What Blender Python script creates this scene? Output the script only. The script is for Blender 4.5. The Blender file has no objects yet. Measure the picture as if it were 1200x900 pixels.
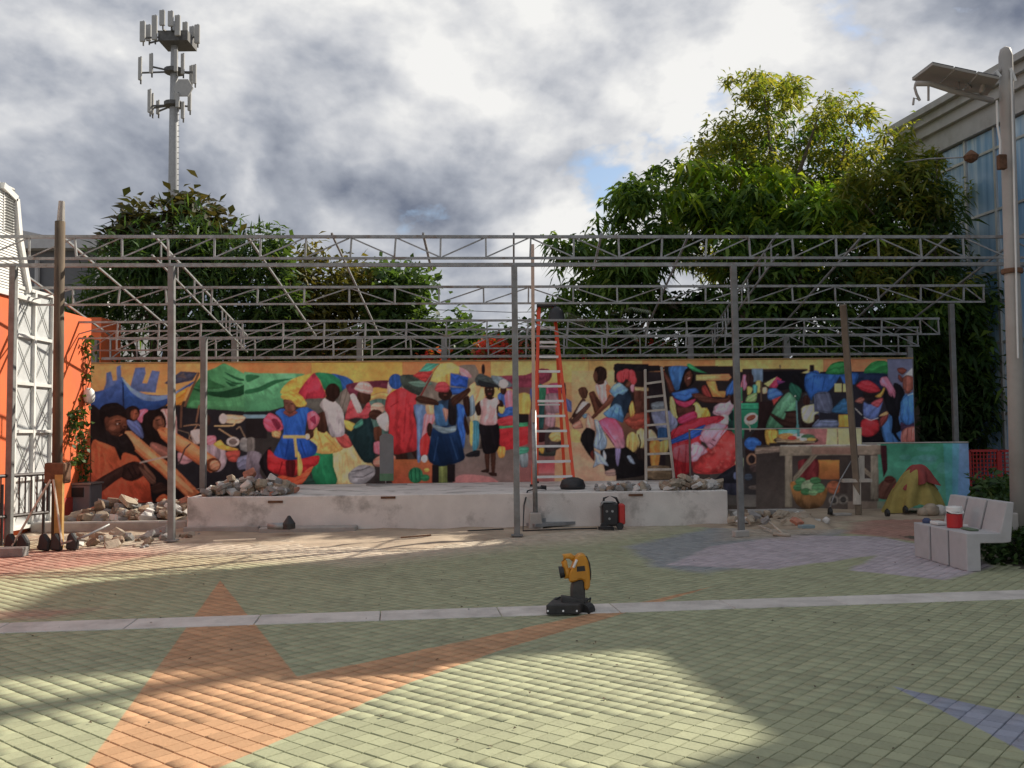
import bpy, bmesh, math, random
import numpy as np
from mathutils import Vector, Matrix, noise as mnoise
random.seed(7); rng = np.random.default_rng(7)
sc = bpy.context.scene
COL = sc.collection
R = math.radians

# ------------------------------------------------------------------ camera
F = 1120.0; CX, CY = 600.0, 450.0
CAM = Vector((0, 0, 1.6))
PITCH = math.atan(56/F); ROLL = -0.010
CM = Matrix.Rotation(math.pi/2+PITCH, 3, 'X') @ Matrix.Rotation(ROLL, 3, 'Z')
cam = bpy.data.cameras.new('camera'); camo = bpy.data.objects.new('camera', cam); COL.objects.link(camo)
cam.sensor_width = 36; cam.lens = 36*F/1200; cam.clip_end = 3000; cam.clip_start = .05
camo.matrix_world = Matrix.Translation(CAM) @ CM.to_4x4()
sc.camera = camo

# ------------------------------------------------------------------ sun and sky
SUN_AZ = R(36)      # from +X towards +Y
SUN_EL = R(36)
sund = Vector((math.cos(SUN_AZ)*math.cos(SUN_EL), math.sin(SUN_AZ)*math.cos(SUN_EL), math.sin(SUN_EL)))
sl = bpy.data.lights.new('sun', 'SUN'); sl.energy = 5.0; sl.angle = R(0.55); sl.color = (1, .91, .77)
slo = bpy.data.objects.new('sun', sl); COL.objects.link(slo)
slo.rotation_euler = (-sund).to_track_quat('-Z', 'Y').to_euler()
w = bpy.data.worlds.new('World'); sc.world = w; w.use_nodes = True
w.cycles.sampling_method = 'MANUAL'; w.cycles.sample_map_resolution = 256
nt = w.node_tree; nt.nodes.clear()
def N(nt, t, **k):
    n = nt.nodes.new(t)
    for a, b in k.items(): setattr(n, a, b)
    return n
def ramp(nt, stops, interp='LINEAR'):
    n = nt.nodes.new('ShaderNodeValToRGB'); e = n.color_ramp.elements; n.color_ramp.interpolation = interp
    while len(e) < len(stops): e.new(.5)
    for i, (p, c) in enumerate(stops):
        e[i].position = p; e[i].color = (*c, 1) if len(c) == 3 else c
    return n
L = nt.links.new
sky = N(nt, 'ShaderNodeTexSky', sky_type='NISHITA'); sky.sun_disc = False
sky.sun_elevation = SUN_EL; sky.sun_rotation = math.pi/2 - SUN_AZ
tc = N(nt, 'ShaderNodeTexCoord')
SKY_SEED = (8.1, 2.3, 5.5)
def wnoise(vec, scale, detail, rough, dist=0):
    n = N(nt, 'ShaderNodeTexNoise'); n.inputs['Scale'].default_value = scale; n.inputs['Detail'].default_value = detail; n.inputs['Roughness'].default_value = rough; n.inputs['Distortion'].default_value = dist
    L(vec, n.inputs['Vector']); return n
def wmath(op, a, b, c=None):
    m = N(nt, 'ShaderNodeMath', operation=op)
    for k, v in enumerate((a, b, c)):
        if v is None: continue
        if isinstance(v, (int, float)): m.inputs[k].default_value = v
        else: L(v, m.inputs[k])
    return m.outputs[0]
def cloudfield(off):                    # billowing cloud density along a direction
    mp = N(nt, 'ShaderNodeMapping'); mp.inputs['Scale'].default_value = (1, 1, 1.45); mp.inputs['Location'].default_value = [a+b for a, b in zip(SKY_SEED, off)]
    L(tc.outputs['Generated'], mp.inputs['Vector']); v = mp.outputs[0]
    wv = wnoise(v, 5, 6, .55); sv = N(nt, 'ShaderNodeVectorMath', operation='MULTIPLY_ADD'); L(wv.outputs['Color'], sv.inputs[0]); sv.inputs[1].default_value = (.16, .16, .12); L(v, sv.inputs[2])
    vo = N(nt, 'ShaderNodeTexVoronoi', feature='F1'); vo.inputs['Scale'].default_value = 4.6; vo.inputs['Detail'].default_value = 3; vo.inputs['Roughness'].default_value = .5; vo.inputs['Lacunarity'].default_value = 2.3
    vo.normalize = True; L(sv.outputs[0], vo.inputs['Vector'])
    big = wnoise(v, 2.3, 10, .55, .2)
    return wmath('MULTIPLY_ADD', vo.outputs['Distance'], -.62, big.outputs['Fac']), v
d0, v0 = cloudfield((0, 0, 0)); d1, _ = cloudfield((sund.x*.035, sund.y*.035, .05))
cov = ramp(nt, [(.085, (0, 0, 0)), (.13, (1, 1, 1))]); L(d0, cov.inputs[0])
lo_ = wnoise(v0, 1.9, 8, .5, .3)
lit = wmath('MULTIPLY_ADD', wmath('SUBTRACT', d0, d1), 1.9, lo_.outputs['Fac'])
thick = wmath('MULTIPLY_ADD', wmath('SUBTRACT', d0, .25), -.5, lit)
shd = ramp(nt, [(.20, (1.3, 1.5, 2.0)), (.42, (3.1, 3.3, 3.75)), (.56, (4.8, 4.9, 5.15)), (.74, (7.0, 6.95, 6.8))]); L(thick, shd.inputs[0])
mx = N(nt, 'ShaderNodeMix', data_type='RGBA')
L(cov.outputs[0], mx.inputs['Factor']); L(sky.outputs[0], mx.inputs['A']); L(shd.outputs[0], mx.inputs['B'])
bg = N(nt, 'ShaderNodeBackground'); bg.inputs['Strength'].default_value = .1
L(mx.outputs['Result'], bg.inputs[0]); wo = N(nt, 'ShaderNodeOutputWorld'); L(bg.outputs[0], wo.inputs[0])
sc.view_settings.view_transform = 'Standard'; sc.view_settings.look = 'None'
sc.view_settings.gamma = 1; sc.view_settings.exposure = 0.38

# ------------------------------------------------------------------ photo-plane geometry
def ray(px, py):
    return (CM @ Vector((px-CX, -(py-CY), -F))).normalized()
def P(px, py, D):                       # point of the ray at depth Y = D
    d = ray(px, py); return CAM + d*(D/d.y)
def hit(px, py, p0, n):
    d = ray(px, py); return CAM + d*((Vector(p0)-CAM).dot(n)/d.dot(n))
def G(px, py, z=0.0): return hit(px, py, (0, 0, z), Vector((0, 0, 1)))
def proj(p):
    c = CM.transposed() @ (Vector(p)-CAM); return CX + F*c.x/-c.z, CY - F*c.y/-c.z
SL = 0.05                                # the site stands slightly turned: depth = D + SL*X
SU = Vector((1, SL, 0)).normalized(); SN = Vector((-SL, 1, 0)).normalized()
def S(px, py, D): return hit(px, py, (0, D, 0), SN)          # on a site-parallel vertical plane through (0,D)
def site(x, D, z): return Vector((x, D+SL*x, z))

# ------------------------------------------------------------------ materials
def lin(c): return tuple(((v/255)/12.92 if v/255 <= .04045 else ((v/255+.055)/1.055)**2.4) for v in c)
MATS = {}
def mat(name, col, rough=.7, metal=0, var=.25, scale=6, bump=.15, bscale=None, dirt=None, dirt_amt=.5, dirt_scale=2.2, dirt_lo=.48, dirt_hi=.68, spec=.5, stretch=None, streak=0):
    if name in MATS: return MATS[name]
    m = bpy.data.materials.new(name); m.use_nodes = True; t = m.node_tree; l = t.links.new
    b = t.nodes['Principled BSDF']; b.inputs['Roughness'].default_value = rough; b.inputs['Metallic'].default_value = metal
    b.inputs['Specular IOR Level'].default_value = spec
    g = N(t, 'ShaderNodeNewGeometry'); v = g.outputs['Position']
    if stretch:
        mm = N(t, 'ShaderNodeMapping'); mm.inputs['Scale'].default_value = stretch; l(v, mm.inputs[0]); v = mm.outputs[0]
    n = N(t, 'ShaderNodeTexNoise'); n.inputs['Scale'].default_value = scale; n.inputs['Detail'].default_value = 6; n.inputs['Roughness'].default_value = .6
    l(v, n.inputs['Vector'])
    r = ramp(t, [(.3, tuple(c*(1-var) for c in col)), (.7, tuple(min(c*(1+var), 1) for c in col))]); l(n.outputs['Fac'], r.inputs[0])
    out = r.outputs[0]
    oi = N(t, 'ShaderNodeObjectInfo'); mr = N(t, 'ShaderNodeMapRange'); mr.inputs['To Min'].default_value = 1-var*.5; mr.inputs['To Max'].default_value = 1+var*.4
    l(oi.outputs['Random'], mr.inputs[0])
    mu = N(t, 'ShaderNodeMix', data_type='RGBA', blend_type='MULTIPLY'); mu.inputs['Factor'].default_value = 1
    l(out, mu.inputs['A']); l(mr.outputs[0], mu.inputs['B']); out = mu.outputs['Result']
    if dirt:
        n3 = N(t, 'ShaderNodeTexNoise'); n3.inputs['Scale'].default_value = dirt_scale; n3.inputs['Detail'].default_value = 8; n3.inputs['Roughness'].default_value = .65
        l(v, n3.inputs['Vector']); r3 = ramp(t, [(dirt_lo, (0, 0, 0)), (dirt_hi, (dirt_amt,)*3)]); l(n3.outputs['Fac'], r3.inputs[0])
        m3 = N(t, 'ShaderNodeMix', data_type='RGBA'); l(r3.outputs[0], m3.inputs['Factor']); l(out, m3.inputs['A']); m3.inputs['B'].default_value = (*dirt, 1); out = m3.outputs['Result']
    l(out, b.inputs['Base Color'])
    if bump:
        nb = N(t, 'ShaderNodeTexNoise'); nb.inputs['Scale'].default_value = bscale or scale*6; nb.inputs['Detail'].default_value = 5; l(v, nb.inputs['Vector'])
        bp = N(t, 'ShaderNodeBump'); bp.inputs['Strength'].default_value = bump; bp.inputs['Distance'].default_value = .02; l(nb.outputs['Fac'], bp.inputs['Height']); l(bp.outputs[0], b.inputs['Normal'])
    MATS[name] = m; return m
def leafmat(name, cols, trans=.45):
    m = bpy.data.materials.new(name); m.use_nodes = True; t = m.node_tree; l = t.links.new; t.nodes.clear()
    g = N(t, 'ShaderNodeNewGeometry'); k = len(cols)
    r = ramp(t, [(i/(k-1), tuple(v*1.45 for v in c)) for i, c in enumerate(cols)]); l(g.outputs['Random Per Island'], r.inputs[0])
    n = N(t, 'ShaderNodeTexNoise'); n.inputs['Scale'].default_value = .8; l(g.outputs['Position'], n.inputs['Vector'])
    mr = N(t, 'ShaderNodeMapRange'); mr.inputs['From Min'].default_value = .3; mr.inputs['From Max'].default_value = .7; mr.inputs['To Min'].default_value = .7; mr.inputs['To Max'].default_value = 1.25; l(n.outputs['Fac'], mr.inputs[0])
    mu = N(t, 'ShaderNodeMix', data_type='RGBA', blend_type='MULTIPLY'); mu.inputs['Factor'].default_value = 1; l(r.outputs[0], mu.inputs['A']); l(mr.outputs[0], mu.inputs['B'])
    d = N(t, 'ShaderNodeBsdfPrincipled'); d.inputs['Roughness'].default_value = .5; d.inputs['Specular IOR Level'].default_value = .22; l(mu.outputs['Result'], d.inputs['Base Color'])
    tr = N(t, 'ShaderNodeBsdfTranslucent')
    ty = N(t, 'ShaderNodeMix', data_type='RGBA', blend_type='MULTIPLY'); ty.inputs['Factor'].default_value = 1; l(mu.outputs['Result'], ty.inputs['A']); ty.inputs['B'].default_value = (1.6, 1.5, .6, 1); l(ty.outputs['Result'], tr.inputs[0])
    ms = N(t, 'ShaderNodeMixShader'); ms.inputs[0].default_value = trans; l(d.outputs[0], ms.inputs[1]); l(tr.outputs[0], ms.inputs[2])
    o = N(t, 'ShaderNodeOutputMaterial'); l(ms.outputs[0], o.inputs[0]); MATS[name] = m; return m

# ------------------------------------------------------------------ object helpers
def thing(name, label, cat, loc=(0, 0, 0), group=None):
    o = bpy.data.objects.new(name, None); COL.objects.link(o); o.location = loc; o.empty_display_size = .2
    o['label'] = label; o['category'] = cat
    if group: o['group'] = group
    o.matrix_world = Matrix.Translation(Vector(loc))
    return o
def tag(o, label, cat, group=None):
    o['label'] = label; o['category'] = cat
    if group: o['group'] = group
    return o
def attach(o, parent):
    if parent is not None:
        o.parent = parent; o.matrix_parent_inverse = WORLD(parent).inverted()
def WORLD(o):
    if o.type == 'EMPTY': return Matrix.Translation(o.location)
    return Matrix.Identity(4)
class MB:
    def __init__(s): s.v = []; s.f = []
    def add(s, vs, fs):
        k = len(s.v); s.v += [tuple(v) for v in vs]; s.f += [tuple(i+k for i in f) for f in fs]; return s
    def frame(s, o, ux, uy, uz):         # box: corner-centred frame with half vectors
        o, ux, uy, uz = map(Vector, (o, ux, uy, uz))
        vs = [o+ux*a+uy*b+uz*c for c in (-1, 1) for b in (-1, 1) for a in (-1, 1)]
        return s.add(vs, [(0, 2, 3, 1), (4, 5, 7, 6), (0, 1, 5, 4), (2, 6, 7, 3), (0, 4, 6, 2), (1, 3, 7, 5)])
    def box(s, x0, x1, y0, y1, z0, z1):
        return s.frame(((x0+x1)/2, (y0+y1)/2, (z0+z1)/2), ((x1-x0)/2, 0, 0), (0, (y1-y0)/2, 0), (0, 0, (z1-z0)/2))
    def bar(s, a, b, wd, ht=None, up=(0, 0, 1)):
        a, b = Vector(a), Vector(b); ht = ht or wd; d = (b-a); ln = d.length; d = d/ln; up = Vector(up)
        if abs(d.dot(up)) > .98: up = Vector((0, 1, 0))
        x = d.cross(up).normalized(); y = x.cross(d)
        return s.frame((a+b)/2, x*wd/2, y*ht/2, d*ln/2)
    def tube(s, pts, r, n=8, caps=True):
        pts = [Vector(p) for p in pts]; rs = r if isinstance(r, (list, tuple)) else [r]*len(pts); k = len(s.v); m = len(pts)
        ref = None
        for i, p in enumerate(pts):
            d = (pts[min(i+1, m-1)]-pts[max(i-1, 0)]).normalized()
            if ref is None: ref = Vector((0, 0, 1)) if abs(d.z) < .9 else Vector((1, 0, 0))
            x = d.cross(ref).normalized(); y = d.cross(x).normalized(); ref = x.cross(d) if False else ref
            for j in range(n):
                a = 2*math.pi*j/n; s.v.append(tuple(p+(x*math.cos(a)+y*math.sin(a))*rs[i]))
        for i in range(m-1):
            for j in range(n):
                s.f.append((k+i*n+j, k+i*n+(j+1) % n, k+(i+1)*n+(j+1) % n, k+(i+1)*n+j))
        if caps: s.f.append(tuple(k+j for j in range(n))[::-1]); s.f.append(tuple(k+(m-1)*n+j for j in range(n)))
        return s
    def prism(s, pts, ext):              # planar outline extruded by a vector
        pts = [Vector(p) for p in pts]; ext = Vector(ext); n = len(pts)
        return s.add(pts+[p+ext for p in pts], [tuple(range(n)), tuple(range(2*n-1, n-1, -1))]+[(i, i+n, (i+1) % n+n, (i+1) % n) for i in range(n)])
    def lathe(s, c, prof, n=20):         # prof: (radius, z)
        c = Vector(c); k = len(s.v); m = len(prof)
        for r_, z in prof:
            for j in range(n):
                a = 2*math.pi*j/n; s.v.append((c.x+r_*math.cos(a), c.y+r_*math.sin(a), c.z+z))
        for i in range(m-1):
            for j in range(n): s.f.append((k+i*n+j, k+i*n+(j+1) % n, k+(i+1)*n+(j+1) % n, k+(i+1)*n+j))
        s.f.append(tuple(k+j for j in range(n))[::-1]); s.f.append(tuple(k+(m-1)*n+j for j in range(n)))
        return s
    def build(s, name, m, parent=None, smooth=False, bevel=0, fix=True):
        me = bpy.data.meshes.new(name); me.from_pydata(s.v, [], s.f)
        if fix or bevel:
            bm = bmesh.new(); bm.from_mesh(me)
            if bevel: bmesh.ops.bevel(bm, geom=bm.edges[:], offset=bevel, segments=1, affect='EDGES', clamp_overlap=True)
            bmesh.ops.recalc_face_normals(bm, faces=bm.faces); bm.to_mesh(me); bm.free()
        if smooth: me.polygons.foreach_set('use_smooth', [True]*len(me.polygons))
        if m: me.materials.append(m)
        o = bpy.data.objects.new(name, me); COL.objects.link(o); attach(o, parent); return o
def struct(o): o['kind'] = 'structure'; return o
def npmesh(name, v, f, m, parent=None):      # numpy arrays, tris or quads
    me = bpy.data.meshes.new(name); k = f.shape[1]
    me.vertices.add(len(v)); me.vertices.foreach_set('co', v.astype(np.float32).ravel())
    me.loops.add(f.size); me.loops.foreach_set('vertex_index', f.astype(np.int32).ravel())
    me.polygons.add(len(f)); me.polygons.foreach_set('loop_start', np.arange(0, f.size, k, dtype=np.int32))
    me.polygons.foreach_set('loop_total', np.full(len(f), k, dtype=np.int32)) if False else None
    me.update(calc_edges=True); me.materials.append(m)
    o = bpy.data.objects.new(name, me); COL.objects.link(o); attach(o, parent); return o
# ================================================================== ground, plaza, paving
M_concrete = mat('concrete', (.40, .38, .35), .85, var=.14, scale=3, bump=.25, bscale=60, dirt=(.12, .11, .10), dirt_amt=.45, dirt_scale=1.6)
M_strip = mat('concrete_strip', (.60, .565, .52), .85, var=.12, scale=4, bump=.2, bscale=70, dirt=(.26, .24, .21), dirt_amt=.5, dirt_scale=2.5)
M_earth = mat('earth', (.10, .085, .06), .95, var=.3, scale=.8)
M_dirt = mat('sandy_dirt', (.40, .32, .235), .95, var=.22, scale=1.6, bump=.5, bscale=14, dirt=(.21, .16, .12), dirt_amt=.7, dirt_scale=1.1)
struct(MB().add([(-900, -300, -.06), (900, -300, -.06), (900, 1500, -.06), (-900, 1500, -.06)], [(0, 1, 2, 3)]).build('ground', M_earth))

def paving_material():
    m = bpy.data.materials.new('painted_pavers'); m.use_nodes = True; t = m.node_tree; l = t.links.new
    b = t.nodes['Principled BSDF']; b.inputs['Roughness'].default_value = .8; b.inputs['Specular IOR Level'].default_value = .25
    g = N(t, 'ShaderNodeNewGeometry')
    wn = N(t, 'ShaderNodeTexNoise'); wn.inputs['Scale'].default_value = 1.3; wn.inputs['Detail'].default_value = 4; l(g.outputs['Position'], wn.inputs['Vector'])
    ws = N(t, 'ShaderNodeVectorMath', operation='SUBTRACT'); l(wn.outputs['Color'], ws.inputs[0]); ws.inputs[1].default_value = (.5, .5, .5)
    def warped(amt):
        a = N(t, 'ShaderNodeVectorMath', operation='SCALE'); l(ws.outputs[0], a.inputs[0]); a.inputs['Scale'].default_value = amt
        c = N(t, 'ShaderNodeVectorMath', operation='ADD'); l(g.outputs['Position'], c.inputs[0]); l(a.outputs[0], c.inputs[1]); return c.outputs[0]
    cache = {}
    def mask(pts, warp=0, soft=.004):          # convex outline in photo pixels, laid on the ground
        if warp not in cache: cache[warp] = warped(warp) if warp else g.outputs['Position']
        q = [G(*p) if len(p) == 2 else Vector(p) for p in pts]; c = sum(q, Vector())/len(q); cur = None
        for i in range(len(q)):
            a, e = q[i], q[(i+1) % len(q)]; d = (e-a); n = Vector((-d.y, d.x, 0)).normalized()
            if (c-a).dot(n) < 0: n = -n
            dp = N(t, 'ShaderNodeVectorMath', operation='DOT_PRODUCT'); l(cache[warp], dp.inputs[0]); dp.inputs[1].default_value = n
            s_ = N(t, 'ShaderNodeMath', operation='SUBTRACT'); l(dp.outputs['Value'], s_.inputs[0]); s_.inputs[1].default_value = a.dot(n)
            if cur is None: cur = s_.outputs[0]
            else:
                mn = N(t, 'ShaderNodeMath', operation='MINIMUM'); l(cur, mn.inputs[0]); l(s_.outputs[0], mn.inputs[1]); cur = mn.outputs[0]
        r = N(t, 'ShaderNodeMapRange'); l(cur, r.inputs[0]); r.inputs['From Min'].default_value = -soft; r.inputs['From Max'].default_value = soft
        return r.outputs[0]
    col = None
    GREEN = (.345, .36, .23)
    def over(c, f, amt=1):
        nonlocal col
        mm = N(t, 'ShaderNodeMix', data_type='RGBA')
        if amt != 1:
            k = N(t, 'ShaderNodeMath', operation='MULTIPLY'); l(f, k.inputs[0]); k.inputs[1].default_value = amt; f = k.outputs[0]
        l(f, mm.inputs['Factor']); mm.inputs['B'].default_value = (*c, 1)
        if isinstance(col, tuple): mm.inputs['A'].default_value = (*col, 1)
        else: l(col, mm.inputs['A'])
        col = mm.outputs['Result']
    col = GREEN
    ORANGE = (.50, .295, .165); LAV = (.45, .40, .43); BLUEG = (.27, .29, .31); RED = (.40, .21, .17); BLUE = (.29, .31, .38)
    # left red band, far pale green, grey-blue and lavender fields, red field by the wall
    over((.40, .33, .22), mask([(-200, 690), (-200, 640), (420, 628), (470, 650), (200, 668)], .5, .35), .8)
    over(RED, mask([(-120, 690), (-120, 655), (110, 640), (330, 628), (120, 660)], .5, .2), .85)
    over(RED, mask([(-200, 720), (0, 716), (118, 713), (60, 724), (-200, 735)], .4, .12), .6)
    over(BLUEG, mask([(735, 640), (860, 612), (1000, 622), (830, 672), (770, 665)], .5, .12), .9)
    over(RED, mask([(985, 634), (1000, 612), (1200, 590), (1200, 650), (1085, 636)], .4, .12), .9)
    over(LAV, mask([(770, 668), (835, 640), (935, 627), (1030, 629), (1112, 645), (1000, 671), (900, 667), (830, 676)], .25, .04), 1)
    over(LAV, mask([(995, 668), (1050, 640), (1125, 646), (1165, 664), (1110, 680)], .25, .04), 1)
    # orange star
    over(ORANGE, mask([(258, 680), (348, 793), (255, 900), (-10, 1190), (-108, 1190)], .02, .006))
    lowc = [(836, 688), (720, 722), (600, 757), (480, 800), (255, 900), (-10, 1190)]; topc = [(836, 687), (725, 711.9), (610, 736.7), (490, 762.5), (300, 803.5), (100, 900)]
    for i in range(5): over(ORANGE, mask([topc[i], topc[i+1], lowc[i+1]]+([lowc[i]] if i else []), .02, .006))
    over(BLUE, mask([(1046, 804), (1300, 859), (1300, 930)], .02, .006))
    # dusty, sandy drift in front of the stage
    over((.52, .44, .35), mask([(-100, 625), (860, 605), (700, 632), (560, 646), (420, 660), (330, 655)], .7, .55), .9)
    over((.46, .38, .29), mask([(850, 632), (860, 600), (1000, 600), (1010, 618), (930, 630)], .5, .3), .8)
    # pale scuffs
    sn = N(t, 'ShaderNodeTexNoise'); sn.inputs['Scale'].default_value = 3.2; sn.inputs['Detail'].default_value = 7; sn.inputs['Roughness'].default_value = .75; sn.inputs['Distortion'].default_value = 1.2; l(g.outputs['Position'], sn.inputs['Vector'])
    sr = ramp(t, [(.66, (0, 0, 0)), (.72, (1, 1, 1))]); l(sn.outputs['Fac'], sr.inputs[0]); over((.60, .58, .52), sr.outputs[0], .75)
    dn = N(t, 'ShaderNodeTexNoise'); dn.inputs['Scale'].default_value = .9; dn.inputs['Detail'].default_value = 8; dn.inputs['Roughness'].default_value = .7; l(g.outputs['Position'], dn.inputs['Vector'])
    dr = ramp(t, [(.5, (0, 0, 0)), (.72, (1, 1, 1))]); l(dn.outputs['Fac'], dr.inputs[0]); over((.19, .185, .135), dr.outputs[0], .35)
    # each paver a little different
    oi = N(t, 'ShaderNodeObjectInfo'); ad = N(t, 'ShaderNodeMath', operation='ADD'); l(oi.outputs['Random'], ad.inputs[0]); l(g.outputs['Random Per Island'], ad.inputs[1])
    fr = N(t, 'ShaderNodeMath', operation='FRACT'); l(ad.outputs[0], fr.inputs[0])
    fn = N(t, 'ShaderNodeTexNoise'); fn.inputs['Scale'].default_value = 45; fn.inputs['Detail'].default_value = 4; l(g.outputs['Position'], fn.inputs['Vector'])
    a2 = N(t, 'ShaderNodeMath', operation='ADD'); l(fr.outputs[0], a2.inputs[0]); l(fn.outputs['Fac'], a2.inputs[1])
    mr = N(t, 'ShaderNodeMapRange'); mr.inputs['From Max'].default_value = 2; mr.inputs['To Min'].default_value = .74; mr.inputs['To Max'].default_value = 1.24; l(a2.outputs[0], mr.inputs[0])
    mu = N(t, 'ShaderNodeMix', data_type='RGBA', blend_type='MULTIPLY'); mu.inputs['Factor'].default_value = 1; l(col, mu.inputs['A']); l(mr.outputs[0], mu.inputs['B'])
    l(mu.outputs['Result'], b.inputs['Base Color'])
    bp = N(t, 'ShaderNodeBump'); bp.inputs['Strength'].default_value = .25; bp.inputs['Distance'].default_value = .01; l(fn.outputs['Fac'], bp.inputs['Height']); l(bp.outputs[0], b.inputs['Normal'])
    return m
M_paver = paving_material()
M_joint = mat('paving_joints', (.165, .16, .115), .95, var=.35, scale=5)
plaza = struct(MB().add([(-30, -3, -.022), (30, -3, -.022), (30, 21, -.022), (-30, 21, -.022)], [(0, 1, 2, 3)]).build('plaza', M_joint))

# the concrete strip across the plaza: centre line from photo
K0, K1 = G(0, 736.5), G(1200, 697); kd = (K1-K0).normalized(); kn = Vector((-kd.y, kd.x, 0)); KW = .215
# pavers in a straight stacked grid, turned to the strip
PA = R(-40); pa = Vector((math.cos(PA), math.sin(PA), 0)); pb = Vector((-pa.y, pa.x, 0))
PW, PH, J = .108, .118, .0034
cells = []
for i in range(-190, 190):
    for j in range(-30, 250):
        x = pa.x*i*PW+pb.x*j*PH; y = pa.y*i*PW+pb.y*j*PH
        if y < 2.2 or y > 16.8: continue
        if abs(x) > .57*y+1.6: continue
        if x > 5.75 and 10.75 < y < 14.3: continue
        dk = (Vector((x, y, 0))-K0).dot(kn)
        if abs(dk) < KW-.09: continue
        cells.append((x, y))
cells = np.array(cells)
# outline of one paver: bevelled top + short skirt
hw, hh, bv = PW/2-J*.5, PH/2-J, .0032
def paver_template():
    o = []
    for (a, b_, z) in [(hw, hh, -.012), (hw-bv*.3, hh-bv*.3, -.004), (hw-bv, hh-bv, 0)]:
        for sx, sy in ((-1, -1), (1, -1), (1, 1), (-1, 1)): o.append((sx*a, sy*b_, z))
    return np.array(o)
T = paver_template(); Rm = np.array([[pa.x, pa.y, 0], [pb.x, pb.y, 0], [0, 0, 1]])
TF = np.array([(8, 9, 10, 11)]+[(k*4+i, k*4+(i+1) % 4, k*4+4+(i+1) % 4, k*4+4+i) for k in range(2) for i in range(4)])
vis = []
for k, (x, y) in enumerate(cells):
    px, py = proj((x, y, 0))
    if 8 < px < 1192 and py < 893: vis.append((y, k))
vis.sort(); near = set(k for _, k in vis[:300])
tm = bpy.data.meshes.new('paver'); tm.from_pydata([tuple(v) for v in T@Rm], [], [tuple(f) for f in TF]); tm.materials.append(M_paver)
for k in sorted(near):
    o = bpy.data.objects.new('paver', tm); COL.objects.link(o); o.location = (cells[k][0], cells[k][1], random.uniform(-.0025, .0015))
    o.rotation_euler = (random.gauss(0, .006), random.gauss(0, .006), random.gauss(0, .008)); o.parent = plaza
rest = cells[[k for k in range(len(cells)) if k not in near]]
n = len(rest); V = np.repeat((T@Rm)[None], n, 0)
ang = rng.normal(0, .008, n); tx = rng.normal(0, .006, n); ty = rng.normal(0, .006, n)
X, Y = V[:, :, 0].copy(), V[:, :, 1].copy()
V[:, :, 0] = X*np.cos(ang)[:, None]-Y*np.sin(ang)[:, None]; V[:, :, 1] = X*np.sin(ang)[:, None]+Y*np.cos(ang)[:, None]
V[:, :, 2] += X*tx[:, None]+Y*ty[:, None]+rng.uniform(-.0025, .0015, n)[:, None]
V[:, :, :2] += rest[:, None, :]
FF = (TF[None]+(np.arange(n)*len(T))[:, None, None]).reshape(-1, 4)
pf = npmesh('paver_field', V.reshape(-1, 3), FF, M_paver, plaza); pf['kind'] = 'stuff'
struct(MB().add([(5.7, 10.7, -.008), (9.5, 10.7, -.008), (9.5, 14.35, -.008), (5.7, 14.35, -.008)], [(0, 1, 2, 3)]).build('planting_bed', M_earth))
# strip slabs
strip = thing('concrete_strip', 'long pale concrete strip of slabs crossing the green paving', 'paving strip', K0)
del strip['label'], strip['category']; strip['kind'] = 'structure'
s0 = -4.2
while s0 < 15.5:
    ln = 1.05; a = K0+kd*(s0+.004); c = K0+kd*(s0+ln-.004)
    q = MB().frame((a+c)/2+Vector((0, 0, -.015+random.uniform(-.0015, .0015))), kd*((c-a).length/2), kn*KW, (random.gauss(0, .0003), 0, .022))
    q.build('slab', M_strip, strip, bevel=.005); s0 += ln
# sandy ground rising out of the paving in front of the stage
pts = [(0, 652), (120, 645), (215, 641), (330, 640), (400, 652), (480, 648), (560, 640), (640, 630), (700, 624), (770, 616), (860, 624), (930, 620), (1000, 614), (1140, 606)]
bx = [G(*p).x for p in pts]; by = [G(*p).y for p in pts]
gx = np.linspace(-12, 9.5, 300); gy = np.linspace(11, 21.5, 150); XX, YY = np.meshgrid(gx, gy)
db = YY-np.interp(XX, bx, by)
ZZ = np.empty_like(XX)
for i in range(XX.shape[0]):
    for j in range(XX.shape[1]):
        x, y = XX[i, j], YY[i, j]; d = db[i, j]
        z = -.03+min(max(d, -.5), 1.0)*.05+mnoise.fractal((x*1.1, y*1.1, 3), 1, 2, 5)*.03
        if x < -5.1 and y > 13.3: z += .16*min(max((y-15.9)/.8, 0), 1) - .07*math.exp(-((y-14.6)/.7)**2) + mnoise.fractal((x*2, y*2, 9), 1, 2, 4)*.04
        e = math.exp(-(((x-4.75)/.62)**2+((y-16.0)/.6)**2)); z += .16*e*(1+.7*mnoise.fractal((x*3, y*3, 1), 1, 2, 4))
        ZZ[i, j] = z
idx = np.arange(XX.size).reshape(XX.shape)
dirt = npmesh('dirt_ground', np.stack([XX, YY, ZZ], -1).reshape(-1, 3), np.stack([idx[:-1, :-1], idx[:-1, 1:], idx[1:, 1:], idx[1:, :-1]], -1).reshape(-1, 4), M_dirt)
struct(dirt)
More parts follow.
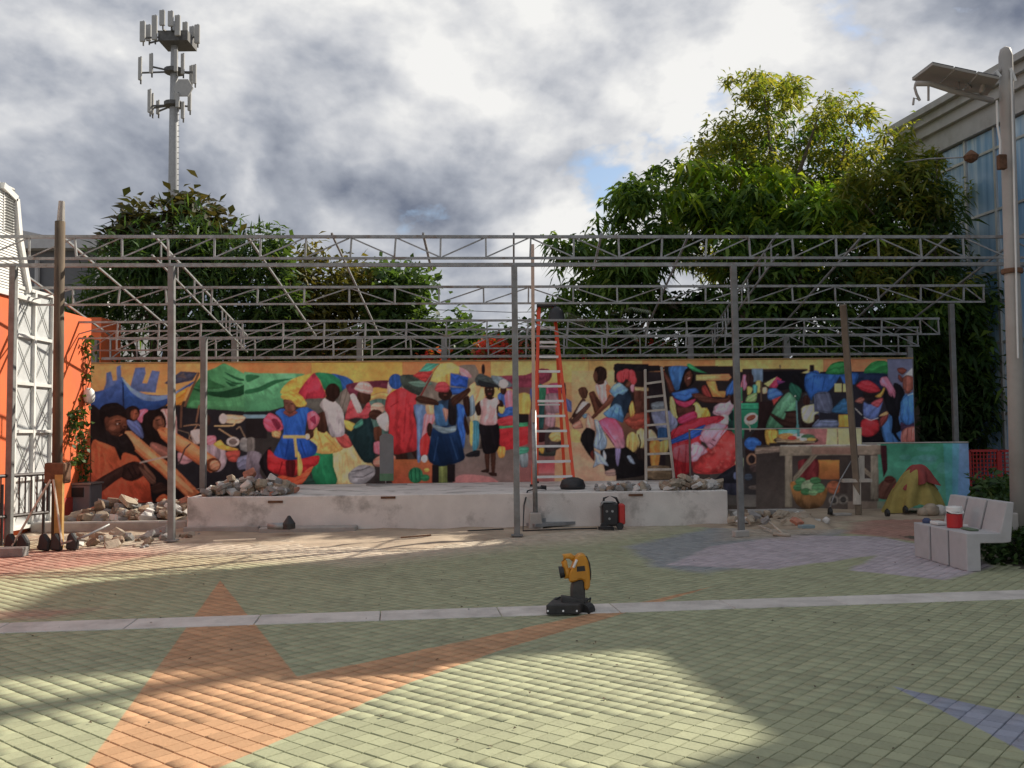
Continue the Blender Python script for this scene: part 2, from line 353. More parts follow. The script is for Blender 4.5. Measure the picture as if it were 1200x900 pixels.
# ================================================================== the mural: painted colours laid on the two walls
PX0, PX1, PY0, PY1, SS = 96, 1146, 414, 616, 3
HH, WW = (PY1-PY0)*SS, (PX1-PX0)*SS
IMG = np.zeros((HH, WW, 3), np.float32); IMG[:] = (48, 38, 34)
panel = [0, 0, 1.0]
def setp(x, y, s): panel[:] = [x, y, s]
def tr(p): return (panel[0]+p[0]/panel[2]-PX0)*SS, (panel[1]+p[1]/panel[2]-PY0)*SS
def crom(p, k=5):
    o = []; n = len(p)
    for i in range(n):
        a, b, c, d = (np.array(p[(i+q) % n], float) for q in (-1, 0, 1, 2))
        for t in range(k):
            t = t/k; o.append(tuple(.72*.5*(2*b+(c-a)*t+(2*a-5*b+4*c-d)*t*t+(3*b-a-3*c+d)*t**3)+.28*(b*(1-t)+c*t)))
    return o
def blur(a, r):
    for ax in (0, 1):
        c = np.cumsum(np.pad(a, [(r+1, r) if q == ax else (0, 0) for q in (0, 1)], mode='edge'), axis=ax)
        a = (np.take(c, range(2*r+1, c.shape[ax]), ax)-np.take(c, range(0, c.shape[ax]-2*r-1), ax))/(2*r+1)
    return a
def _streak(ry, rx, shear):
    q = rng.normal(0, 1, (HH, WW)).astype(np.float32)
    c = np.cumsum(np.pad(q, ((ry+1, ry), (0, 0)), mode='wrap'), 0); q = (c[2*ry+1:]-c[:-2*ry-1])
    q = blur(q, rx); 
    if shear:
        for y in range(HH): q[y] = np.roll(q[y], int(y*shear))
    return q/q.std()
STK = [_streak(26, 7, 0), _streak(26, 7, .3), _streak(26, 7, -.3), _streak(14, 10, .6), _streak(14, 10, -.6)]
def poly(pts, c, c2=None, ax='y', sm=1, sh=.30, al=1.0, raw=False):
    q = list(pts) if raw else [tr(p) for p in pts]
    if sm: q = crom(q)
    q = np.array(q); x0, y0 = np.floor(q.min(0)).astype(int)-2; x1, y1 = np.ceil(q.max(0)).astype(int)+3
    x0, y0 = max(x0, 0), max(y0, 0); x1, y1 = min(x1, WW), min(y1, HH)
    if x1-x0 < 1 or y1-y0 < 1: return
    yy = np.arange(y0, y1)+.5; xx = np.arange(x0, x1)+.5; m = np.zeros((y1-y0, x1-x0), bool)
    n = len(q)
    for i in range(n):
        (ax_, ay), (bx_, by_) = q[i], q[(i+1) % n]
        if ay == by_: continue
        rows = np.where((yy > min(ay, by_)) & (yy <= max(ay, by_)))[0]
        if len(rows) == 0: continue
        xi = ax_+(yy[rows]-ay)*(bx_-ax_)/(by_-ay)
        m[rows] ^= xx[None, :] > xi[:, None]
    mf = m.astype(np.float32); base = np.empty(m.shape+(3,), np.float32); base[:] = c
    if c2 is not None:
        t = np.linspace(0, 1, m.shape[0])[:, None] if ax == 'y' else np.linspace(0, 1, m.shape[1])[None, :]
        t = np.broadcast_to(t, m.shape)[..., None]; base = np.array(c, np.float32)*(1-t)+np.array(c2, np.float32)*t
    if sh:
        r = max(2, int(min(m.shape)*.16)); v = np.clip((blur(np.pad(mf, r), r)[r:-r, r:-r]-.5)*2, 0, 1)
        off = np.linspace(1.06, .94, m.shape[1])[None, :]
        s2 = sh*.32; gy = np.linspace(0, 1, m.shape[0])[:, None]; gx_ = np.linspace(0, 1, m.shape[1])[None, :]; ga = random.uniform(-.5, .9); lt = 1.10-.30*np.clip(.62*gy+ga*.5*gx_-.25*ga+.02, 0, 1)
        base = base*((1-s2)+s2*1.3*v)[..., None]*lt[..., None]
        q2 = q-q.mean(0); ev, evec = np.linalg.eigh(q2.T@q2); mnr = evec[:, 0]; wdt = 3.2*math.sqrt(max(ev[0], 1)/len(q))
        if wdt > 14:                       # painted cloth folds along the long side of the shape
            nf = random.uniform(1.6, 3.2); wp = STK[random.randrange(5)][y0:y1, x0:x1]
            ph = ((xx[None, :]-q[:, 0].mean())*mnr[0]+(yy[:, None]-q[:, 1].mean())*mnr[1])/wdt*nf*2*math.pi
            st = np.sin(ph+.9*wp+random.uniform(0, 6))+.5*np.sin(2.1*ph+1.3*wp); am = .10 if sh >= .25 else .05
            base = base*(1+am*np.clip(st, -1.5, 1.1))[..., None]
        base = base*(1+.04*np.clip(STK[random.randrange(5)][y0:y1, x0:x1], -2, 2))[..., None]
    a = blur(mf, 1)[..., None]*al
    IMG[y0:y1, x0:x1] = IMG[y0:y1, x0:x1]*(1-a)+base*a
def ell(cx, cy, rx, ry, c, c2=None, rot=0, sh=.35, al=1):
    p = []
    for k in range(22):
        a = 2*math.pi*k/22; x, y = rx*math.cos(a), ry*math.sin(a)
        p.append((cx+x*math.cos(rot)-y*math.sin(rot), cy+x*math.sin(rot)+y*math.cos(rot)))
    poly(p, c, c2, sm=0, sh=sh, al=al)
def line(pts, wd, c, al=1):
    for a, b in zip(pts[:-1], pts[1:]):
        d = np.array(b, float)-np.array(a, float); n = np.array((-d[1], d[0]))/max(np.hypot(*d), 1e-6)*wd/2
        poly([np.array(a)+n, np.array(b)+n, np.array(b)-n, np.array(a)-n], c, sm=0, sh=0, al=al)
def rect(x0, y0, x1, y1, c, c2=None, ax='y', sh=0, al=1): poly([(x0, y0), (x1, y0), (x1, y1), (x0, y1)], c, c2, ax, 0, sh, al)
SK1, SK2, SK3 = (92, 54, 38), (66, 40, 31), (48, 30, 25)
DK = (30, 26, 28)
# ---------------- backdrop bands in photo pixels
setp(0, 0, 1)
rect(96, 414, 1146, 616, (52, 44, 40), (70, 62, 56))
for x0, x1, c in [(100, 236, (206, 152, 82)), (236, 365, (204, 128, 66)), (365, 472, (210, 162, 66)), (472, 575, (204, 128, 72)), (575, 690, (208, 176, 98)), (690, 753, (206, 166, 92)), (753, 838, (208, 132, 72)), (838, 965, (208, 178, 96)), (965, 1040, (204, 128, 80)), (1040, 1075, (96, 102, 132))]:
    rect(x0, 416, x1, 470, c)
rect(600, 448, 720, 600, (204, 150, 96), (196, 138, 104))
# ---------------- left: horn blowers under the blue tarp
setp(100, 415, 4.867)
rect(0, 300, 700, 900, DK)
rect(520, 300, 1022, 800, (38, 38, 44))
for p in ([(118, 108), (146, 98), (158, 152), (180, 148), (178, 72), (203, 62), (206, 210), (100, 215), (118, 165)], [(285, 78), (340, 75), (345, 110), (325, 165), (352, 168), (380, 92), (424, 98), (400, 220), (250, 210), (262, 165)]): poly(p, (84, 112, 168), sm=0, sh=.15)
poly([(450, 165), (545, 98), (640, 104), (610, 150), (480, 178)], (62, 70, 92), sm=0); poly([(520, 130), (560, 105), (580, 140)], (96, 88, 92), sm=0)
poly([(25, 220), (100, 205), (160, 178), (205, 130), (226, 165), (228, 325), (110, 296), (85, 320), (25, 300)], (72, 106, 172), (44, 78, 146), sm=0, sh=.2)
poly([(205, 130), (250, 180), (330, 225), (420, 235), (500, 225), (600, 165), (630, 150), (590, 190), (500, 262), (400, 316), (300, 318), (228, 312)], (48, 90, 158), (36, 74, 140), sh=.2)
poly([(205, 130), (270, 195), (350, 232), (420, 238), (500, 222), (580, 172), (500, 240), (410, 268), (330, 262), (260, 215)], (134, 168, 210), (104, 142, 196), sh=.2)
line([(214, 160), (218, 320)], 7, (30, 36, 60))
poly([(520, 225), (592, 183), (548, 290), (458, 294), (485, 268)], (222, 146, 34), sm=0)
poly([(600, 205), (680, 100), (740, 78), (790, 50), (830, 68), (900, 108), (960, 128), (1030, 122), (1030, 328), (900, 326), (690, 312), (576, 306)], (48, 124, 74), (92, 172, 122), 'x', sm=0, sh=.12)
poly([(612, 192), (700, 212), (780, 212), (880, 185), (960, 148), (1030, 126), (1030, 150), (960, 192), (890, 236), (810, 250), (720, 238), (640, 212)], (24, 76, 48), sh=.1)
poly([(620, 180), (690, 110), (720, 150), (800, 188), (700, 200)], (44, 112, 68), sh=.2)
for p in ([(790, 100), (860, 130), (920, 150), (880, 152), (830, 130)], [(780, 128), (840, 158), (900, 166), (850, 172)], [(800, 155), (860, 178), (830, 184)]): poly(p, (26, 84, 54), sh=0)
poly([(590, 300), (620, 262), (760, 270), (1030, 262), (1030, 300), (700, 308)], (74, 158, 104), sh=.1, al=.6)
line([(648, 105), (565, 300)], 13, (104, 78, 58)); line([(548, 290), (545, 420)], 12, (96, 70, 56)); line([(650, 290), (632, 390)], 10, (120, 90, 70))
poly([(33, 318), (92, 405), (60, 470), (33, 490)], (158, 122, 116), sm=0)
poly([(310, 318), (358, 318), (322, 392), (292, 365)], (212, 110, 142)); poly([(430, 318), (500, 320), (520, 360), (520, 480), (455, 440)], (206, 160, 158))
ell(272, 332, 40, 38, DK); poly([(262, 320), (290, 308), (308, 345), (290, 375), (262, 360)], (128, 74, 52))
poly([(232, 378), (300, 380), (332, 450), (325, 482), (262, 432)], (92, 112, 170))
poly([(330, 350), (380, 318), (440, 330), (462, 400), (420, 520), (370, 500), (335, 430)], (30, 24, 24)); poly([(392, 372), (440, 366), (452, 408), (415, 440), (385, 410)], (124, 78, 56))
poly([(380, 500), (480, 540), (490, 590), (430, 585), (370, 540)], (140, 92, 80)); poly([(530, 560), (600, 580), (610, 610), (560, 630), (530, 610)], (176, 130, 140))
ell(748, 592, 60, 80, (178, 166, 178)); ell(720, 570, 50, 62, (150, 138, 150))
def horn(p, hl, sh_):
    poly(p, (214, 124, 72), sm=0, sh=.35); poly(hl, (240, 164, 110), sh=0, al=.75); poly(sh_, (150, 72, 40), sh=0, al=.8)
horn([(410, 430), (430, 415), (460, 418), (640, 520), (745, 590), (768, 622), (752, 662), (715, 676), (650, 632), (560, 572), (480, 520), (430, 475)], [(460, 430), (640, 535), (740, 605), (720, 615), (600, 545), (470, 460)], [(430, 475), (560, 560), (700, 660), (715, 676), (650, 632), (480, 520)])
ell(730, 632, 44, 40, (96, 52, 30)); ell(738, 634, 30, 30, (196, 138, 104))
poly([(30, 300), (85, 318), (110, 290), (200, 320), (240, 420), (300, 480), (340, 580), (300, 640), (33, 640)], (34, 27, 26), sh=.1)
horn([(192, 466), (222, 436), (262, 438), (400, 558), (520, 656), (655, 790), (580, 832), (470, 720), (370, 632), (270, 540)], [(250, 445), (400, 575), (610, 775), (580, 775), (420, 630), (235, 470)], [(200, 470), (290, 545), (400, 640), (590, 820), (575, 832), (370, 632)])
ell(160, 340, 76, 62, (32, 24, 22)); poly([(112, 372), (150, 350), (205, 356), (234, 388), (236, 425), (200, 462), (150, 472), (118, 430)], (104, 62, 42), (78, 46, 34)); ell(122, 384, 14, 24, (88, 52, 36)); poly([(180, 395), (205, 390), (200, 412)], (46, 28, 24)); poly([(190, 440), (225, 420), (222, 460)], (40, 24, 22))
poly([(33, 520), (45, 490), (78, 480), (122, 512), (168, 532), (198, 606), (216, 556), (290, 582), (342, 640), (366, 720), (372, 780), (386, 846), (30, 852)], (214, 102, 50), (196, 66, 34), sm=0, sh=.3)
for p in ([(60, 520), (75, 600), (60, 690), (50, 610)], [(90, 530), (110, 620), (90, 700), (84, 610)]): poly(p, (170, 70, 34), sh=0, al=.7)
poly([(290, 640), (380, 640), (470, 720), (580, 830), (390, 846), (370, 740)], (28, 24, 26), sh=0)
poly([(15, 780), (60, 722), (180, 652), (280, 610), (345, 640), (340, 684), (285, 720), (205, 704), (120, 764), (28, 836)], (66, 42, 36)); poly([(240, 640), (300, 625), (320, 690), (260, 715)], (44, 28, 26)); poly([(332, 622), (392, 690), (402, 715), (385, 735), (352, 690)], (122, 84, 66))
line([(310, 620), (400, 598), (482, 582)], 10, (160, 150, 142))
poly([(404, 842), (415, 815), (445, 798), (478, 815), (482, 842)], (218, 92, 42)); poly([(370, 760), (430, 730), (470, 770), (400, 800)], (54, 36, 32))
line([(600, 510), (568, 540), (545, 600), (530, 630)], 9, (70, 60, 58)); line([(520, 430), (590, 450), (600, 500)], 6, (110, 95, 80)); line([(560, 410), (640, 400), (680, 420)], 7, (150, 120, 90)); line([(640, 400), (590, 480), (640, 520)], 7, (140, 110, 84))
ell(690, 378, 26, 34, (60, 40, 36)); poly([(600, 440), (660, 430), (680, 500), (620, 510)], (196, 184, 180)); poly([(690, 470), (740, 465), (745, 500), (700, 520)], (206, 120, 140))
poly([(730, 515), (770, 490), (800, 520), (870, 540), (860, 552), (780, 545)], (228, 176, 56)); poly([(800, 560), (880, 550), (870, 610), (820, 610)], (166, 70, 60))
poly([(800, 345), (915, 355), (880, 395), (790, 390)], (206, 178, 140)); ell(786, 368, 24, 30, (214, 208, 200)); line([(735, 410), (845, 408), (865, 375)], 9, (196, 172, 120)); line([(760, 425), (880, 500), (840, 470)], 8, (176, 150, 110)); line([(860, 430), (880, 412), (920, 490), (965, 560)], 8, (130, 112, 90))
ell(842, 500, 38, 28, (200, 196, 188)); ell(842, 500, 24, 17, (110, 100, 96)); poly([(890, 480), (965, 478), (965, 560), (885, 545)], (136, 140, 140)); poly([(870, 590), (990, 565), (1000, 620), (880, 660)], (116, 122, 150)); poly([(915, 650), (1000, 615), (1010, 690), (930, 690)], (168, 160, 182)); poly([(900, 345), (1022, 345), (1022, 365), (930, 365)], (110, 150, 170), sh=0)
poly([(930, 400), (1022, 400), (1022, 480), (960, 500)], (58, 44, 40))
# ---------------- blue-dressed woman, umbrella, seated women
setp(290, 415, 4.863)
rect(0, 300, 924, 750, (46, 46, 46), (58, 52, 50))
poly([(-20, 100), (60, 108), (250, 108), (330, 112), (250, 180), (205, 300), (130, 322), (-20, 330)], (92, 172, 122), (72, 156, 108), sm=0, sh=.15)
poly([(-10, 205), (60, 190), (150, 150), (260, 138), (170, 165), (80, 210), (-10, 228)], (36, 104, 66), sh=0); poly([(-10, 120), (40, 118), (70, 128), (0, 160)], (40, 110, 70), sh=0)
rect(-10, 328, 200, 345, (30, 36, 40)); rect(-10, 345, 130, 366, (116, 154, 172)); rect(-10, 366, 110, 480, (36, 32, 34)); poly([(0, 480), (40, 480), (38, 560), (0, 560)], (110, 108, 104)); poly([(0, 560), (80, 570), (70, 680), (120, 745), (0, 745)], (130, 124, 136), (90, 80, 92))
poly([(188, 222), (210, 180), (260, 140), (380, 106), (335, 160), (292, 215), (330, 280), (250, 240)], (224, 166, 54)); poly([(380, 106), (420, 170), (448, 240), (400, 258), (322, 258), (290, 218)], (204, 56, 82), (188, 40, 64)); poly([(385, 106), (470, 110), (530, 140), (548, 212), (520, 232), (440, 205), (415, 150)], (26, 122, 82), sh=.2); poly([(478, 110), (560, 128), (606, 162), (572, 218), (544, 214), (530, 150)], (40, 88, 156))
poly([(330, 258), (440, 250), (580, 220), (620, 260), (580, 340), (340, 330)], (92, 92, 86), sh=.1); poly([(520, 230), (610, 170), (590, 300), (545, 330)], (120, 112, 104))
poly([(560, 180), (630, 160), (800, 150), (820, 200), (720, 190), (680, 260), (600, 250)], (104, 44, 62)); poly([(690, 240), (790, 210), (810, 240), (800, 270), (720, 275)], (206, 160, 88))
poly([(690, 275), (800, 265), (800, 460), (720, 460)], (76, 112, 104))
# gold wrap, green and cream skirts
poly([(480, 480), (560, 455), (640, 560), (722, 642), (700, 706), (600, 748), (505, 748), (470, 640), (470, 560)], (222, 190, 118), (206, 180, 120)); poly([(500, 470), (560, 455), (600, 520), (545, 535)], (184, 74, 70)); line([(560, 560), (590, 700)], 6, (186, 156, 90), .7); line([(520, 580), (535, 740)], 6, (190, 160, 96), .7); line([(610, 560), (660, 660)], 6, (190, 160, 96), .7)
poly([(372, 566), (482, 560), (490, 640), (512, 715), (490, 748), (390, 748), (362, 650)], (24, 138, 88), (14, 112, 70)); poly([(350, 690), (390, 745), (300, 748)], (36, 66, 56))
poly([(352, 495), (392, 418), (450, 440), (505, 500), (545, 542), (470, 568), (395, 562)], (226, 176, 84)); line([(400, 440), (430, 540)], 5, (180, 130, 50)); line([(440, 460), (520, 545)], 5, (180, 130, 50))
poly([(400, 345), (452, 325), (458, 400), (442, 448), (398, 432)], SK2); poly([(412, 292), (438, 252), (500, 268), (546, 330), (552, 458), (480, 470), (455, 400), (440, 332)], (206, 200, 198), (188, 184, 192), sh=.25); ell(486, 214, 42, 48, SK3); poly([(450, 240), (500, 255), (490, 275), (450, 258)], SK3)
poly([(575, 680), (640, 632), (718, 640), (724, 690), (650, 748), (585, 730)], (146, 146, 150)); line([(590, 670), (650, 660), (700, 640)], 6, (88, 88, 92)); line([(595, 700), (660, 700), (715, 670)], 6, (96, 96, 100))
# woman with pink cap
poly([(570, 440), (640, 400), (692, 350), (726, 450), (722, 606), (662, 614), (600, 520)], (26, 48, 52)); poly([(556, 372), (590, 258), (640, 330), (690, 272), (708, 332), (682, 366), (618, 362)], (200, 70, 80)); poly([(585, 238), (612, 228), (655, 320), (625, 335)], (206, 196, 190)); ell(664, 242, 40, 42, SK2); poly([(608, 196), (640, 158), (690, 162), (716, 198), (702, 228), (640, 215)], (202, 162, 156)); poly([(552, 376), (612, 398), (592, 438), (562, 422)], (230, 188, 68)); poly([(600, 414), (652, 368), (658, 402), (620, 424)], (66, 138, 118))
ell(742, 310, 42, 34, (190, 150, 130)); ell(730, 345, 40, 30, SK2); poly([(720, 420), (765, 418), (760, 500), (725, 490)], SK1); poly([(735, 365), (790, 330), (805, 380), (800, 440), (760, 420)], (212, 196, 190)); poly([(720, 505), (760, 500), (765, 570), (722, 560)], (216, 110, 130)); poly([(720, 600), (800, 560), (860, 600), (840, 640), (730, 640)], (200, 130, 110))
# woman in blue
poly([(66, 622), (100, 560), (135, 530), (125, 640), (170, 725), (110, 700)], (28, 24, 28)); poly([(118, 545), (160, 575), (230, 604), (330, 590), (408, 578), (402, 625), (340, 662), (280, 692), (200, 694), (118, 655)], (196, 36, 44), (170, 22, 30)); poly([(218, 610), (272, 610), (262, 705), (226, 696)], (80, 20, 26)); poly([(162, 748), (180, 690), (270, 702), (350, 650), (376, 640), (335, 712), (290, 748)], (214, 84, 42)); line([(200, 610), (180, 680)], 6, (120, 10, 20))
poly([(158, 332), (205, 310), (240, 346), (290, 310), (345, 304), (402, 346), (345, 362), (330, 430), (332, 470), (396, 522), (384, 572), (300, 598), (225, 602), (150, 572), (190, 480), (206, 440), (192, 370)], (38, 96, 186), (26, 76, 164)); line([(235, 490), (215, 590)], 7, (16, 48, 120), .8); line([(300, 490), (330, 580)], 7, (16, 48, 120), .8); poly([(215, 320), (265, 318), (285, 335), (240, 358), (205, 335)], (120, 66, 60))
poly([(92, 372), (128, 334), (180, 364), (206, 418), (182, 440), (120, 442), (94, 405)], (214, 82, 112)); poly([(135, 375), (165, 370), (190, 410), (170, 430)], (120, 36, 60)); poly([(340, 342), (378, 324), (412, 362), (396, 412), (352, 432)], (208, 98, 122)); poly([(355, 372), (385, 350), (388, 400)], (140, 40, 70)); poly([(140, 440), (190, 440), (182, 478), (145, 470)], (214, 150, 80)); poly([(330, 440), (372, 430), (376, 470), (340, 490)], SK2); ell(342, 470, 14, 18, (226, 206, 160))
rect(202, 462, 332, 480, (200, 168, 96)); poly([(262, 476), (277, 476), (292, 588), (272, 588)], (206, 170, 88), sm=0); poly([(285, 558), (302, 575), (314, 640), (306, 688), (286, 688)], (210, 170, 76))
poly([(206, 262), (240, 248), (276, 270), (270, 320), (240, 340), (215, 310)], (100, 60, 46)); poly([(190, 240), (215, 214), (258, 208), (310, 238), (336, 280), (318, 300), (282, 296), (248, 262), (206, 258)], (232, 172, 52), sh=.3)
# woman in the long red robe seen from behind
poly([(832, 640), (990, 600), (1010, 745), (832, 745)], (168, 94, 52)); poly([(850, 555), (905, 550), (912, 640), (880, 655), (850, 640)], SK3); poly([(925, 540), (965, 530), (1000, 610), (980, 630)], SK3)
poly([(826, 130), (885, 130), (985, 155), (975, 230), (950, 260)], (64, 68, 62)); poly([(782, 312), (796, 240), (850, 200), (905, 186), (958, 202), (968, 258), (945, 330), (962, 400), (968, 540), (900, 562), (832, 568), (806, 480), (806, 360)], (194, 46, 56), (182, 34, 40), sh=.35); line([(905, 250), (890, 500)], 9, (140, 22, 34), .5); line([(860, 270), (815, 300)], 6, (140, 22, 34), .8)
poly([(800, 160), (830, 150), (825, 200), (800, 230)], (206, 170, 160)); ell(845, 156, 40, 44, (38, 80, 150)); poly([(880, 150), (898, 150), (895, 195), (882, 190)], (220, 210, 200))
# ---------------- middle: umbrella, dark-dressed woman, woman in pink top
setp(460, 415, 4.863)
poly([(150, 160), (470, 60), (500, 330), (480, 560), (180, 540)], (122, 112, 102), sh=.05); rect(340, 540, 720, 745, (112, 100, 92), (128, 104, 98))
poly([(360, 700), (420, 684), (560, 700), (600, 742), (360, 742)], (190, 118, 116), sh=0, al=.8); rect(0, 600, 230, 742, (176, 96, 48), (168, 76, 50)); poly([(255, 640), (320, 635), (312, 740), (255, 740)], (108, 118, 60))
poly([(45, 122), (130, 120), (180, 170), (150, 235), (60, 190)], (60, 70, 64)); poly([(90, 160), (180, 150), (230, 170), (150, 190)], (96, 130, 116)); line([(160, 240), (220, 130)], 8, (120, 40, 40))
poly([(145, 105), (195, 50), (268, 54), (215, 98)], (70, 162, 140), sm=0); poly([(116, 122), (150, 100), (232, 97), (188, 164)], (178, 50, 50), sm=0); poly([(232, 97), (270, 54), (340, 48), (384, 76), (378, 112), (330, 106), (325, 182), (290, 176), (215, 152)], (222, 190, 96), sm=0, sh=.15); poly([(380, 74), (430, 98), (452, 132), (400, 136)], (218, 150, 160)); poly([(330, 108), (432, 132), (426, 192), (330, 180)], (40, 84, 176), sm=0); poly([(328, 188), (424, 194), (392, 226), (330, 232)], (44, 90, 170), sm=0); poly([(300, 120), (328, 112), (325, 182), (304, 172)], (224, 150, 60), sm=0); line([(270, 54), (235, 97), (215, 150)], 3, (90, 60, 40))
poly([(120, 290), (190, 298), (200, 380), (165, 470), (158, 610), (140, 600), (138, 400)], (98, 128, 172)); poly([(185, 340), (245, 350), (205, 455), (165, 545), (170, 440)], (216, 132, 142)); poly([(158, 490), (198, 448), (218, 515), (196, 575), (160, 578)], (200, 38, 38)); ell(212, 430, 16, 40, SK3); poly([(190, 290), (235, 285), (240, 340), (195, 340)], (222, 170, 120)); ell(182, 596, 20, 22, (200, 190, 180))
poly([(430, 200), (470, 160), (530, 210), (500, 330), (440, 330)], (232, 170, 112)); poly([(440, 330), (500, 320), (495, 392), (450, 392)], (226, 206, 160)); poly([(412, 300), (458, 228), (472, 330), (440, 356)], (118, 142, 158)); poly([(452, 388), (494, 390), (490, 520), (458, 552)], (60, 130, 150)); poly([(416, 572), (470, 548), (498, 552), (492, 582), (430, 586)], (30, 30, 34)); poly([(440, 390), (458, 390), (455, 520), (440, 500)], (220, 180, 80))
poly([(360, 288), (422, 305), (418, 400), (406, 540), (372, 450)], (44, 96, 180)); poly([(400, 260), (436, 240), (442, 345), (420, 350)], SK3); poly([(412, 340), (440, 440), (425, 460), (405, 400)], SK3)
poly([(204, 604), (215, 490), (242, 400), (360, 404), (402, 540), (408, 600), (330, 632), (262, 638)], (24, 52, 92), (14, 34, 62)); poly([(236, 292), (262, 268), (330, 250), (366, 290), (362, 402), (250, 404), (246, 340)], (40, 60, 84)); poly([(238, 296), (290, 290), (318, 400), (250, 402)], (62, 110, 156)); poly([(285, 310), (318, 320), (305, 390)], (200, 140, 120)); poly([(320, 255), (362, 290), (360, 400), (320, 390)], (34, 30, 34)); poly([(228, 398), (300, 418), (362, 408), (356, 442), (290, 452), (240, 425)], (120, 142, 152)); line([(260, 470), (235, 610)], 6, (50, 90, 140), .6); line([(330, 470), (370, 600)], 6, (50, 90, 140), .6)
poly([(128, 256), (160, 236), (250, 262), (260, 292), (160, 280)], SK2); poly([(335, 250), (400, 212), (436, 190), (442, 214), (385, 272), (345, 296)], SK2); ell(300, 228, 40, 36, SK3); poly([(240, 200), (260, 162), (300, 158), (326, 186), (316, 215), (260, 215)], (186, 62, 72)); rect(226, 632, 264, 732, (32, 26, 28)); rect(312, 628, 356, 728, (32, 26, 28))
ell(132, 690, 42, 46, (34, 116, 76)); line([(105, 660), (110, 720)], 5, (14, 70, 44)); line([(130, 650), (134, 730)], 5, (14, 70, 44)); line([(155, 660), (158, 715)], 5, (14, 70, 44)); ell(185, 705, 26, 20, (40, 110, 70)); ell(195, 660, 16, 12, (200, 160, 60))
# umbrella maroon, red stall
poly([(560, 135), (650, 122), (760, 118), (850, 80), (908, 104), (892, 152), (800, 192), (690, 202), (610, 182)], (130, 56, 76)); poly([(470, 142), (502, 110), (590, 150), (614, 192), (540, 168), (482, 182)], (70, 80, 80)); poly([(560, 125), (620, 130), (690, 180), (610, 190)], (110, 130, 140)); ell(517, 86, 10, 30, (44, 34, 36))
rect(690, 190, 924, 740, (108, 76, 76), (150, 96, 92)); poly([(716, 228), (784, 232), (780, 342), (716, 340)], (230, 180, 76)); rect(716, 340, 775, 400, (36, 32, 34)); poly([(784, 200), (830, 190), (820, 260), (790, 270)], (70, 90, 150)); poly([(830, 170), (876, 200), (870, 300), (830, 300)], (46, 124, 92)); poly([(830, 300), (865, 300), (860, 420), (830, 415)], (40, 80, 80)); poly([(878, 180), (924, 175), (924, 260), (880, 250)], (176, 76, 110)); poly([(880, 330), (924, 320), (924, 420), (870, 400)], (170, 130, 140)); ell(905, 465, 36, 30, (206, 176, 90)); ell(905, 468, 18, 16, (60, 40, 40)); poly([(826, 430), (870, 430), (876, 490), (830, 500)], (54, 30, 34)); poly([(830, 530), (924, 520), (924, 580), (830, 575)], (60, 66, 60)); poly([(830, 540), (866, 530), (856, 570)], (228, 170, 50)); rect(826, 620, 924, 680, (184, 74, 84), (190, 110, 110))
poly([(602, 420), (772, 408), (772, 510), (690, 540), (640, 548), (598, 500)], (196, 34, 44), sm=0, sh=.2); poly([(602, 402), (772, 388), (772, 412), (602, 426)], (54, 152, 104), sm=0); poly([(594, 530), (642, 530), (636, 586), (606, 588)], (222, 150, 54)); poly([(720, 560), (770, 560), (770, 640), (730, 640)], (120, 136, 140)); poly([(690, 545), (720, 530), (775, 530), (770, 560), (700, 575)], (60, 150, 120))
poly([(600, 232), (640, 215), (650, 290), (612, 310)], (62, 100, 170)); poly([(640, 222), (682, 208), (694, 322), (650, 332)], (208, 122, 142)); poly([(598, 340), (650, 305), (694, 300), (694, 352), (620, 360)], (52, 96, 172)); poly([(600, 372), (682, 350), (694, 402), (606, 408)], (200, 52, 62)); ell(632, 205, 18, 26, SK2); ell(632, 170, 27, 26, (222, 214, 208)); ell(622, 310, 18, 30, (232, 190, 84))
poly([(524, 552), (552, 552), (550, 660), (535, 672)], SK2); poly([(558, 548), (588, 545), (582, 680), (566, 684)], SK2); poly([(500, 668), (548, 652), (545, 676)], SK3); poly([(545, 676), (590, 676), (594, 694), (560, 694)], SK3)
poly([(494, 398), (602, 398), (608, 520), (582, 562), (520, 564), (503, 480)], (26, 22, 26)); poly([(470, 300), (502, 266), (506, 340), (482, 348)], SK3); poly([(598, 258), (626, 268), (632, 300), (606, 296)], SK3); poly([(498, 272), (530, 248), (590, 248), (610, 276), (592, 302), (596, 395), (540, 406), (498, 392), (506, 320)], (230, 186, 184), (222, 168, 170), sh=.25); poly([(530, 246), (580, 246), (556, 262)], SK3); ell(553, 208, 29, 44, SK3); poly([(488, 150), (540, 160), (600, 176), (606, 205), (590, 190), (500, 185)], (40, 44, 48))
# ---------------- dancers
setp(640, 415, 4.863)
poly([(0, 82), (30, 104), (10, 150), (0, 152)], (130, 56, 76)); poly([(15, 172), (90, 165), (88, 225), (20, 220)], (160, 62, 100)); poly([(0, 230), (80, 230), (90, 330), (0, 330)], (150, 120, 130)); poly([(0, 430), (80, 420), (100, 520), (0, 560)], (70, 60, 60)); ell(58, 470, 42, 30, (214, 182, 100)); poly([(85, 165), (110, 170), (112, 240), (95, 240)], (60, 40, 50))
poly([(106, 250), (158, 282), (150, 330), (112, 318)], (84, 98, 150)); poly([(128, 372), (160, 350), (210, 320), (248, 270), (244, 330), (190, 400), (150, 400)], (92, 60, 54)); poly([(150, 338), (205, 262), (244, 258), (200, 330), (170, 360)], (206, 190, 174)); ell(212, 218, 25, 30, SK1); poly([(150, 400), (200, 395), (195, 425), (155, 420)], (170, 112, 96))
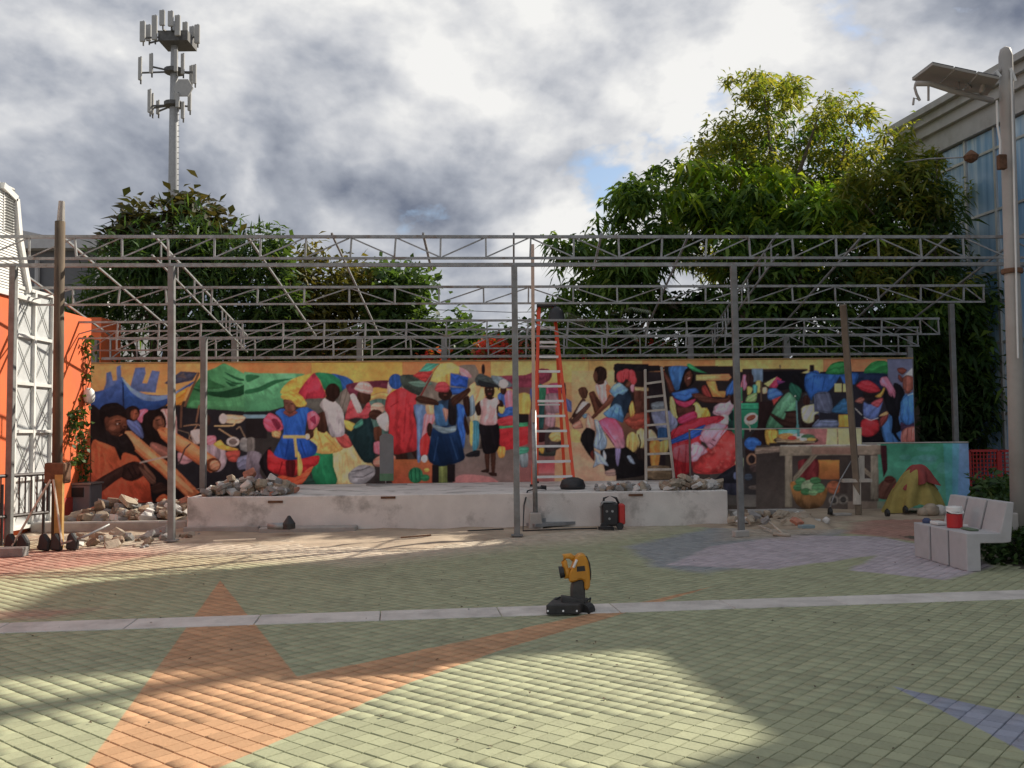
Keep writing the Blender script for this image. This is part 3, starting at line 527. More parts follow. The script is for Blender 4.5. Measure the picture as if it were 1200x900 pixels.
poly([(232, 400), (282, 372), (280, 470), (228, 440)], (202, 134, 112)); poly([(196, 486), (226, 420), (278, 460), (268, 540), (290, 620), (242, 572)], (26, 22, 24), sm=0); poly([(270, 250), (300, 200), (360, 180), (386, 232), (370, 262), (330, 330), (280, 330)], (212, 140, 70)); poly([(272, 212), (322, 156), (366, 200), (372, 252), (330, 304), (292, 262)], (216, 166, 158)); poly([(242, 222), (270, 202), (322, 282), (302, 314), (260, 276)], (112, 62, 44)); poly([(275, 120), (305, 100), (310, 165), (285, 170), (270, 145)], (104, 64, 46)); ell(312, 112, 34, 42, (34, 25, 23))
poly([(384, 76), (400, 54), (480, 66), (640, 64), (680, 80), (650, 96), (552, 102), (552, 230), (500, 220), (512, 132), (430, 96), (424, 150), (390, 142)], (32, 28, 31), sm=0, sh=.05)
poly([(486, 200), (520, 180), (562, 230), (562, 425), (480, 434), (436, 390), (500, 330)], (164, 80, 58)); ell(540, 258, 36, 40, (44, 30, 28)); poly([(478, 300), (500, 268), (522, 330), (490, 356)], (224, 156, 62)); poly([(440, 372), (560, 400), (562, 425), (460, 420)], (130, 62, 48)); ell(492, 496, 36, 56, (212, 178, 96)); ell(545, 486, 30, 56, (206, 170, 100)); ell(560, 545, 26, 70, (44, 36, 36)); ell(488, 560, 26, 30, (196, 160, 80))
poly([(270, 400), (300, 430), (345, 505), (332, 548), (292, 562), (268, 500)], (150, 174, 198)); poly([(288, 560), (400, 540), (480, 536), (562, 620), (556, 690), (400, 712), (330, 694)], (28, 25, 28)); poly([(286, 384), (340, 360), (424, 392), (462, 470), (474, 545), (420, 566), (360, 486)], (214, 76, 116), (226, 150, 176)); line([(330, 400), (400, 540)], 7, (180, 40, 90), .6); poly([(280, 585), (330, 562), (345, 622), (300, 652), (262, 642)], (156, 178, 200)); poly([(330, 560), (350, 620), (330, 610)], (200, 210, 220)); poly([(468, 588), (522, 602), (526, 634), (490, 630)], (150, 166, 186)); poly([(300, 660), (350, 655), (360, 685), (310, 690)], (200, 190, 186)); poly([(385, 560), (410, 560), (415, 640), (395, 640)], (196, 150, 180), al=.7)
poly([(396, 250), (470, 208), (494, 262), (462, 340), (432, 392), (352, 372)], (32, 46, 66)); poly([(352, 368), (400, 310), (440, 286), (452, 350), (422, 394)], (104, 152, 190)); line([(380, 320), (370, 370)], 5, (60, 100, 150)); poly([(362, 212), (400, 164), (450, 174), (474, 210), (402, 248)], (134, 178, 206)); poly([(378, 238), (398, 262), (300, 354), (258, 380), (248, 366), (320, 300)], (118, 66, 50)); poly([(440, 176), (500, 128), (512, 145), (470, 190)], (110, 58, 44)); poly([(402, 122), (438, 84), (492, 90), (512, 140), (480, 168), (420, 166)], (198, 66, 76)); line([(440, 90), (432, 160)], 4, (140, 36, 50)); line([(470, 90), (470, 150)], 4, (140, 36, 50)); poly([(470, 160), (500, 165), (495, 215), (478, 200)], (210, 120, 130))
rect(562, 100, 680, 720, (48, 40, 44)); poly([(600, 330), (700, 320), (750, 390), (720, 440), (640, 440)], (136, 144, 176)); poly([(640, 420), (700, 430), (690, 520), (640, 510)], (50, 86, 130)); poly([(520, 440), (600, 430), (632, 480), (540, 500)], (216, 196, 150)); poly([(590, 500), (650, 500), (640, 640), (600, 640)], (206, 130, 50)); poly([(650, 500), (700, 490), (690, 560), (650, 560)], (206, 176, 90)); poly([(600, 280), (680, 270), (670, 320), (610, 320)], (130, 140, 150)); poly([(580, 640), (700, 640), (710, 710), (580, 710)], (130, 110, 84)); poly([(670, 130), (700, 150), (700, 200), (670, 190)], (220, 180, 90))
# ---------------- big woman in pink and red, red fruit, market stall
setp(770, 415, 4.863)
rect(60, 70, 460, 330, (40, 32, 36)); rect(470, 100, 924, 870, (40, 34, 38), (58, 54, 54)); rect(300, 330, 500, 860, (46, 42, 44), (84, 78, 74))
poly([(70, 74), (155, 74), (145, 180), (95, 200), (70, 140)], (56, 108, 168)); poly([(170, 62), (185, 55), (222, 78), (260, 100), (200, 98)], (44, 146, 92)); poly([(218, 118), (412, 114), (410, 152), (222, 152)], (214, 186, 98), (176, 140, 84), 'x', sm=0, sh=.1); poly([(284, 155), (345, 155), (350, 210), (388, 250), (310, 250)], (224, 142, 62), sm=0); poly([(254, 195), (284, 172), (312, 245), (280, 248)], (160, 46, 46), sm=0); poly([(398, 114), (428, 130), (404, 152)], (224, 140, 60)); poly([(335, 160), (395, 155), (390, 210), (350, 205)], (44, 34, 36)); poly([(388, 215), (425, 160), (460, 145), (455, 220), (405, 248)], (56, 98, 172))
poly([(25, 100), (62, 105), (104, 190), (84, 226), (48, 160)], (92, 50, 40)); ell(165, 150, 58, 80, (34, 26, 28)); poly([(150, 100), (185, 85), (208, 115), (205, 170), (175, 190), (152, 150)], (96, 56, 42)); poly([(170, 128), (200, 120), (195, 150), (175, 152)], (70, 36, 30)); line([(168, 152), (196, 148)], 7, (216, 190, 170))
poly([(320, 340), (330, 310), (412, 258), (434, 290), (412, 332), (380, 358)], (212, 162, 176)); ell(434, 262, 24, 34, SK3); poly([(380, 330), (410, 330), (405, 400), (380, 390)], (214, 196, 190))
poly([(196, 290), (240, 268), (300, 345), (268, 360), (232, 388)], (228, 204, 92)); poly([(100, 300), (205, 296), (214, 345), (130, 366)], (88, 48, 40)); poly([(80, 226), (120, 208), (170, 222), (232, 196), (244, 230), (182, 262), (118, 268)], (48, 92, 180)); poly([(92, 254), (150, 272), (234, 262), (192, 304), (120, 298)], (214, 54, 106)); poly([(186, 232), (260, 240), (380, 250), (446, 226), (436, 262), (360, 280), (248, 284)], (90, 52, 42)); poly([(126, 372), (212, 330), (234, 372), (150, 398)], (212, 56, 112))
poly([(88, 432), (200, 392), (350, 350), (390, 372), (330, 424), (260, 450), (250, 520), (232, 592), (160, 690), (94, 714), (84, 600), (80, 490)], (200, 44, 64), (186, 28, 40)); line([(140, 470), (120, 690)], 9, (130, 10, 30), .6); line([(190, 440), (180, 660)], 9, (140, 14, 30), .5); poly([(78, 492), (180, 452), (272, 400), (280, 440), (200, 484), (100, 518)], (44, 86, 184)); poly([(85, 520), (150, 540), (200, 620), (140, 620), (90, 600)], (216, 110, 130), al=.6)
poly([(372, 440), (440, 462), (466, 540), (452, 622), (392, 672), (300, 684), (210, 674), (206, 612), (250, 570), (300, 520), (330, 476)], (214, 70, 64), (196, 48, 48), sh=.2)
for k in range(26): ell(random.uniform(260, 440), random.uniform(490, 655), random.uniform(7, 15), random.uniform(6, 12), (228, 130, 116), sh=0, al=.35)
poly([(242, 474), (320, 410), (380, 345), (402, 385), (340, 470), (322, 530), (300, 500), (270, 505)], (222, 146, 174)); poly([(192, 522), (232, 500), (288, 570), (210, 614), (200, 570)], (226, 152, 176)); line([(190, 470), (200, 690)], 6, (60, 30, 40), .8); line([(300, 500), (330, 525)], 4, (150, 60, 90))
ell(452, 680, 22, 40, (96, 104, 140)); poly([(440, 600), (490, 590), (490, 650), (460, 660)], (170, 190, 150)); poly([(380, 690), (440, 660), (480, 700), (470, 800), (390, 790)], (52, 52, 66))
poly([(404, 300), (440, 278), (578, 274), (582, 372), (505, 362), (492, 480), (440, 482), (408, 366)], (36, 148, 104), (28, 124, 90), sm=0, sh=.15); ell(430, 350, 22, 30, (30, 46, 44)); ell(430, 400, 24, 26, (36, 60, 56)); line([(440, 322), (580, 318)], 5, (20, 90, 66))
ell(536, 378, 42, 48, (210, 190, 180)); ell(540, 362, 32, 22, (140, 60, 60)); line([(520, 390), (535, 430)], 6, (200, 170, 150)); rect(575, 240, 650, 500, (52, 34, 34))
rect(540, 84, 602, 152, (122, 152, 176)); poly([(506, 196), (555, 172), (596, 158), (594, 262), (520, 258)], (228, 200, 76)); poly([(545, 185), (580, 175), (575, 260), (550, 262)], (70, 160, 110)); poly([(486, 145), (512, 140), (510, 250), (480, 280), (470, 200)], (214, 110, 130)); poly([(465, 200), (490, 190), (500, 250), (475, 270)], (60, 130, 90)); ell(528, 138, 23, 32, SK3)
poly([(578, 100), (830, 92), (924, 96), (860, 110), (760, 170), (680, 200), (600, 150)], (24, 22, 26), sm=0, sh=0); poly([(770, 120), (890, 100), (840, 115), (830, 180), (760, 170)], (28, 26, 30)); rect(870, 62, 894, 108, (34, 30, 32)); poly([(820, 115), (860, 95), (895, 105)], (220, 180, 90), sm=0)
poly([(606, 172), (690, 130), (662, 192)], (226, 190, 84), sm=0); poly([(640, 192), (690, 128), (735, 160), (692, 192)], (212, 76, 124), sm=0); poly([(612, 212), (690, 194), (712, 232), (632, 260)], (74, 124, 188), sm=0); poly([(646, 262), (708, 236), (682, 292)], (200, 72, 60), sm=0)
poly([(850, 110), (924, 104), (924, 330), (870, 300), (845, 200)], (46, 92, 170), (36, 72, 140)); poly([(590, 300), (640, 300), (640, 500), (590, 500)], (46, 30, 30))
poly([(618, 410), (650, 320), (700, 262), (756, 214), (802, 270), (798, 335), (720, 335), (732, 380), (702, 415), (620, 424)], (98, 166, 124), (78, 146, 104)); poly([(752, 170), (800, 192), (824, 240), (802, 278), (762, 222)], (38, 104, 80)); poly([(636, 322), (700, 342), (790, 322), (806, 395), (722, 402), (650, 354)], (58, 38, 33)); line([(800, 270), (806, 430)], 12, (90, 140, 140)); poly([(700, 430), (792, 430), (782, 462), (700, 466)], (74, 180, 150), sm=0); poly([(616, 430), (682, 436), (666, 516), (624, 512)], (222, 166, 52), sm=0)
ell(862, 262, 36, 44, (54, 58, 64)); ell(855, 262, 22, 30, SK3); poly([(822, 304), (850, 288), (908, 288), (916, 342), (890, 394), (840, 394), (820, 342)], (224, 214, 150)); poly([(880, 400), (924, 380), (924, 420), (870, 425)], (110, 110, 150))
line([(190, 426), (924, 422)], 4, (210, 200, 190), .8); poly([(830, 425), (924, 425), (924, 470), (850, 465)], (176, 110, 110), sm=0)
ell(545, 508, 48, 38, (44, 96, 176)); poly([(505, 540), (580, 535), (590, 580), (520, 590)], (48, 34, 34)); ell(540, 600, 32, 36, (150, 110, 84)); ell(540, 600, 20, 24, (40, 32, 34)); poly([(585, 545), (620, 530), (640, 580), (600, 590)], (60, 120, 70)); rect(614, 520, 702, 562, (140, 114, 102), sh=.2); poly([(660, 640), (700, 610), (700, 690)], (196, 190, 176)); ell(662, 760, 38, 36, (142, 100, 88)); poly([(630, 660), (690, 640), (690, 740), (640, 720)], (60, 44, 44)); ell(708, 810, 12, 20, (60, 96, 150)); rect(480, 800, 720, 870, (92, 86, 82), (120, 112, 104))
for x, y, rx, ry, c in [(620, 330, 18, 40, (120, 70, 50)), (600, 200, 14, 20, (200, 150, 70)), (470, 400, 20, 30, (60, 150, 120)), (690, 470, 30, 20, (190, 90, 60)), (590, 450, 16, 24, (160, 120, 90)), (560, 650, 34, 26, (74, 60, 58)), (610, 690, 22, 30, (120, 88, 70)), (520, 700, 24, 20, (64, 74, 90)), (560, 760, 40, 14, (96, 84, 78)), (470, 560, 12, 60, (150, 160, 130)), (850, 200, 20, 26, (70, 50, 50)), (730, 140, 26, 20, (170, 60, 90)), (740, 470, 12, 30, (50, 120, 110)), (300, 110, 22, 26, (60, 40, 36)), (360, 90, 40, 12, (150, 60, 50)), (250, 180, 18, 30, (120, 100, 60)), (430, 200, 14, 40, (200, 170, 120))]: ell(x, y, rx, ry, c)
for a in ([(610, 300), (640, 420)], [(590, 120), (600, 300)], [(460, 100), (468, 280)], [(700, 60), (705, 110)]): line(a, 7, (120, 96, 76))
# ---------------- finer pass over the dancers, the woman in red and the stall
def fig(p, c, c2=None, ax='y', sh=.3, ol=.55, wd=.55):
    poly(p, c, c2, ax, 1, sh)
    if ol: line(list(p)+[p[0]], wd*panel[2], tuple(v*.35 for v in c), ol)
setp(670, 425, 6.43)
rect(0, 60, 335, 900, (210, 168, 110), (192, 150, 122)); poly([(0, 500), (60, 520), (70, 600), (0, 590)], (214, 176, 90), sh=0, al=.7)
rect(335, 10, 579, 380, (46, 36, 35)); poly([(335, 380), (579, 380), (579, 700), (520, 720), (430, 640), (335, 640)], (120, 78, 58), (74, 56, 48), sm=0, sh=0); poly([(320, 12), (345, 5), (579, 15), (579, 62), (345, 60), (332, 150), (322, 150)], (30, 28, 32), sm=0)
fig([(460, 200), (520, 180), (579, 215), (579, 420), (480, 400), (470, 280)], (88, 52, 42)); fig([(395, 430), (480, 385), (579, 380), (579, 490), (480, 505), (420, 470)], (160, 70, 54)); fig([(428, 312), (460, 290), (478, 380), (442, 412)], (226, 156, 66)); poly([(470, 182), (579, 190), (579, 215), (480, 212)], (206, 170, 120), sm=0)
ell(522, 570, 42, 78, (216, 192, 124)); ell(455, 600, 46, 78, (208, 174, 92)); line([(500, 540), (520, 600), (500, 690)], 9, (30, 26, 26)); ell(520, 690, 36, 48, (44, 34, 34)); line([(435, 590), (425, 680)], 5, (150, 112, 50))
fig([(50, 205), (70, 186), (102, 186), (122, 218), (110, 265), (78, 268), (60, 240)], (78, 50, 38)); fig([(0, 405), (60, 300), (82, 270), (104, 290), (30, 405)], (74, 50, 44)); fig([(30, 385), (52, 332), (86, 290), (132, 302), (100, 345)], (218, 208, 194)); fig([(0, 430), (120, 308), (142, 322), (62, 422), (10, 470)], (96, 64, 56)); fig([(0, 472), (62, 432), (84, 490), (20, 500)], (200, 134, 114)); fig([(80, 400), (110, 382), (125, 410), (95, 420)], (110, 150, 175))
fig([(105, 460), (122, 380), (166, 430), (180, 522), (110, 492)], (210, 156, 134)); fig([(110, 490), (176, 520), (166, 610), (168, 742), (64, 586)], (28, 25, 27), ol=0); poly([(140, 690), (168, 742), (160, 660)], (96, 40, 34))
fig([(160, 290), (200, 340), (186, 402), (164, 362)], (220, 146, 66)); fig([(178, 168), (250, 124), (282, 182), (276, 262), (240, 322), (190, 232)], (226, 182, 174), (208, 160, 160)); fig([(258, 165), (292, 182), (286, 252), (268, 272)], (198, 104, 64), ol=0); fig([(130, 232), (166, 214), (188, 252), (238, 330), (214, 352), (182, 388), (152, 312)], (92, 54, 41)); poly([(186, 256), (238, 330), (214, 350), (180, 290)], (62, 36, 30))
fig([(164, 92), (180, 42), (216, 28), (258, 50), (264, 110), (240, 140), (186, 156), (166, 122)], (44, 30, 27)); poly([(164, 92), (182, 60), (196, 100), (190, 150), (168, 122)], (92, 58, 44)); poly([(196, 140), (244, 126), (240, 158), (200, 166)], (60, 38, 32))
fig([(216, 660), (330, 640), (420, 640), (500, 720), (514, 800), (400, 852), (262, 832), (236, 740)], (30, 27, 29), ol=0); poly([(330, 640), (372, 640), (350, 780), (332, 740)], (128, 116, 156)); poly([(416, 706), (442, 700), (478, 762), (440, 752)], (148, 166, 190)); poly([(250, 820), (320, 800), (330, 850), (260, 850)], (150, 120, 110))
fig([(194, 450), (260, 412), (332, 430), (382, 500), (402, 600), (392, 642), (330, 642), (280, 560), (230, 500)], (208, 64, 104), (228, 164, 184)); line([(240, 480), (330, 600)], 8, (160, 36, 76), .6); line([(260, 540), (320, 620)], 9, (60, 30, 44), .6)
fig([(170, 432), (202, 440), (240, 520), (266, 582), (256, 642), (210, 660), (164, 630), (186, 520)], (168, 186, 204), (124, 148, 174)); line([(205, 470), (225, 560), (200, 620)], 6, (70, 90, 112), .7); line([(225, 520), (250, 600)], 5, (70, 90, 112), .7); fig([(170, 662), (214, 690), (242, 720), (278, 780), (216, 762), (160, 792), (182, 722)], (158, 176, 196)); poly([(240, 660), (262, 700), (255, 740), (235, 710)], (180, 194, 208))
fig([(326, 252), (420, 205), (452, 270), (422, 360), (386, 430), (300, 402), (290, 330)], (36, 50, 68)); fig([(238, 382), (300, 330), (330, 308), (372, 330), (392, 402), (382, 452), (320, 420), (270, 412)], (118, 166, 204), (52, 102, 152)); line([(330, 330), (300, 400)], 6, (40, 76, 120), .7); line([(360, 340), (350, 430)], 6, (40, 76, 120), .7)
fig([(284, 242), (316, 254), (300, 302), (220, 372), (166, 422), (150, 410), (200, 350), (262, 288)], (116, 66, 50)); fig([(284, 216), (320, 165), (360, 150), (402, 180), (426, 206), (386, 242), (350, 236), (326, 262)], (148, 190, 218), (92, 142, 184))
fig([(438, 150), (472, 160), (466, 222), (445, 212)], (218, 134, 154)); fig([(400, 170), (440, 120), (472, 100), (484, 116), (432, 186)], (122, 68, 52))
for x, y, rx, ry in ((372, 106, 36, 46), (410, 86, 36, 40), (448, 98, 34, 46), (466, 132, 24, 34)): ell(x, y, rx, ry, (204, 64, 72)); 
line([(395, 70), (385, 140)], 4, (120, 26, 36)); line([(430, 66), (432, 130)], 4, (120, 26, 36))
setp(745, 425, 6.43)
rect(215, 25, 770, 340, (44, 37, 38)); poly([(250, 32), (390, 34), (342, 182), (300, 210), (264, 120)], (58, 106, 166)); poly([(384, 16), (412, 8), (470, 48), (540, 82), (430, 60)], (46, 146, 90)); poly([(455, 92), (702, 85), (722, 110), (700, 134), (455, 136)], (210, 192, 114), (206, 108, 62), 'x', sm=0, sh=.1); poly([(530, 140), (600, 140), (622, 215), (682, 215), (670, 262), (580, 256)], (222, 138, 62), sm=0); fig([(494, 192), (526, 170), (576, 262), (520, 262)], (146, 54, 50)); fig([(680, 202), (740, 120), (768, 125), (768, 212), (690, 252)], (54, 98, 168))
ell(262, 420, 44, 62, (134, 140, 176)); poly([(258, 260), (285, 270), (320, 400), (300, 420), (260, 360)], (206, 190, 110))
fig([(590, 332), (660, 290), (742, 280), (736, 342), (690, 402), (600, 382)], (214, 168, 182)); ell(736, 282, 24, 34, SK3); poly([(640, 400), (690, 396), (680, 470), (650, 470)], (206, 196, 190))
fig([(196, 55), (226, 75), (272, 150), (292, 212), (255, 226), (226, 130)], (104, 58, 46)); fig([(328, 204), (368, 62), (400, 40), (432, 70), (438, 150), (380, 194)], (28, 23, 25), ol=0); fig([(374, 82), (410, 56), (430, 92), (416, 160), (386, 182), (364, 130)], (94, 54, 42)); poly([(386, 120), (414, 104), (408, 132)], (150, 60, 54)); line([(390, 122), (410, 112)], 5, (226, 210, 196)); line([(382, 96), (396, 92)], 4, (30, 18, 16)); line([(408, 86), (420, 84)], 4, (30, 18, 16))
fig([(414, 352), (460, 294), (508, 372), (480, 442)], (226, 206, 98)); poly([(488, 442), (530, 338), (562, 402)], (210, 166, 48)); fig([(304, 310), (370, 335), (442, 320), (442, 372), (320, 412)], (80, 45, 38)); fig([(270, 230), (330, 215), (390, 200), (450, 190), (478, 225), (430, 252), (370, 292), (300, 270)], (56, 104, 180)); fig([(274, 250), (300, 276), (370, 296), (452, 270), (430, 312), (370, 338), (310, 312)], (210, 52, 96)); fig([(420, 236), (480, 230), (560, 264), (680, 270), (702, 238), (718, 266), (680, 302), (520, 302), (440, 262)], (92, 52, 43)); fig([(320, 416), (440, 364), (464, 412), (340, 462)], (206, 46, 92))
fig([(270, 622), (422, 580), (422, 720), (412, 820), (288, 882)], (200, 46, 58), (184, 30, 40)); poly([(290, 640), (402, 618), (402, 752), (290, 722)], (228, 126, 138), sh=.1, al=.6); line([(330, 640), (300, 860)], 8, (130, 16, 30), .6); line([(380, 620), (370, 840)], 8, (130, 16, 30), .6)
fig([(440, 742), (540, 672), (600, 622), (690, 510), (762, 560), (778, 642), (742, 762), (650, 822), (520, 832), (440, 802)], (212, 68, 64), (196, 50, 50), sh=.25)
for k in range(30): ell(random.uniform(520, 760), random.uniform(580, 800), random.uniform(8, 18), random.uniform(7, 14), (230, 136, 122), sh=0, al=.28)
fig([(270, 562), (320, 480), (460, 420), (640, 400), (668, 420), (600, 462), (520, 492), (400, 542), (280, 582)], (202, 42, 64)); fig([(264, 582), (380, 530), (460, 490), (522, 468), (522, 502), (430, 562), (270, 612)], (50, 96, 186)); fig([(490, 540), (520, 480), (600, 455), (682, 468), (692, 500), (640, 562), (602, 622), (560, 652), (520, 602)], (226, 154, 176)); line([(575, 575), (602, 592)], 6, (90, 36, 50)); line([(560, 604), (590, 626)], 6, (90, 36, 50)); line([(640, 545), (690, 470)], 5, (196, 60, 70)); fig([(420, 612), (500, 620), (542, 672), (490, 702), (460, 742), (414, 736)], (228, 162, 184)); line([(410, 560), (416, 830)], 7, (44, 32, 44)); fig([(650, 832), (782, 760), (792, 900), (600, 900)], (38, 38, 46), ol=0); ell(756, 852, 22, 30, (100, 108, 140))
setp(860, 425, 8.57)
rect(85, 62, 740, 660, (50, 41, 42)); poly([(250, 92), (700, 78), (742, 100), (722, 300), (600, 262), (430, 282), (430, 150), (290, 190)], (28, 26, 32), sm=0, sh=0); rect(180, 60, 292, 192, (110, 134, 160), sh=.1); poly([(630, 118), (750, 75), (760, 100), (680, 122)], (216, 186, 110), sm=0); rect(766, 28, 804, 104, (38, 32, 34))
fig([(88, 130), (126, 130), (132, 240), (94, 280)], (210, 116, 146)); fig([(134, 240), (176, 245), (192, 270), (160, 322), (134, 320)], (224, 200, 86)); fig([(220, 192), (274, 185), (272, 290), (230, 302)], (226, 204, 92)); fig([(190, 230), (236, 230), (226, 330), (200, 382)], (76, 156, 148)); fig([(290, 250), (332, 250), (337, 302), (290, 312)], (224, 186, 140)); fig([(140, 332), (230, 302), (216, 392), (120, 392)], (156, 196, 116)); ell(160, 165, 40, 62, (54, 36, 36))
poly([(300, 212), (442, 134), (350, 246)], (206, 206, 118), sm=0); poly([(350, 246), (430, 140), (482, 170), (426, 256)], (208, 54, 96), sm=0); poly([(430, 172), (522, 190), (440, 222)], (126, 60, 120), sm=0); fig([(344, 266), (426, 258), (492, 320), (400, 372), (340, 362)], (70, 116, 186)); poly([(385, 372), (482, 330), (400, 432)], (196, 66, 60), sm=0); line([(268, 190), (276, 420)], 14, (100, 78, 66))
rect(0, 405, 252, 470, (46, 158, 116), sh=.1); rect(0, 472, 246, 662, (38, 138, 102), (30, 116, 88)); line([(0, 470), (250, 468)], 6, (18, 70, 54)); ell(172, 562, 72, 58, (216, 198, 184), rot=-.4); ell(172, 554, 50, 26, (146, 74, 54), rot=-.4); line([(110, 600), (160, 640), (165, 690)], 10, (206, 180, 160))
poly([(250, 392), (386, 392), (380, 482), (332, 640), (310, 800), (150, 770), (240, 640)], (48, 33, 33), sm=0, sh=.1)
fig([(580, 120), (722, 110), (732, 250), (690, 302), (600, 212)], (27, 25, 29), ol=0); fig([(324, 656), (370, 520), (440, 402), (550, 294), (622, 360), (627, 482), (510, 492), (562, 562), (480, 656)], (108, 172, 132), (88, 152, 112)); fig([(554, 242), (576, 200), (682, 270), (652, 392), (610, 342), (560, 292)], (40, 102, 82)); ell(616, 336, 7, 8, (230, 225, 210), sh=0); fig([(344, 500), (380, 510), (500, 572), (530, 502), (622, 482), (642, 562), (622, 652), (500, 642), (400, 562)], (66, 42, 37)); line([(628, 380), (640, 650)], 15, (96, 146, 146))
fig([(728, 110), (860, 104), (860, 320), (770, 312), (720, 252)], (48, 96, 176), (36, 78, 148)); rect(815, 312, 870, 650, (78, 86, 116)); fig([(690, 330), (735, 312), (790, 380), (790, 430), (700, 430)], (64, 66, 72), ol=0); ell(728, 378, 38, 54, (64, 40, 37)); fig([(680, 562), (852, 522), (832, 642), (700, 652)], (50, 35, 35), ol=0); fig([(678, 462), (720, 430), (832, 420), (854, 502), (812, 522), (802, 592), (740, 612), (688, 572)], (226, 216, 154)); line([(810, 440), (800, 500)], 4, (190, 160, 70))
rect(0, 662, 330, 670, (200, 190, 180)); fig([(315, 675), (442, 680), (432, 822), (335, 822)], (226, 174, 60)); poly([(445, 670), (690, 670), (622, 742), (450, 732)], (84, 196, 166), sm=0); ell(190, 816, 76, 66, (48, 98, 172))
# ---------------- right end: stall keepers, table, basket, draped figure (low wall)
setp(900, 410, 4.284)
rect(262, 110, 730, 470, (34, 34, 42)); poly([(294, 124), (318, 72), (350, 60), (392, 60), (412, 124)], (40, 114, 54)); poly([(482, 112), (518, 66), (560, 54), (600, 62), (590, 122)], (40, 122, 58)); poly([(270, 118), (320, 112), (480, 108), (600, 118), (600, 160), (430, 210), (300, 150)], (34, 38, 60)); poly([(196, 120), (350, 126), (450, 116), (432, 200), (405, 205), (360, 150), (330, 182), (250, 218), (188, 204)], (44, 94, 178), (34, 78, 150)); line([(240, 130), (230, 205)], 6, (20, 56, 120)); line([(300, 132), (300, 190)], 6, (20, 56, 120))
rect(232, 218, 314, 312, (82, 88, 116), sh=.2); rect(332, 170, 368, 210, (222, 176, 70)); rect(376, 172, 412, 210, (222, 176, 70)); poly([(330, 240), (412, 240), (412, 320), (330, 310)], (50, 98, 156)); poly([(350, 326), (414, 326), (414, 392), (350, 392)], (214, 146, 40), sm=0); poly([(250, 350), (345, 330), (345, 392), (230, 392)], (120, 130, 160)); line([(315, 220), (330, 320)], 8, (24, 26, 34))
rect(598, 46, 738, 480, (100, 106, 136)); poly([(560, 340), (738, 330), (738, 480), (560, 480)], (66, 116, 178), sm=0, sh=.1)
poly([(440, 270), (470, 230), (560, 232), (604, 310), (580, 372), (556, 394), (480, 350), (444, 322)], (164, 72, 70)); poly([(478, 305), (520, 262), (566, 300), (556, 345), (500, 354)], (84, 116, 184)); line([(440, 300), (480, 340), (550, 345), (600, 315)], 5, (220, 200, 180)); poly([(556, 340), (604, 312), (600, 380), (560, 395)], (150, 60, 50)); poly([(456, 376), (500, 350), (556, 352), (568, 400), (530, 432), (468, 432)], (200, 40, 46)); ell(505, 232, 36, 24, SK3); poly([(540, 230), (580, 200), (590, 190), (570, 235)], (224, 170, 60)); poly([(442, 176), (480, 150), (530, 162), (566, 202), (540, 218), (480, 214), (448, 196)], (200, 36, 52)); poly([(440, 430), (580, 430), (600, 620), (570, 640), (560, 480), (440, 478)], (50, 26, 32), sm=0, sh=0); poly([(560, 400), (585, 470), (575, 480), (555, 440)], (180, 50, 50))
poly([(590, 210), (650, 164), (684, 220), (662, 310), (642, 410), (668, 460), (640, 450), (596, 400), (622, 320), (576, 282)], (26, 25, 31)); poly([(560, 158), (578, 134), (604, 136), (630, 180), (640, 242), (608, 226), (574, 182)], (222, 124, 152)); ell(702, 178, 32, 42, (140, 78, 62)); ell(664, 102, 16, 18, (130, 70, 56)); poly([(660, 100), (700, 120), (690, 160), (672, 150)], (136, 74, 58)); poly([(676, 124), (725, 86), (734, 134), (700, 138)], (214, 210, 210)); poly([(668, 232), (700, 225), (738, 222), (738, 378), (690, 392), (668, 350)], (62, 120, 188)); poly([(674, 398), (738, 390), (738, 472), (672, 472)], (202, 116, 104)); poly([(690, 350), (738, 345), (738, 395), (680, 392)], (60, 50, 80))
setp(940, 420, 8.57)
rect(170, 150, 862, 860, (44, 42, 50)); poly([(240, 156), (290, 60), (400, 28), (472, 50), (472, 156)], (40, 118, 62)); poly([(616, 150), (690, 50), (760, 24), (852, 38), (852, 160), (700, 158)], (40, 124, 64)); poly([(530, 170), (580, 150), (852, 158), (782, 322), (560, 242)], (36, 48, 78))
fig([(50, 160), (100, 145), (360, 165), (560, 145), (530, 262), (420, 252), (380, 182), (330, 262), (250, 342), (120, 362), (90, 422), (30, 280)], (52, 104, 182), (38, 86, 158)); line([(120, 170), (100, 330)], 7, (20, 52, 110), .6); line([(230, 180), (200, 330)], 7, (20, 52, 110), .6); rect(325, 250, 396, 336, (228, 204, 116)); rect(412, 255, 472, 336, (228, 204, 116)); fig([(130, 356), (276, 345), (302, 542), (150, 522)], (94, 100, 124)); fig([(310, 502), (420, 400), (482, 460), (482, 556), (310, 542)], (54, 106, 148)); rect(365, 565, 487, 692, (220, 156, 46), sh=.15); fig([(100, 692), (180, 620), (352, 620), (352, 692)], (116, 126, 156))
rect(862, 8, 1118, 330, (106, 110, 138)); fig([(800, 682), (900, 550), (912, 752), (982, 860), (840, 862)], (72, 122, 184)); fig([(1000, 420), (1050, 370), (1128, 350), (1138, 642), (1060, 682), (985, 602)], (72, 130, 192), (54, 106, 172)); poly([(990, 640), (1060, 670), (1138, 640), (1138, 700), (1000, 740)], (70, 50, 74)); fig([(1005, 732), (1060, 692), (1138, 690), (1138, 832), (1010, 852)], (210, 120, 108)); line([(1060, 700), (1050, 840)], 6, (120, 50, 44)); line([(1100, 700), (1092, 830)], 6, (120, 50, 44))
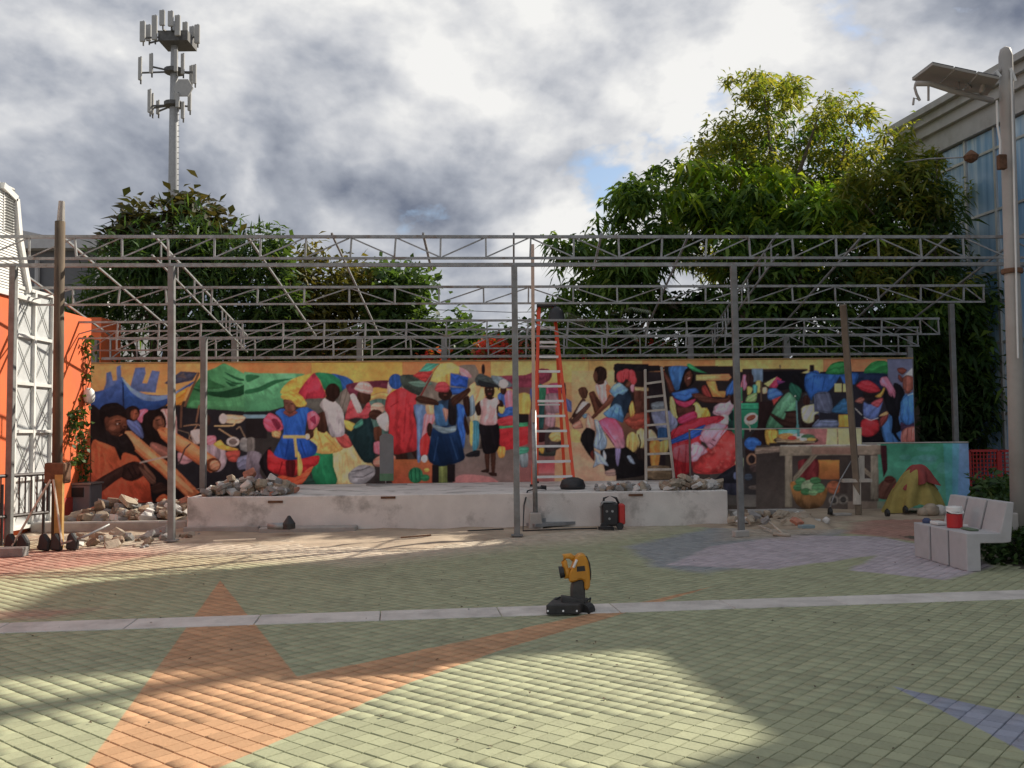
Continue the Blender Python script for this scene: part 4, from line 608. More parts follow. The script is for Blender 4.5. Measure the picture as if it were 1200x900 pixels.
fig([(1010, 202), (1050, 170), (1118, 190), (1118, 302), (1060, 342), (1015, 302)], (154, 86, 72)); ell(1062, 240, 26, 30, (176, 104, 88), sh=.2, al=.6); fig([(955, 102), (1010, 94), (1052, 120), (1010, 162), (970, 142)], (124, 64, 54)); fig([(970, 160), (1012, 202), (1000, 242), (965, 202)], (124, 64, 54)); poly([(1012, 182), (1112, 88), (1120, 186), (1060, 166)], (218, 218, 218), sm=0); line([(1060, 372), (1125, 350)], 7, (210, 220, 230))
fig([(808, 330), (850, 330), (900, 400), (920, 250), (990, 270), (1032, 352), (990, 442), (970, 602), (992, 722), (900, 752), (910, 602), (860, 542), (830, 442)], (27, 26, 31), ol=0)
poly([(600, 780), (790, 722), (832, 852), (610, 862)], (32, 27, 31), sm=0); fig([(590, 642), (640, 604), (760, 620), (772, 722), (700, 782), (600, 772)], (208, 40, 50)); fig([(780, 602), (862, 560), (852, 622), (790, 692)], (134, 58, 56)); fig([(770, 576), (846, 530), (866, 562), (800, 582)], (220, 156, 98)); fig([(618, 440), (680, 462), (780, 400), (812, 432), (770, 562), (740, 612), (640, 602), (614, 562)], (98, 118, 178)); fig([(690, 452), (790, 395), (814, 420), (760, 492)], (196, 76, 86)); line([(530, 500), (600, 570)], 8, (220, 215, 205)); line([(618, 592), (690, 622), (765, 598)], 7, (224, 222, 224)); fig([(528, 432), (580, 390), (632, 400), (600, 452)], (156, 92, 82)); fig([(618, 330), (742, 345), (732, 420), (660, 442), (618, 392)], (46, 35, 37), ol=0); fig([(730, 382), (790, 340), (820, 290), (834, 310), (790, 392)], (212, 158, 58)); fig([(544, 272), (600, 225), (680, 224), (750, 270), (788, 322), (740, 342), (680, 346), (600, 322)], (212, 46, 62)); fig([(778, 232), (800, 190), (852, 184), (882, 230), (938, 332), (926, 402), (900, 352), (886, 382), (840, 292), (800, 276)], (226, 126, 156)); line([(850, 270), (905, 360)], 5, (170, 70, 104), .7)
setp(900, 410, 4.284)
# low wall field
poly([(250, 393), (470, 393), (470, 480), (250, 480)], (214, 186, 128), sm=0, sh=0); line([(348, 395), (352, 500)], 4, (120, 104, 84)); poly([(160, 396), (298, 396), (290, 480), (160, 480)], (166, 104, 102), sm=0, sh=.1)
rect(-60, 480, 560, 840, (60, 52, 50), (88, 78, 72)); rect(548, 468, 930, 860, (58, 136, 108), (84, 152, 128)); rect(925, 468, 1040, 860, (112, 142, 178), (84, 128, 172)); poly([(880, 468), (960, 468), (950, 860), (900, 860)], (70, 150, 160), sm=0, sh=0, al=.6)
for k in range(14): ell(random.uniform(580, 980), random.uniform(490, 720), random.uniform(20, 60), random.uniform(12, 30), random.choice([(80, 176, 146), (36, 128, 98), (110, 160, 180)]), sh=0, al=.25)
poly([(560, 480), (596, 480), (600, 600), (580, 640)], (60, 28, 34), sm=0)
rect(250, 552, 358, 650, (200, 132, 54), (150, 84, 44)); poly([(150, 560), (250, 552), (250, 650), (180, 680)], (112, 40, 44)); ell(330, 690, 36, 34, (150, 84, 56)); rect(360, 540, 400, 720, (70, 60, 56)); ell(330, 755, 26, 26, (120, 112, 104)); ell(330, 755, 15, 15, (60, 56, 54)); ell(378, 752, 26, 26, (120, 112, 104)); ell(378, 752, 15, 15, (60, 56, 54))
poly([(545, 690), (600, 640), (642, 648), (640, 735), (590, 752), (550, 740)], (104, 66, 56)); ell(610, 650, 26, 18, (84, 46, 40)); poly([(530, 600), (556, 600), (556, 760), (530, 760)], (110, 100, 90), sm=0)
WD = (150, 136, 116)
poly([(125, 640), (215, 530), (250, 530), (128, 672)], (140, 126, 106), sm=0); poly([(450, 560), (540, 640), (548, 668), (450, 592)], (136, 122, 104), sm=0); rect(86, 530, 122, 790, (136, 124, 106), sh=.2); rect(516, 530, 552, 750, (124, 114, 100), sh=.2)
poly([(-66, 492), (60, 482), (60, 512), (-66, 524)], (140, 120, 106), sm=0); poly([(58, 484), (566, 478), (566, 526), (58, 532)], WD, (136, 118, 102), 'x', sm=0, sh=.12); rect(220, 490, 420, 524, (150, 96, 84), al=.5); line([(58, 482), (566, 476)], 5, (206, 200, 190))
poly([(112, 684), (130, 660), (285, 690), (298, 716), (272, 782), (205, 804), (142, 774)], (186, 122, 54), (96, 70, 48)); 
for x, y, rx, ry, c in [(165, 662, 28, 22, (70, 118, 76)), (150, 692, 24, 18, (60, 110, 70)), (215, 686, 50, 34, (148, 168, 130)), (252, 694, 34, 26, (84, 132, 88)), (238, 656, 28, 18, (64, 112, 70)), (190, 712, 26, 18, (66, 120, 74)), (226, 716, 24, 16, (120, 160, 110))]: ell(x, y, rx, ry, c)
rect(400, 760, 730, 860, (140, 124, 110), (160, 140, 122), al=.7)

setp(100, 425, 5.293)
fig([(60, 472), (130, 420), (200, 460), (252, 440), (312, 540), (230, 562), (222, 606), (186, 522), (120, 500)], (36, 29, 29), ol=0)
fig([(92, 282), (130, 255), (200, 250), (248, 290), (242, 332), (190, 326), (150, 342), (122, 332), (112, 402), (90, 342)], (31, 25, 25), ol=0); fig([(120, 352), (150, 340), (200, 325), (252, 346), (258, 392), (222, 422), (186, 452), (156, 442), (130, 402)], (122, 74, 52), (88, 52, 39)); ell(133, 356, 15, 22, (100, 58, 42)); ell(168, 402, 22, 18, (156, 100, 74), sh=0, al=.5); line([(188, 382), (218, 376)], 7, (30, 18, 16)); ell(200, 380, 6, 4, (220, 205, 190), sh=0); line([(236, 396), (250, 396)], 7, (30, 18, 16)); line([(185, 362), (222, 356)], 5, (26, 18, 16)); poly([(215, 385), (236, 410), (215, 416)], (70, 40, 30))
fig([(250, 290), (290, 268), (330, 285), (336, 320), (310, 362), (270, 352)], (38, 28, 27), ol=0); fig([(282, 300), (318, 290), (334, 330), (306, 360), (280, 342)], (132, 76, 54)); line([(306, 318), (322, 316)], 4, (30, 18, 16))
fig([(430, 342), (472, 330), (484, 382), (448, 392)], (132, 86, 66)); line([(440, 358), (462, 352)], 5, (30, 20, 18))
fig([(240, 640), (300, 615), (340, 650), (335, 700), (290, 735), (230, 715)], (56, 36, 32)); line([(262, 650), (300, 720)], 5, (30, 20, 20)); line([(290, 640), (320, 700)], 5, (30, 20, 20)); fig([(330, 640), (400, 690), (440, 740), (410, 755), (360, 700)], (112, 76, 62))
setp(300, 430, 6.43)
fig([(206, 252), (240, 236), (292, 266), (298, 322), (256, 348), (220, 322)], (116, 74, 61)); line([(224, 272), (242, 272)], 6, (34, 20, 20)); line([(262, 276), (280, 280)], 6, (34, 20, 20)); line([(240, 322), (264, 324)], 6, (130, 44, 44)); line([(250, 280), (248, 304)], 4, (80, 46, 38)); poly([(190, 235), (215, 205), (262, 196), (330, 226), (382, 270), (366, 298), (310, 300), (270, 256), (210, 240)], (232, 174, 54)); line([(230, 215), (300, 250), (340, 290)], 5, (170, 110, 24), .7); line([(270, 208), (350, 262)], 4, (170, 110, 24), .6)
fig([(126, 490), (150, 480), (185, 500), (180, 528), (140, 530)], (214, 156, 98))
setp(460, 415, 4.863)
line([(542, 200), (550, 200)], 4, (150, 130, 110)); line([(560, 200), (568, 200)], 4, (150, 130, 110)); ell(553, 226, 10, 4, (110, 50, 46), sh=0); ell(300, 232, 10, 5, (96, 52, 44), sh=0)
setp(770, 415, 4.863)
rect(640, 505, 702, 524, (52, 44, 44))
ell(792, 490, 128, 28, (70, 56, 46)); ell(792, 484, 118, 22, (150, 124, 96)); ell(740, 468, 50, 18, (218, 138, 66)); ell(810, 466, 40, 16, (200, 196, 180)); ell(860, 472, 40, 16, (70, 110, 80)); line([(800, 400), (806, 470)], 16, (78, 136, 136))
ell(770, 478, 26, 12, (176, 60, 50)); ell(835, 486, 22, 10, (230, 220, 190)); ell(880, 486, 26, 10, (214, 160, 70)); line([(680, 498), (900, 502)], 5, (190, 170, 140))
# brush texture, then to paint colour
bn = np.zeros((HH, WW), np.float32)
for r, a in ((24, .9), (7, .5), (2, .3)):
    q = blur(blur(rng.normal(0, 1, (HH, WW)).astype(np.float32), r), r); bn += a*q/q.std()
IMG *= (1+.045*bn)[..., None]
IMG = np.clip(IMG, 4, 250)/255
LIN = np.where(IMG <= .04045, IMG/12.92, ((IMG+.055)/1.055)**2.4)
LUM = LIN@np.array([.3, .59, .11]); LIN = LUM[..., None]+(LIN-LUM[..., None])*.87
LIN = np.stack([blur(LIN[..., k], 1) for k in range(3)], -1)
PAINT_GAIN = 1.8
def paint_mat(name):
    m = bpy.data.materials.new(name); m.use_nodes = True; t = m.node_tree; l = t.links.new; b = t.nodes['Principled BSDF']; b.inputs['Roughness'].default_value = .62; b.inputs['Specular IOR Level'].default_value = .08
    a = N(t, 'ShaderNodeVertexColor', layer_name='paint'); g = N(t, 'ShaderNodeNewGeometry'); n = N(t, 'ShaderNodeTexNoise'); n.inputs['Scale'].default_value = 7; n.inputs['Detail'].default_value = 8; n.inputs['Roughness'].default_value = .7; l(g.outputs['Position'], n.inputs['Vector'])
    mr = N(t, 'ShaderNodeMapRange'); mr.inputs['From Min'].default_value = .3; mr.inputs['From Max'].default_value = .7; mr.inputs['To Min'].default_value = .88; mr.inputs['To Max'].default_value = 1.1; l(n.outputs['Fac'], mr.inputs[0])
    mu = N(t, 'ShaderNodeMix', data_type='RGBA', blend_type='MULTIPLY'); mu.inputs['Factor'].default_value = 1; l(a.outputs['Color'], mu.inputs['A']); l(mr.outputs[0], mu.inputs['B']); l(mu.outputs['Result'], b.inputs['Base Color'])
    nb = N(t, 'ShaderNodeTexNoise'); nb.inputs['Scale'].default_value = 60; l(g.outputs['Position'], nb.inputs['Vector']); bp = N(t, 'ShaderNodeBump'); bp.inputs['Strength'].default_value = .15; bp.inputs['Distance'].default_value = .01; l(nb.outputs['Fac'], bp.inputs['Height']); l(bp.outputs[0], b.inputs['Normal'])
    return m
M_paint = paint_mat('mural_paint')
CMn = np.array(CM)
def painted_sheet(name, D, x0, x1, z0, z1, zstep, parent, keep=None):
    nx = int((x1-x0)/.014); nz = int((z1-z0)/.014); xs = np.linspace(x0, x1, nx+1); zs = np.linspace(z0, z1, nz+1)
    A, B = np.meshgrid(xs, zs); V = np.stack([A, D+SL*A, B], -1).reshape(-1, 3); V[:, 1] -= .004
    c = (V-np.array(CAM))@CMn; u = CX+F*c[:, 0]/-c[:, 2]; v = CY-F*c[:, 1]/-c[:, 2]
    ui = np.clip(((u-PX0)*SS).astype(int), 0, WW-1); vi = np.clip(((v-PY0)*SS).astype(int), 0, HH-1)
    C = np.clip(LIN[vi, ui]*PAINT_GAIN, .008, .86)
    I = np.arange(len(V)).reshape(nz+1, nx+1); f = np.stack([I[:-1, :-1], I[:-1, 1:], I[1:, 1:], I[1:, :-1]], -1).reshape(-1, 4)
    if keep is not None:
        k = keep(V[f].mean(1)); f = f[k]; used = np.unique(f); remap = np.zeros(len(V), int); remap[used] = np.arange(len(used)); V, C, f = V[used], C[used], remap[f]
    o = npmesh(name, V, f, M_paint, parent); ca = o.data.color_attributes.new('paint', 'FLOAT_COLOR', 'POINT')
    ca.data.foreach_set('color', np.concatenate([C, np.ones((len(C), 1))], 1).astype(np.float32).ravel()); return o
WD_ = 19.6
wl = S(107, 430, WD_); wr = S(1069, 425, WD_); zt = S(590, 423.5, WD_).z
M_render = mat('wall_render', (.16, .15, .14), .9, var=.15, scale=4, bump=.3, dirt=(.12, .11, .1))
mw = thing('mural_wall', 'long wall painted with a market scene of people, tarps and umbrellas', 'mural wall', site((wl.x+wr.x)/2, WD_, 0))
def wbox(x0, x1, D0, D1, z0, z1): return MB().prism([site(x0, D0, z0), site(x1, D0, z0), site(x1, D1, z0), site(x0, D1, z0)], (0, 0, z1-z0))
wbox(wl.x, wr.x, WD_, WD_+.22, -.05, zt).build('wall_body', M_render, mw)
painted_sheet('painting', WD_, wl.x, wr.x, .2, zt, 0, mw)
wbox(wl.x-.02, wr.x+.02, WD_-.02, WD_+.24, zt+.002, zt+.03).build('coping', mat('coping', (.45, .30, .14), .8, dirt=(.15, .1, .06)), mw)
wbox(wl.x, -5.4, WD_-.14, WD_-.006, -.05, .24).build('plinth', M_render, mw)
LD = 18.6
ll = S(809, 505, LD).x; ls = S(1010, 510, LD).x; lr = S(1135, 530, LD).x
z1_ = S(900, 503, LD).z; z2_ = S(1060, 519.5, LD).z
lw = thing('low_painted_wall', 'low stepped wall in front of the mural, painted with table, fruit basket and draped figure', 'wall', site((ll+lr)/2, LD, 0))
wbox(ll, ls, LD, LD+.2, -.05, z1_).build('wall_body', M_render, lw)
wbox(ls+.003, lr, LD+.002, LD+.24, -.05, z2_).build('wall_body', M_render, lw)
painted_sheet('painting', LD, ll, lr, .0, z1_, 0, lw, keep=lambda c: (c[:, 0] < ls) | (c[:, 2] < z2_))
M_cap = mat('wall_cap', (.55, .52, .48), .85, dirt=(.2, .18, .15))
wbox(ll, ls, LD-.012, LD+.2, z1_+.002, z1_+.02).build('coping', M_cap, lw); wbox(ls+.003, lr, LD-.012, LD+.24, z2_+.002, z2_+.02).build('coping', M_cap, lw)
# ================================================================== stage
M_stage = mat('stage_concrete', (.70, .67, .63), .88, var=.12, scale=2.2, bump=.3, bscale=50, dirt=(.13, .115, .095), dirt_amt=.85, dirt_scale=1.6, dirt_lo=.50, dirt_hi=.70)
M_dark = mat('dark_recess', (.02, .02, .02), .9)
SD = 16.0; SZ = S(600, 578, SD).z
sx0, sx1 = S(219, 600, SD).x, S(853, 600, SD).x
stg = thing('stage_platform', 'long low concrete stage platform in front of the mural', 'stage', site((sx0+sx1)/2, SD, 0))
zg = -.06
wbox(sx0, sx1, SD, WD_-.01, zg, SZ).build('platform', M_stage, stg, bevel=.012)
wbox(sx0-.03, S(305, 600, SD).x, SD-.10, SD-.003, -.08, .10).build('footing', M_concrete, stg, bevel=.01)
M_rust = mat('rusty_steel', (.16, .08, .045), .85, metal=.2, var=.4, scale=12, dirt=(.05, .03, .02))
for px, py in ((323, 588), (455, 583), (745, 580)):
    c = S(px, py, SD); MB().frame(c+Vector((0, -.01, 0)), SU*.12, SN*.012, (0, 0, .018)).build('slot_plate', M_rust, stg)
wbox(S(305, 600, SD).x+.05, S(420, 600, SD).x, SD-.32, SD-.01, -.02, .095).build('ground_slab', M_concrete, stg, bevel=.02)

# ================================================================== canopy frame of steel trusses
M_steel = mat('galvanised_steel', (.31, .32, .325), .5, metal=.6, var=.25, scale=9, bump=.05, dirt=(.17, .10, .06), dirt_amt=.6, dirt_scale=4, dirt_lo=.55, dirt_hi=.66)
M_post = mat('painted_steel_post', (.22, .228, .228), .6, metal=.3, var=.2, scale=7, dirt=(.14, .10, .07), dirt_amt=.4)
can = thing('canopy_frame', 'bare grey steel canopy frame of trusses and posts over the stage', 'canopy frame', site(0, 16.5, 0))
TR = [(14.7, 277.5, 302.5, .69, .046, .028), (16.2, 336, 355.5, .76, .04, .027), (18.0, 375.5, 394, .76, .04, .027), (18.95, 386, 408, .8, .036, .025), (19.95, 395, 418, .8, .045, .03)]
XL, XR = -8.25, 8.28
def updown(x):
    for lim, r in ((-2.5, 1), (-1.1, 0), (.3, 1), (1.7, 0), (5.9, 1)):
        if x < lim: return r
    return 0
TZ = []
for k, (D, y0, y1, sp, cw, ww) in enumerate(TR):
    zt_, zb_ = S(600, y0, D).z, S(600, y1, D).z; zt_ += 0; TZ.append((D, zt_, zb_))
    xl = XL if k else -9.2; xr = XR if k else 8.9
    a = MB().bar(site(xl, D, zt_), site(xr, D, zt_), cw); a.bar(site(xl, D, zb_), site(xr, D, zb_), cw*.8)
    t_ = a.build('truss', M_steel, can)
    xs = []; x = .3
    while x > xl: x -= sp
    while x < xr-.05:
        if x > xl: xs.append(x)
        x += sp
    xs = [xl+.02]+[x for x in xs if x > xl+.3]+[xr-.02]
    for x in xs: MB().bar(site(x+random.gauss(0, .008), D, zb_+cw*.4), site(x+random.gauss(0, .008), D, zt_-cw*.5), ww).build('vertical', M_steel, t_)
    for x0, x1 in zip(xs[:-1], xs[1:]):
        up = updown((x0+x1)/2); e = ww*.8
        p, q = ((x0+e, zb_+e), (x1-e, zt_-e)) if up else ((x0+e, zt_-e), (x1-e, zb_+e))
        MB().bar(site(p[0], D+.002, p[1]), site(q[0], D+.002, q[1]), ww*.72).build('diagonal', M_steel, t_)
zbeam = S(600, 309.5, 14.7).z
MB().bar(site(-9.2, 14.76, zbeam), site(8.9, 14.76, zbeam), .062, .055).build('beam', M_steel, can)
zb4 = S(600, 420, 19.95).z
MB().bar(site(XL, 19.6, zb4+.02), site(XR, 19.6, zb4+.02), .05).build('beam', M_steel, can)
for k, xr in enumerate((-8.2, -6.85, -5.46, -4.06, -2.75, -1.35, .05, 1.42, 2.8, 4.2, 5.6, 7.0, 8.2)):
    zA, zB = TZ[0][1]+.05, TZ[-1][1]+.05; top = [site(xr, D, zA+(zB-zA)*(D-TZ[0][0])/(TZ[-1][0]-TZ[0][0])) for D, a_, b_ in TZ]
    m = MB()
    for p, q in zip(top[:-1], top[1:]): m.bar(p, q, .03)
    if k in (5, 7): m = MB().bar(top[0], top[1], .036)
    rf = m.build('rafter', M_steel, can)
    if k in (2, 9):
        low = [p-Vector((0, 0, .33)) for p in top]; m = MB()
        for p, q in zip(low[:-1], low[1:]): m.bar(p, q, .026)
        m.build('lower_chord', M_steel, rf)
        for p, q in zip(top[:-1], top[1:]):
            for t in (.25, .5, .75):
                c = p.lerp(q, t); MB().bar(c, c-Vector((0, 0, .33)), .022).build('hanger', M_steel, rf)
def post(px, py_top, py_base, D, wd, ztop=None, zb=None):
    b = S(px, py_base, D); z0 = -.1 if zb is None else zb; z1 = ztop if ztop else S(px, py_top, D).z
    tl = random.gauss(0, .012)
    o = MB().bar((b.x, b.y, z0), (b.x+tl, b.y, z1), wd).build('post', M_post, can, bevel=.006)
    MB().frame((b.x, b.y, z0+.008+(.1 if zb is None else 0)+.02), (wd*.95, 0, 0), (0, wd*.95, 0), (0, 0, .008)).build('base_plate', M_post, o)
for px in (10, 201, 606, 869): post(px, 0, 628, 14.66, .094, ztop=zbeam-.03)
post(238, 0, 560, 18.0, .105, ztop=TZ[2][2]+.02, zb=SZ+.002)
post(1120, 356, 510, 19.5, .10)
for px in (112, 275, 422, 520, 809, 921, 1064): post(px, 0, 410, 19.98, .12, ztop=TZ[4][1]-.02)

# ================================================================== left: orange building front with gate, white gable
M_orange = mat('orange_wall_paint', (.80, .155, .045), .75, var=.08, scale=2.5, bump=.12, bscale=40, dirt=(.42, .13, .07), dirt_amt=.55, dirt_scale=1.5)
M_redtrim = mat('red_trim', (.42, .045, .03), .7, var=.15)
M_white = mat('white_paint', (.72, .72, .70), .6, var=.06, scale=4, bump=.05, dirt=(.4, .39, .36), dirt_amt=.35)
M_gatepane = mat('gate_panel', (.55, .57, .58), .5, var=.08)
FX = -8.0; FNv = Vector((1, 0, 0))
def FP(px, py, off=0): return hit(px, py, (FX+off, 0, 0), FNv)
ob = thing('orange_building', 'orange building front with white clapboard gable and red trim at left', 'building', (FX, 15, 0))
zo = FP(0, 345).z; g0, g1 = FP(17, 400).y, FP(62, 400).y; gt = FP(40, 341).z
MB().box(FX-.4, FX, 8, g0-.11, -.1, zo).build('wall', M_orange, ob)
MB().box(FX-.4, FX, g1+.02, 18.12, -.1, zo).build('wall', M_orange, ob)
MB().box(FX-2.5, FX-.58, 19.9, 20.9, -.1, zo+.25).build('rear_wall', M_orange, ob)
MB().box(FX-.4, FX-.1, g0-.11, g1+.02, -.1, zo).build('wall', M_orange, ob)
MB().box(FX-.05, FX+.03, g0-.11, g0-.01, 0, zo-.02).build('door_trim', M_redtrim, ob)
MB().box(FX+.002, FX+.02, 8, g0-.12, -.1, .55).build('skirting', M_redtrim, ob)
MB().box(FX+.002, FX+.02, g1+.03, 18.1, -.1, .5).build('skirting', M_redtrim, ob)
gate = MB().box(FX-.06, FX-.03, g0, g1, .1, gt).build('gate', M_gatepane, ob)
gm = (g0+g1)/2
for y in (g0+.03, gm, g1-.03): MB().box(FX-.03, FX+.025, y-.03, y+.03, .1, gt).build('stile', M_white, gate)
hs = np.linspace(.1, gt-.03, 6)
for z in hs: MB().box(FX-.03, FX+.02, g0+.06, g1-.06, z-.002, z+.05).build('rail', M_white, gate)
M_gridbar = mat('grille_bar', (.35, .36, .35), .5, metal=.3)
for a, b in zip(hs[:-1], hs[1:]):
    for y0, y1 in ((g0+.06, gm-.03), (gm+.03, g1-.06)):
        for p, q in (((y0, a+.05), (y1, b)), ((y1, a+.05), (y0, b))): MB().bar((FX-.01, p[0], p[1]), (FX-.01, q[0], q[1]), .011).build('grille_bar', M_gridbar, gate)
# flared white gable above
gp = [FP(-30, 345), FP(-30, 180), FP(-8, 180), FP(3, 218), FP(19, 234), FP(23, 280), FP(34, 340), FP(34, 344)]
MB().prism([p+Vector((-.02, 0, 0)) for p in gp], (-1.6, 0, 0)).build('gable', M_white, ob)
cl = MB()
for k in range(44):
    z = FP(0, 342).z+k*.045
    y1_ = np.interp(z, [FP(34, 340).z, FP(23, 280).z, FP(19, 240).z, FP(4, 222).z], [FP(34, 340).y-.16, FP(23, 280).y-.14, FP(19, 240).y-.14, FP(4, 222).y-.12])
    if z > FP(4, 222).z: break
    cl.add([(FX-.015, 8.5, z), (FX-.015, y1_, z), (FX+.006, y1_, z), (FX+.006, 8.5, z), (FX-.012, y1_, z+.043), (FX-.012, 8.5, z+.043)], [(3, 2, 4, 5), (0, 1, 2, 3)])
c_ = cl.build('clapboards', M_white, ob); c_['kind'] = 'stuff'
tr_ = [FP(3, 218), FP(19, 234), FP(23, 280), FP(34, 343)]
for p, q in zip(tr_[:-1], tr_[1:]): MB().bar(p+Vector((.02, -.05, 0)), q+Vector((.02, -.05, 0)), .08, .1).build('corner_board', M_white, ob)
lv = MB()
ly0, ly1 = FP(5, 250).y, FP(15, 250).y
for k in range(16): lv.frame((FX+.02, (ly0+ly1)/2, FP(8, 270).z+k*.045), (.012, 0, .012), (0, (ly1-ly0)/2, 0), (.004, 0, -.004))
lo = lv.build('louvre', M_gridbar, ob); lo['kind'] = 'stuff'
MB().box(FX+.002, FX+.01, ly0-.03, ly1+.03, FP(8, 272).z, FP(8, 272).z+.75).build('louvre_frame', M_white, ob)
MB().box(FX-.3, FX+.05, 8, FP(34, 343).y+.3, zo+.01, zo+.08).build('sill_band', M_white, ob)
# wall lamp
wl_ = FP(98, 466); m = MB().lathe(wl_+Vector((.1, 0, -.12)), [(.03, 0), (.09, .05), (.11, .14), (.09, .25), (.04, .30)], 12)
tag(m.build('wall_lamp', M_white, smooth=True), 'small white shell wall lamp on the orange wall', 'wall lamp')
# grey-roofed hall behind
M_hall = mat('hall_wall', (.16, .165, .18), .8, var=.12, scale=1.5); M_hroof = mat('hall_roof', (.46, .46, .47), .6, var=.08)
hb = thing('grey_hall', 'grey building with flat pale roof edge behind the left trusses', 'building', P(70, 500, 27))
a, b = P(24, 345, 27), P(114, 290, 27)
MB().box(a.x, b.x, 27, 32, 0, b.z).build('wall', M_hall, hb)
r0, r1 = P(20, 291, 26.6), P(126, 276, 26.6); MB().prism([(r0.x, 26.6, r0.z), (r1.x, 26.6, r0.z), (r1.x, 26.6, r1.z), (r0.x+.9, 26.6, r1.z), (r0.x, 26.6, r1.z+.2)], (0, 5.8, 0)).build('roof', M_hroof, hb)
c = P(119, 300, 26.8); MB().box(c.x-.17, c.x+.17, 26.8, 27.2, 0, r0.z-.01).build('column', M_white, hb)
c = P(44, 300, 26.9); MB().tube([(c.x, 26.9, 0), (c.x, 26.9, r0.z-.3)], .07).build('downpipe', M_hroof, hb)
# low red building behind the trees
M_redb = mat('red_building_wall', (.33, .07, .045), .8, var=.15)
rb = thing('red_building', 'low red building glimpsed behind the trees above the mural', 'building', (-2, 31, 0))
a, b = P(345, 420, 31), P(640, 394, 31); MB().box(a.x, b.x, 31, 36, 0, b.z).build('wall', M_redb, rb); MB().box(a.x-.2, b.x+.2, 30.8, 36.2, b.z+.002, b.z+.12).build('roof', M_hall, rb)

# ================================================================== right: blue glass building
M_glass = bpy.data.materials.new('blue_glass'); M_glass.use_nodes = True
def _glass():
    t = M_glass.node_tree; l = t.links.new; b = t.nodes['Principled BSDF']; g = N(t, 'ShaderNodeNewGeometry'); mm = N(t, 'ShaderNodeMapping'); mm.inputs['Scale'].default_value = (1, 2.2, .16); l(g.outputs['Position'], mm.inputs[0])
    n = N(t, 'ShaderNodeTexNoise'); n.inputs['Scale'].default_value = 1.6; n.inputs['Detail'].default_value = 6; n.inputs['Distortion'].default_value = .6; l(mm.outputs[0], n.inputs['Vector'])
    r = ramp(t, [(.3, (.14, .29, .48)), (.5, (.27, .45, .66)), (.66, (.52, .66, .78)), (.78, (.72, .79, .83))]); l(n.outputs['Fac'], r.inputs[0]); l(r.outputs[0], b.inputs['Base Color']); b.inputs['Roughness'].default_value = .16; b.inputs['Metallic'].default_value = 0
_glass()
M_fascia = mat('fascia', (.46, .455, .445), .75, var=.1, scale=2, bump=.05, dirt=(.25, .23, .2), dirt_amt=.4)
M_alu = mat('aluminium', (.55, .55, .55), .4, metal=.6, var=.08)
BX0, BD0 = 10.48, 24.5; be = Vector((1/6.2, -1, 0)).normalized(); bn_ = Vector((be.y, -be.x, 0)); BH = 9.5
bc = Vector((BX0, BD0, 0))
def BP(s, z, o=0): return bc+be*s+bn_*o+Vector((0, 0, z))
bb = thing('glass_building', 'tall building with blue glass curtain wall and pale stepped fascia at right', 'building', bc)
LEN = 23.0
def bslab(s0, s1, z0, z1, o0, o1): return MB().prism([BP(s0, z0, o0), BP(s1, z0, o0), BP(s1, z0, o1), BP(s0, z0, o1)], (0, 0, z1-z0))
bslab(0, LEN, 0, BH-1.1, -9, -.1).build('wall', M_hall, bb)
for k, (z0, z1, o) in enumerate(((BH-1.1, BH-.62, .10), (BH-.615, BH-.36, .22), (BH-.355, BH-.16, .34), (BH-.155, BH, .48))): bslab(-o, LEN+.1, z0, z1, -9, o).build('fascia_band', M_fascia, bb)
ub = MB().prism([(12.95, 23.35, BH+.01), (13.5, 19.2, BH+.01), (21.5, 20.4, BH+.01), (20.8, 24.4, BH+.01)], (0, 0, 16-BH)).build('shade_block', M_fascia, bb)  # unseen block added on the roof to cast the plaza's shade band
MB().tube([(16.8, 20.0, 16.0), (16.8, 20.0, 19.6)], .17, 10).build('shade_mast', M_alu, ub)  # unseen mast, added for the thin shadow stripe at left
MB().tube([(12.9, 13.2, BH+.005), (12.9, 13.2, BH+3.0)], .2, 10).build('shade_mast', M_alu, bb)  # second mast added out of view, casts the shadow band at the front
cs = [0.0]
while cs[-1] < 13: cs.append(cs[-1]+1.06)
zs = [.3, 1.9, 3.5, 5.1, 6.5, 7.9, BH-1.1]
for i, s in enumerate(cs[:-1]):
    for z0, z1 in zip(zs[:-1], zs[1:]): bslab(s+.04, s+1.02, z0+.03, z1-.03, -.08, -.02+random.uniform(-.004, .004)).build('pane', M_glass, bb)
for s in cs: bslab(s-.035, s+.035, .3, BH-1.105, -.09, .03).build('mullion', M_alu, bb)
for z in zs[:-1]: bslab(0, cs[-1], z-.028, z+.028, -.09, .015).build('transom', M_alu, bb)

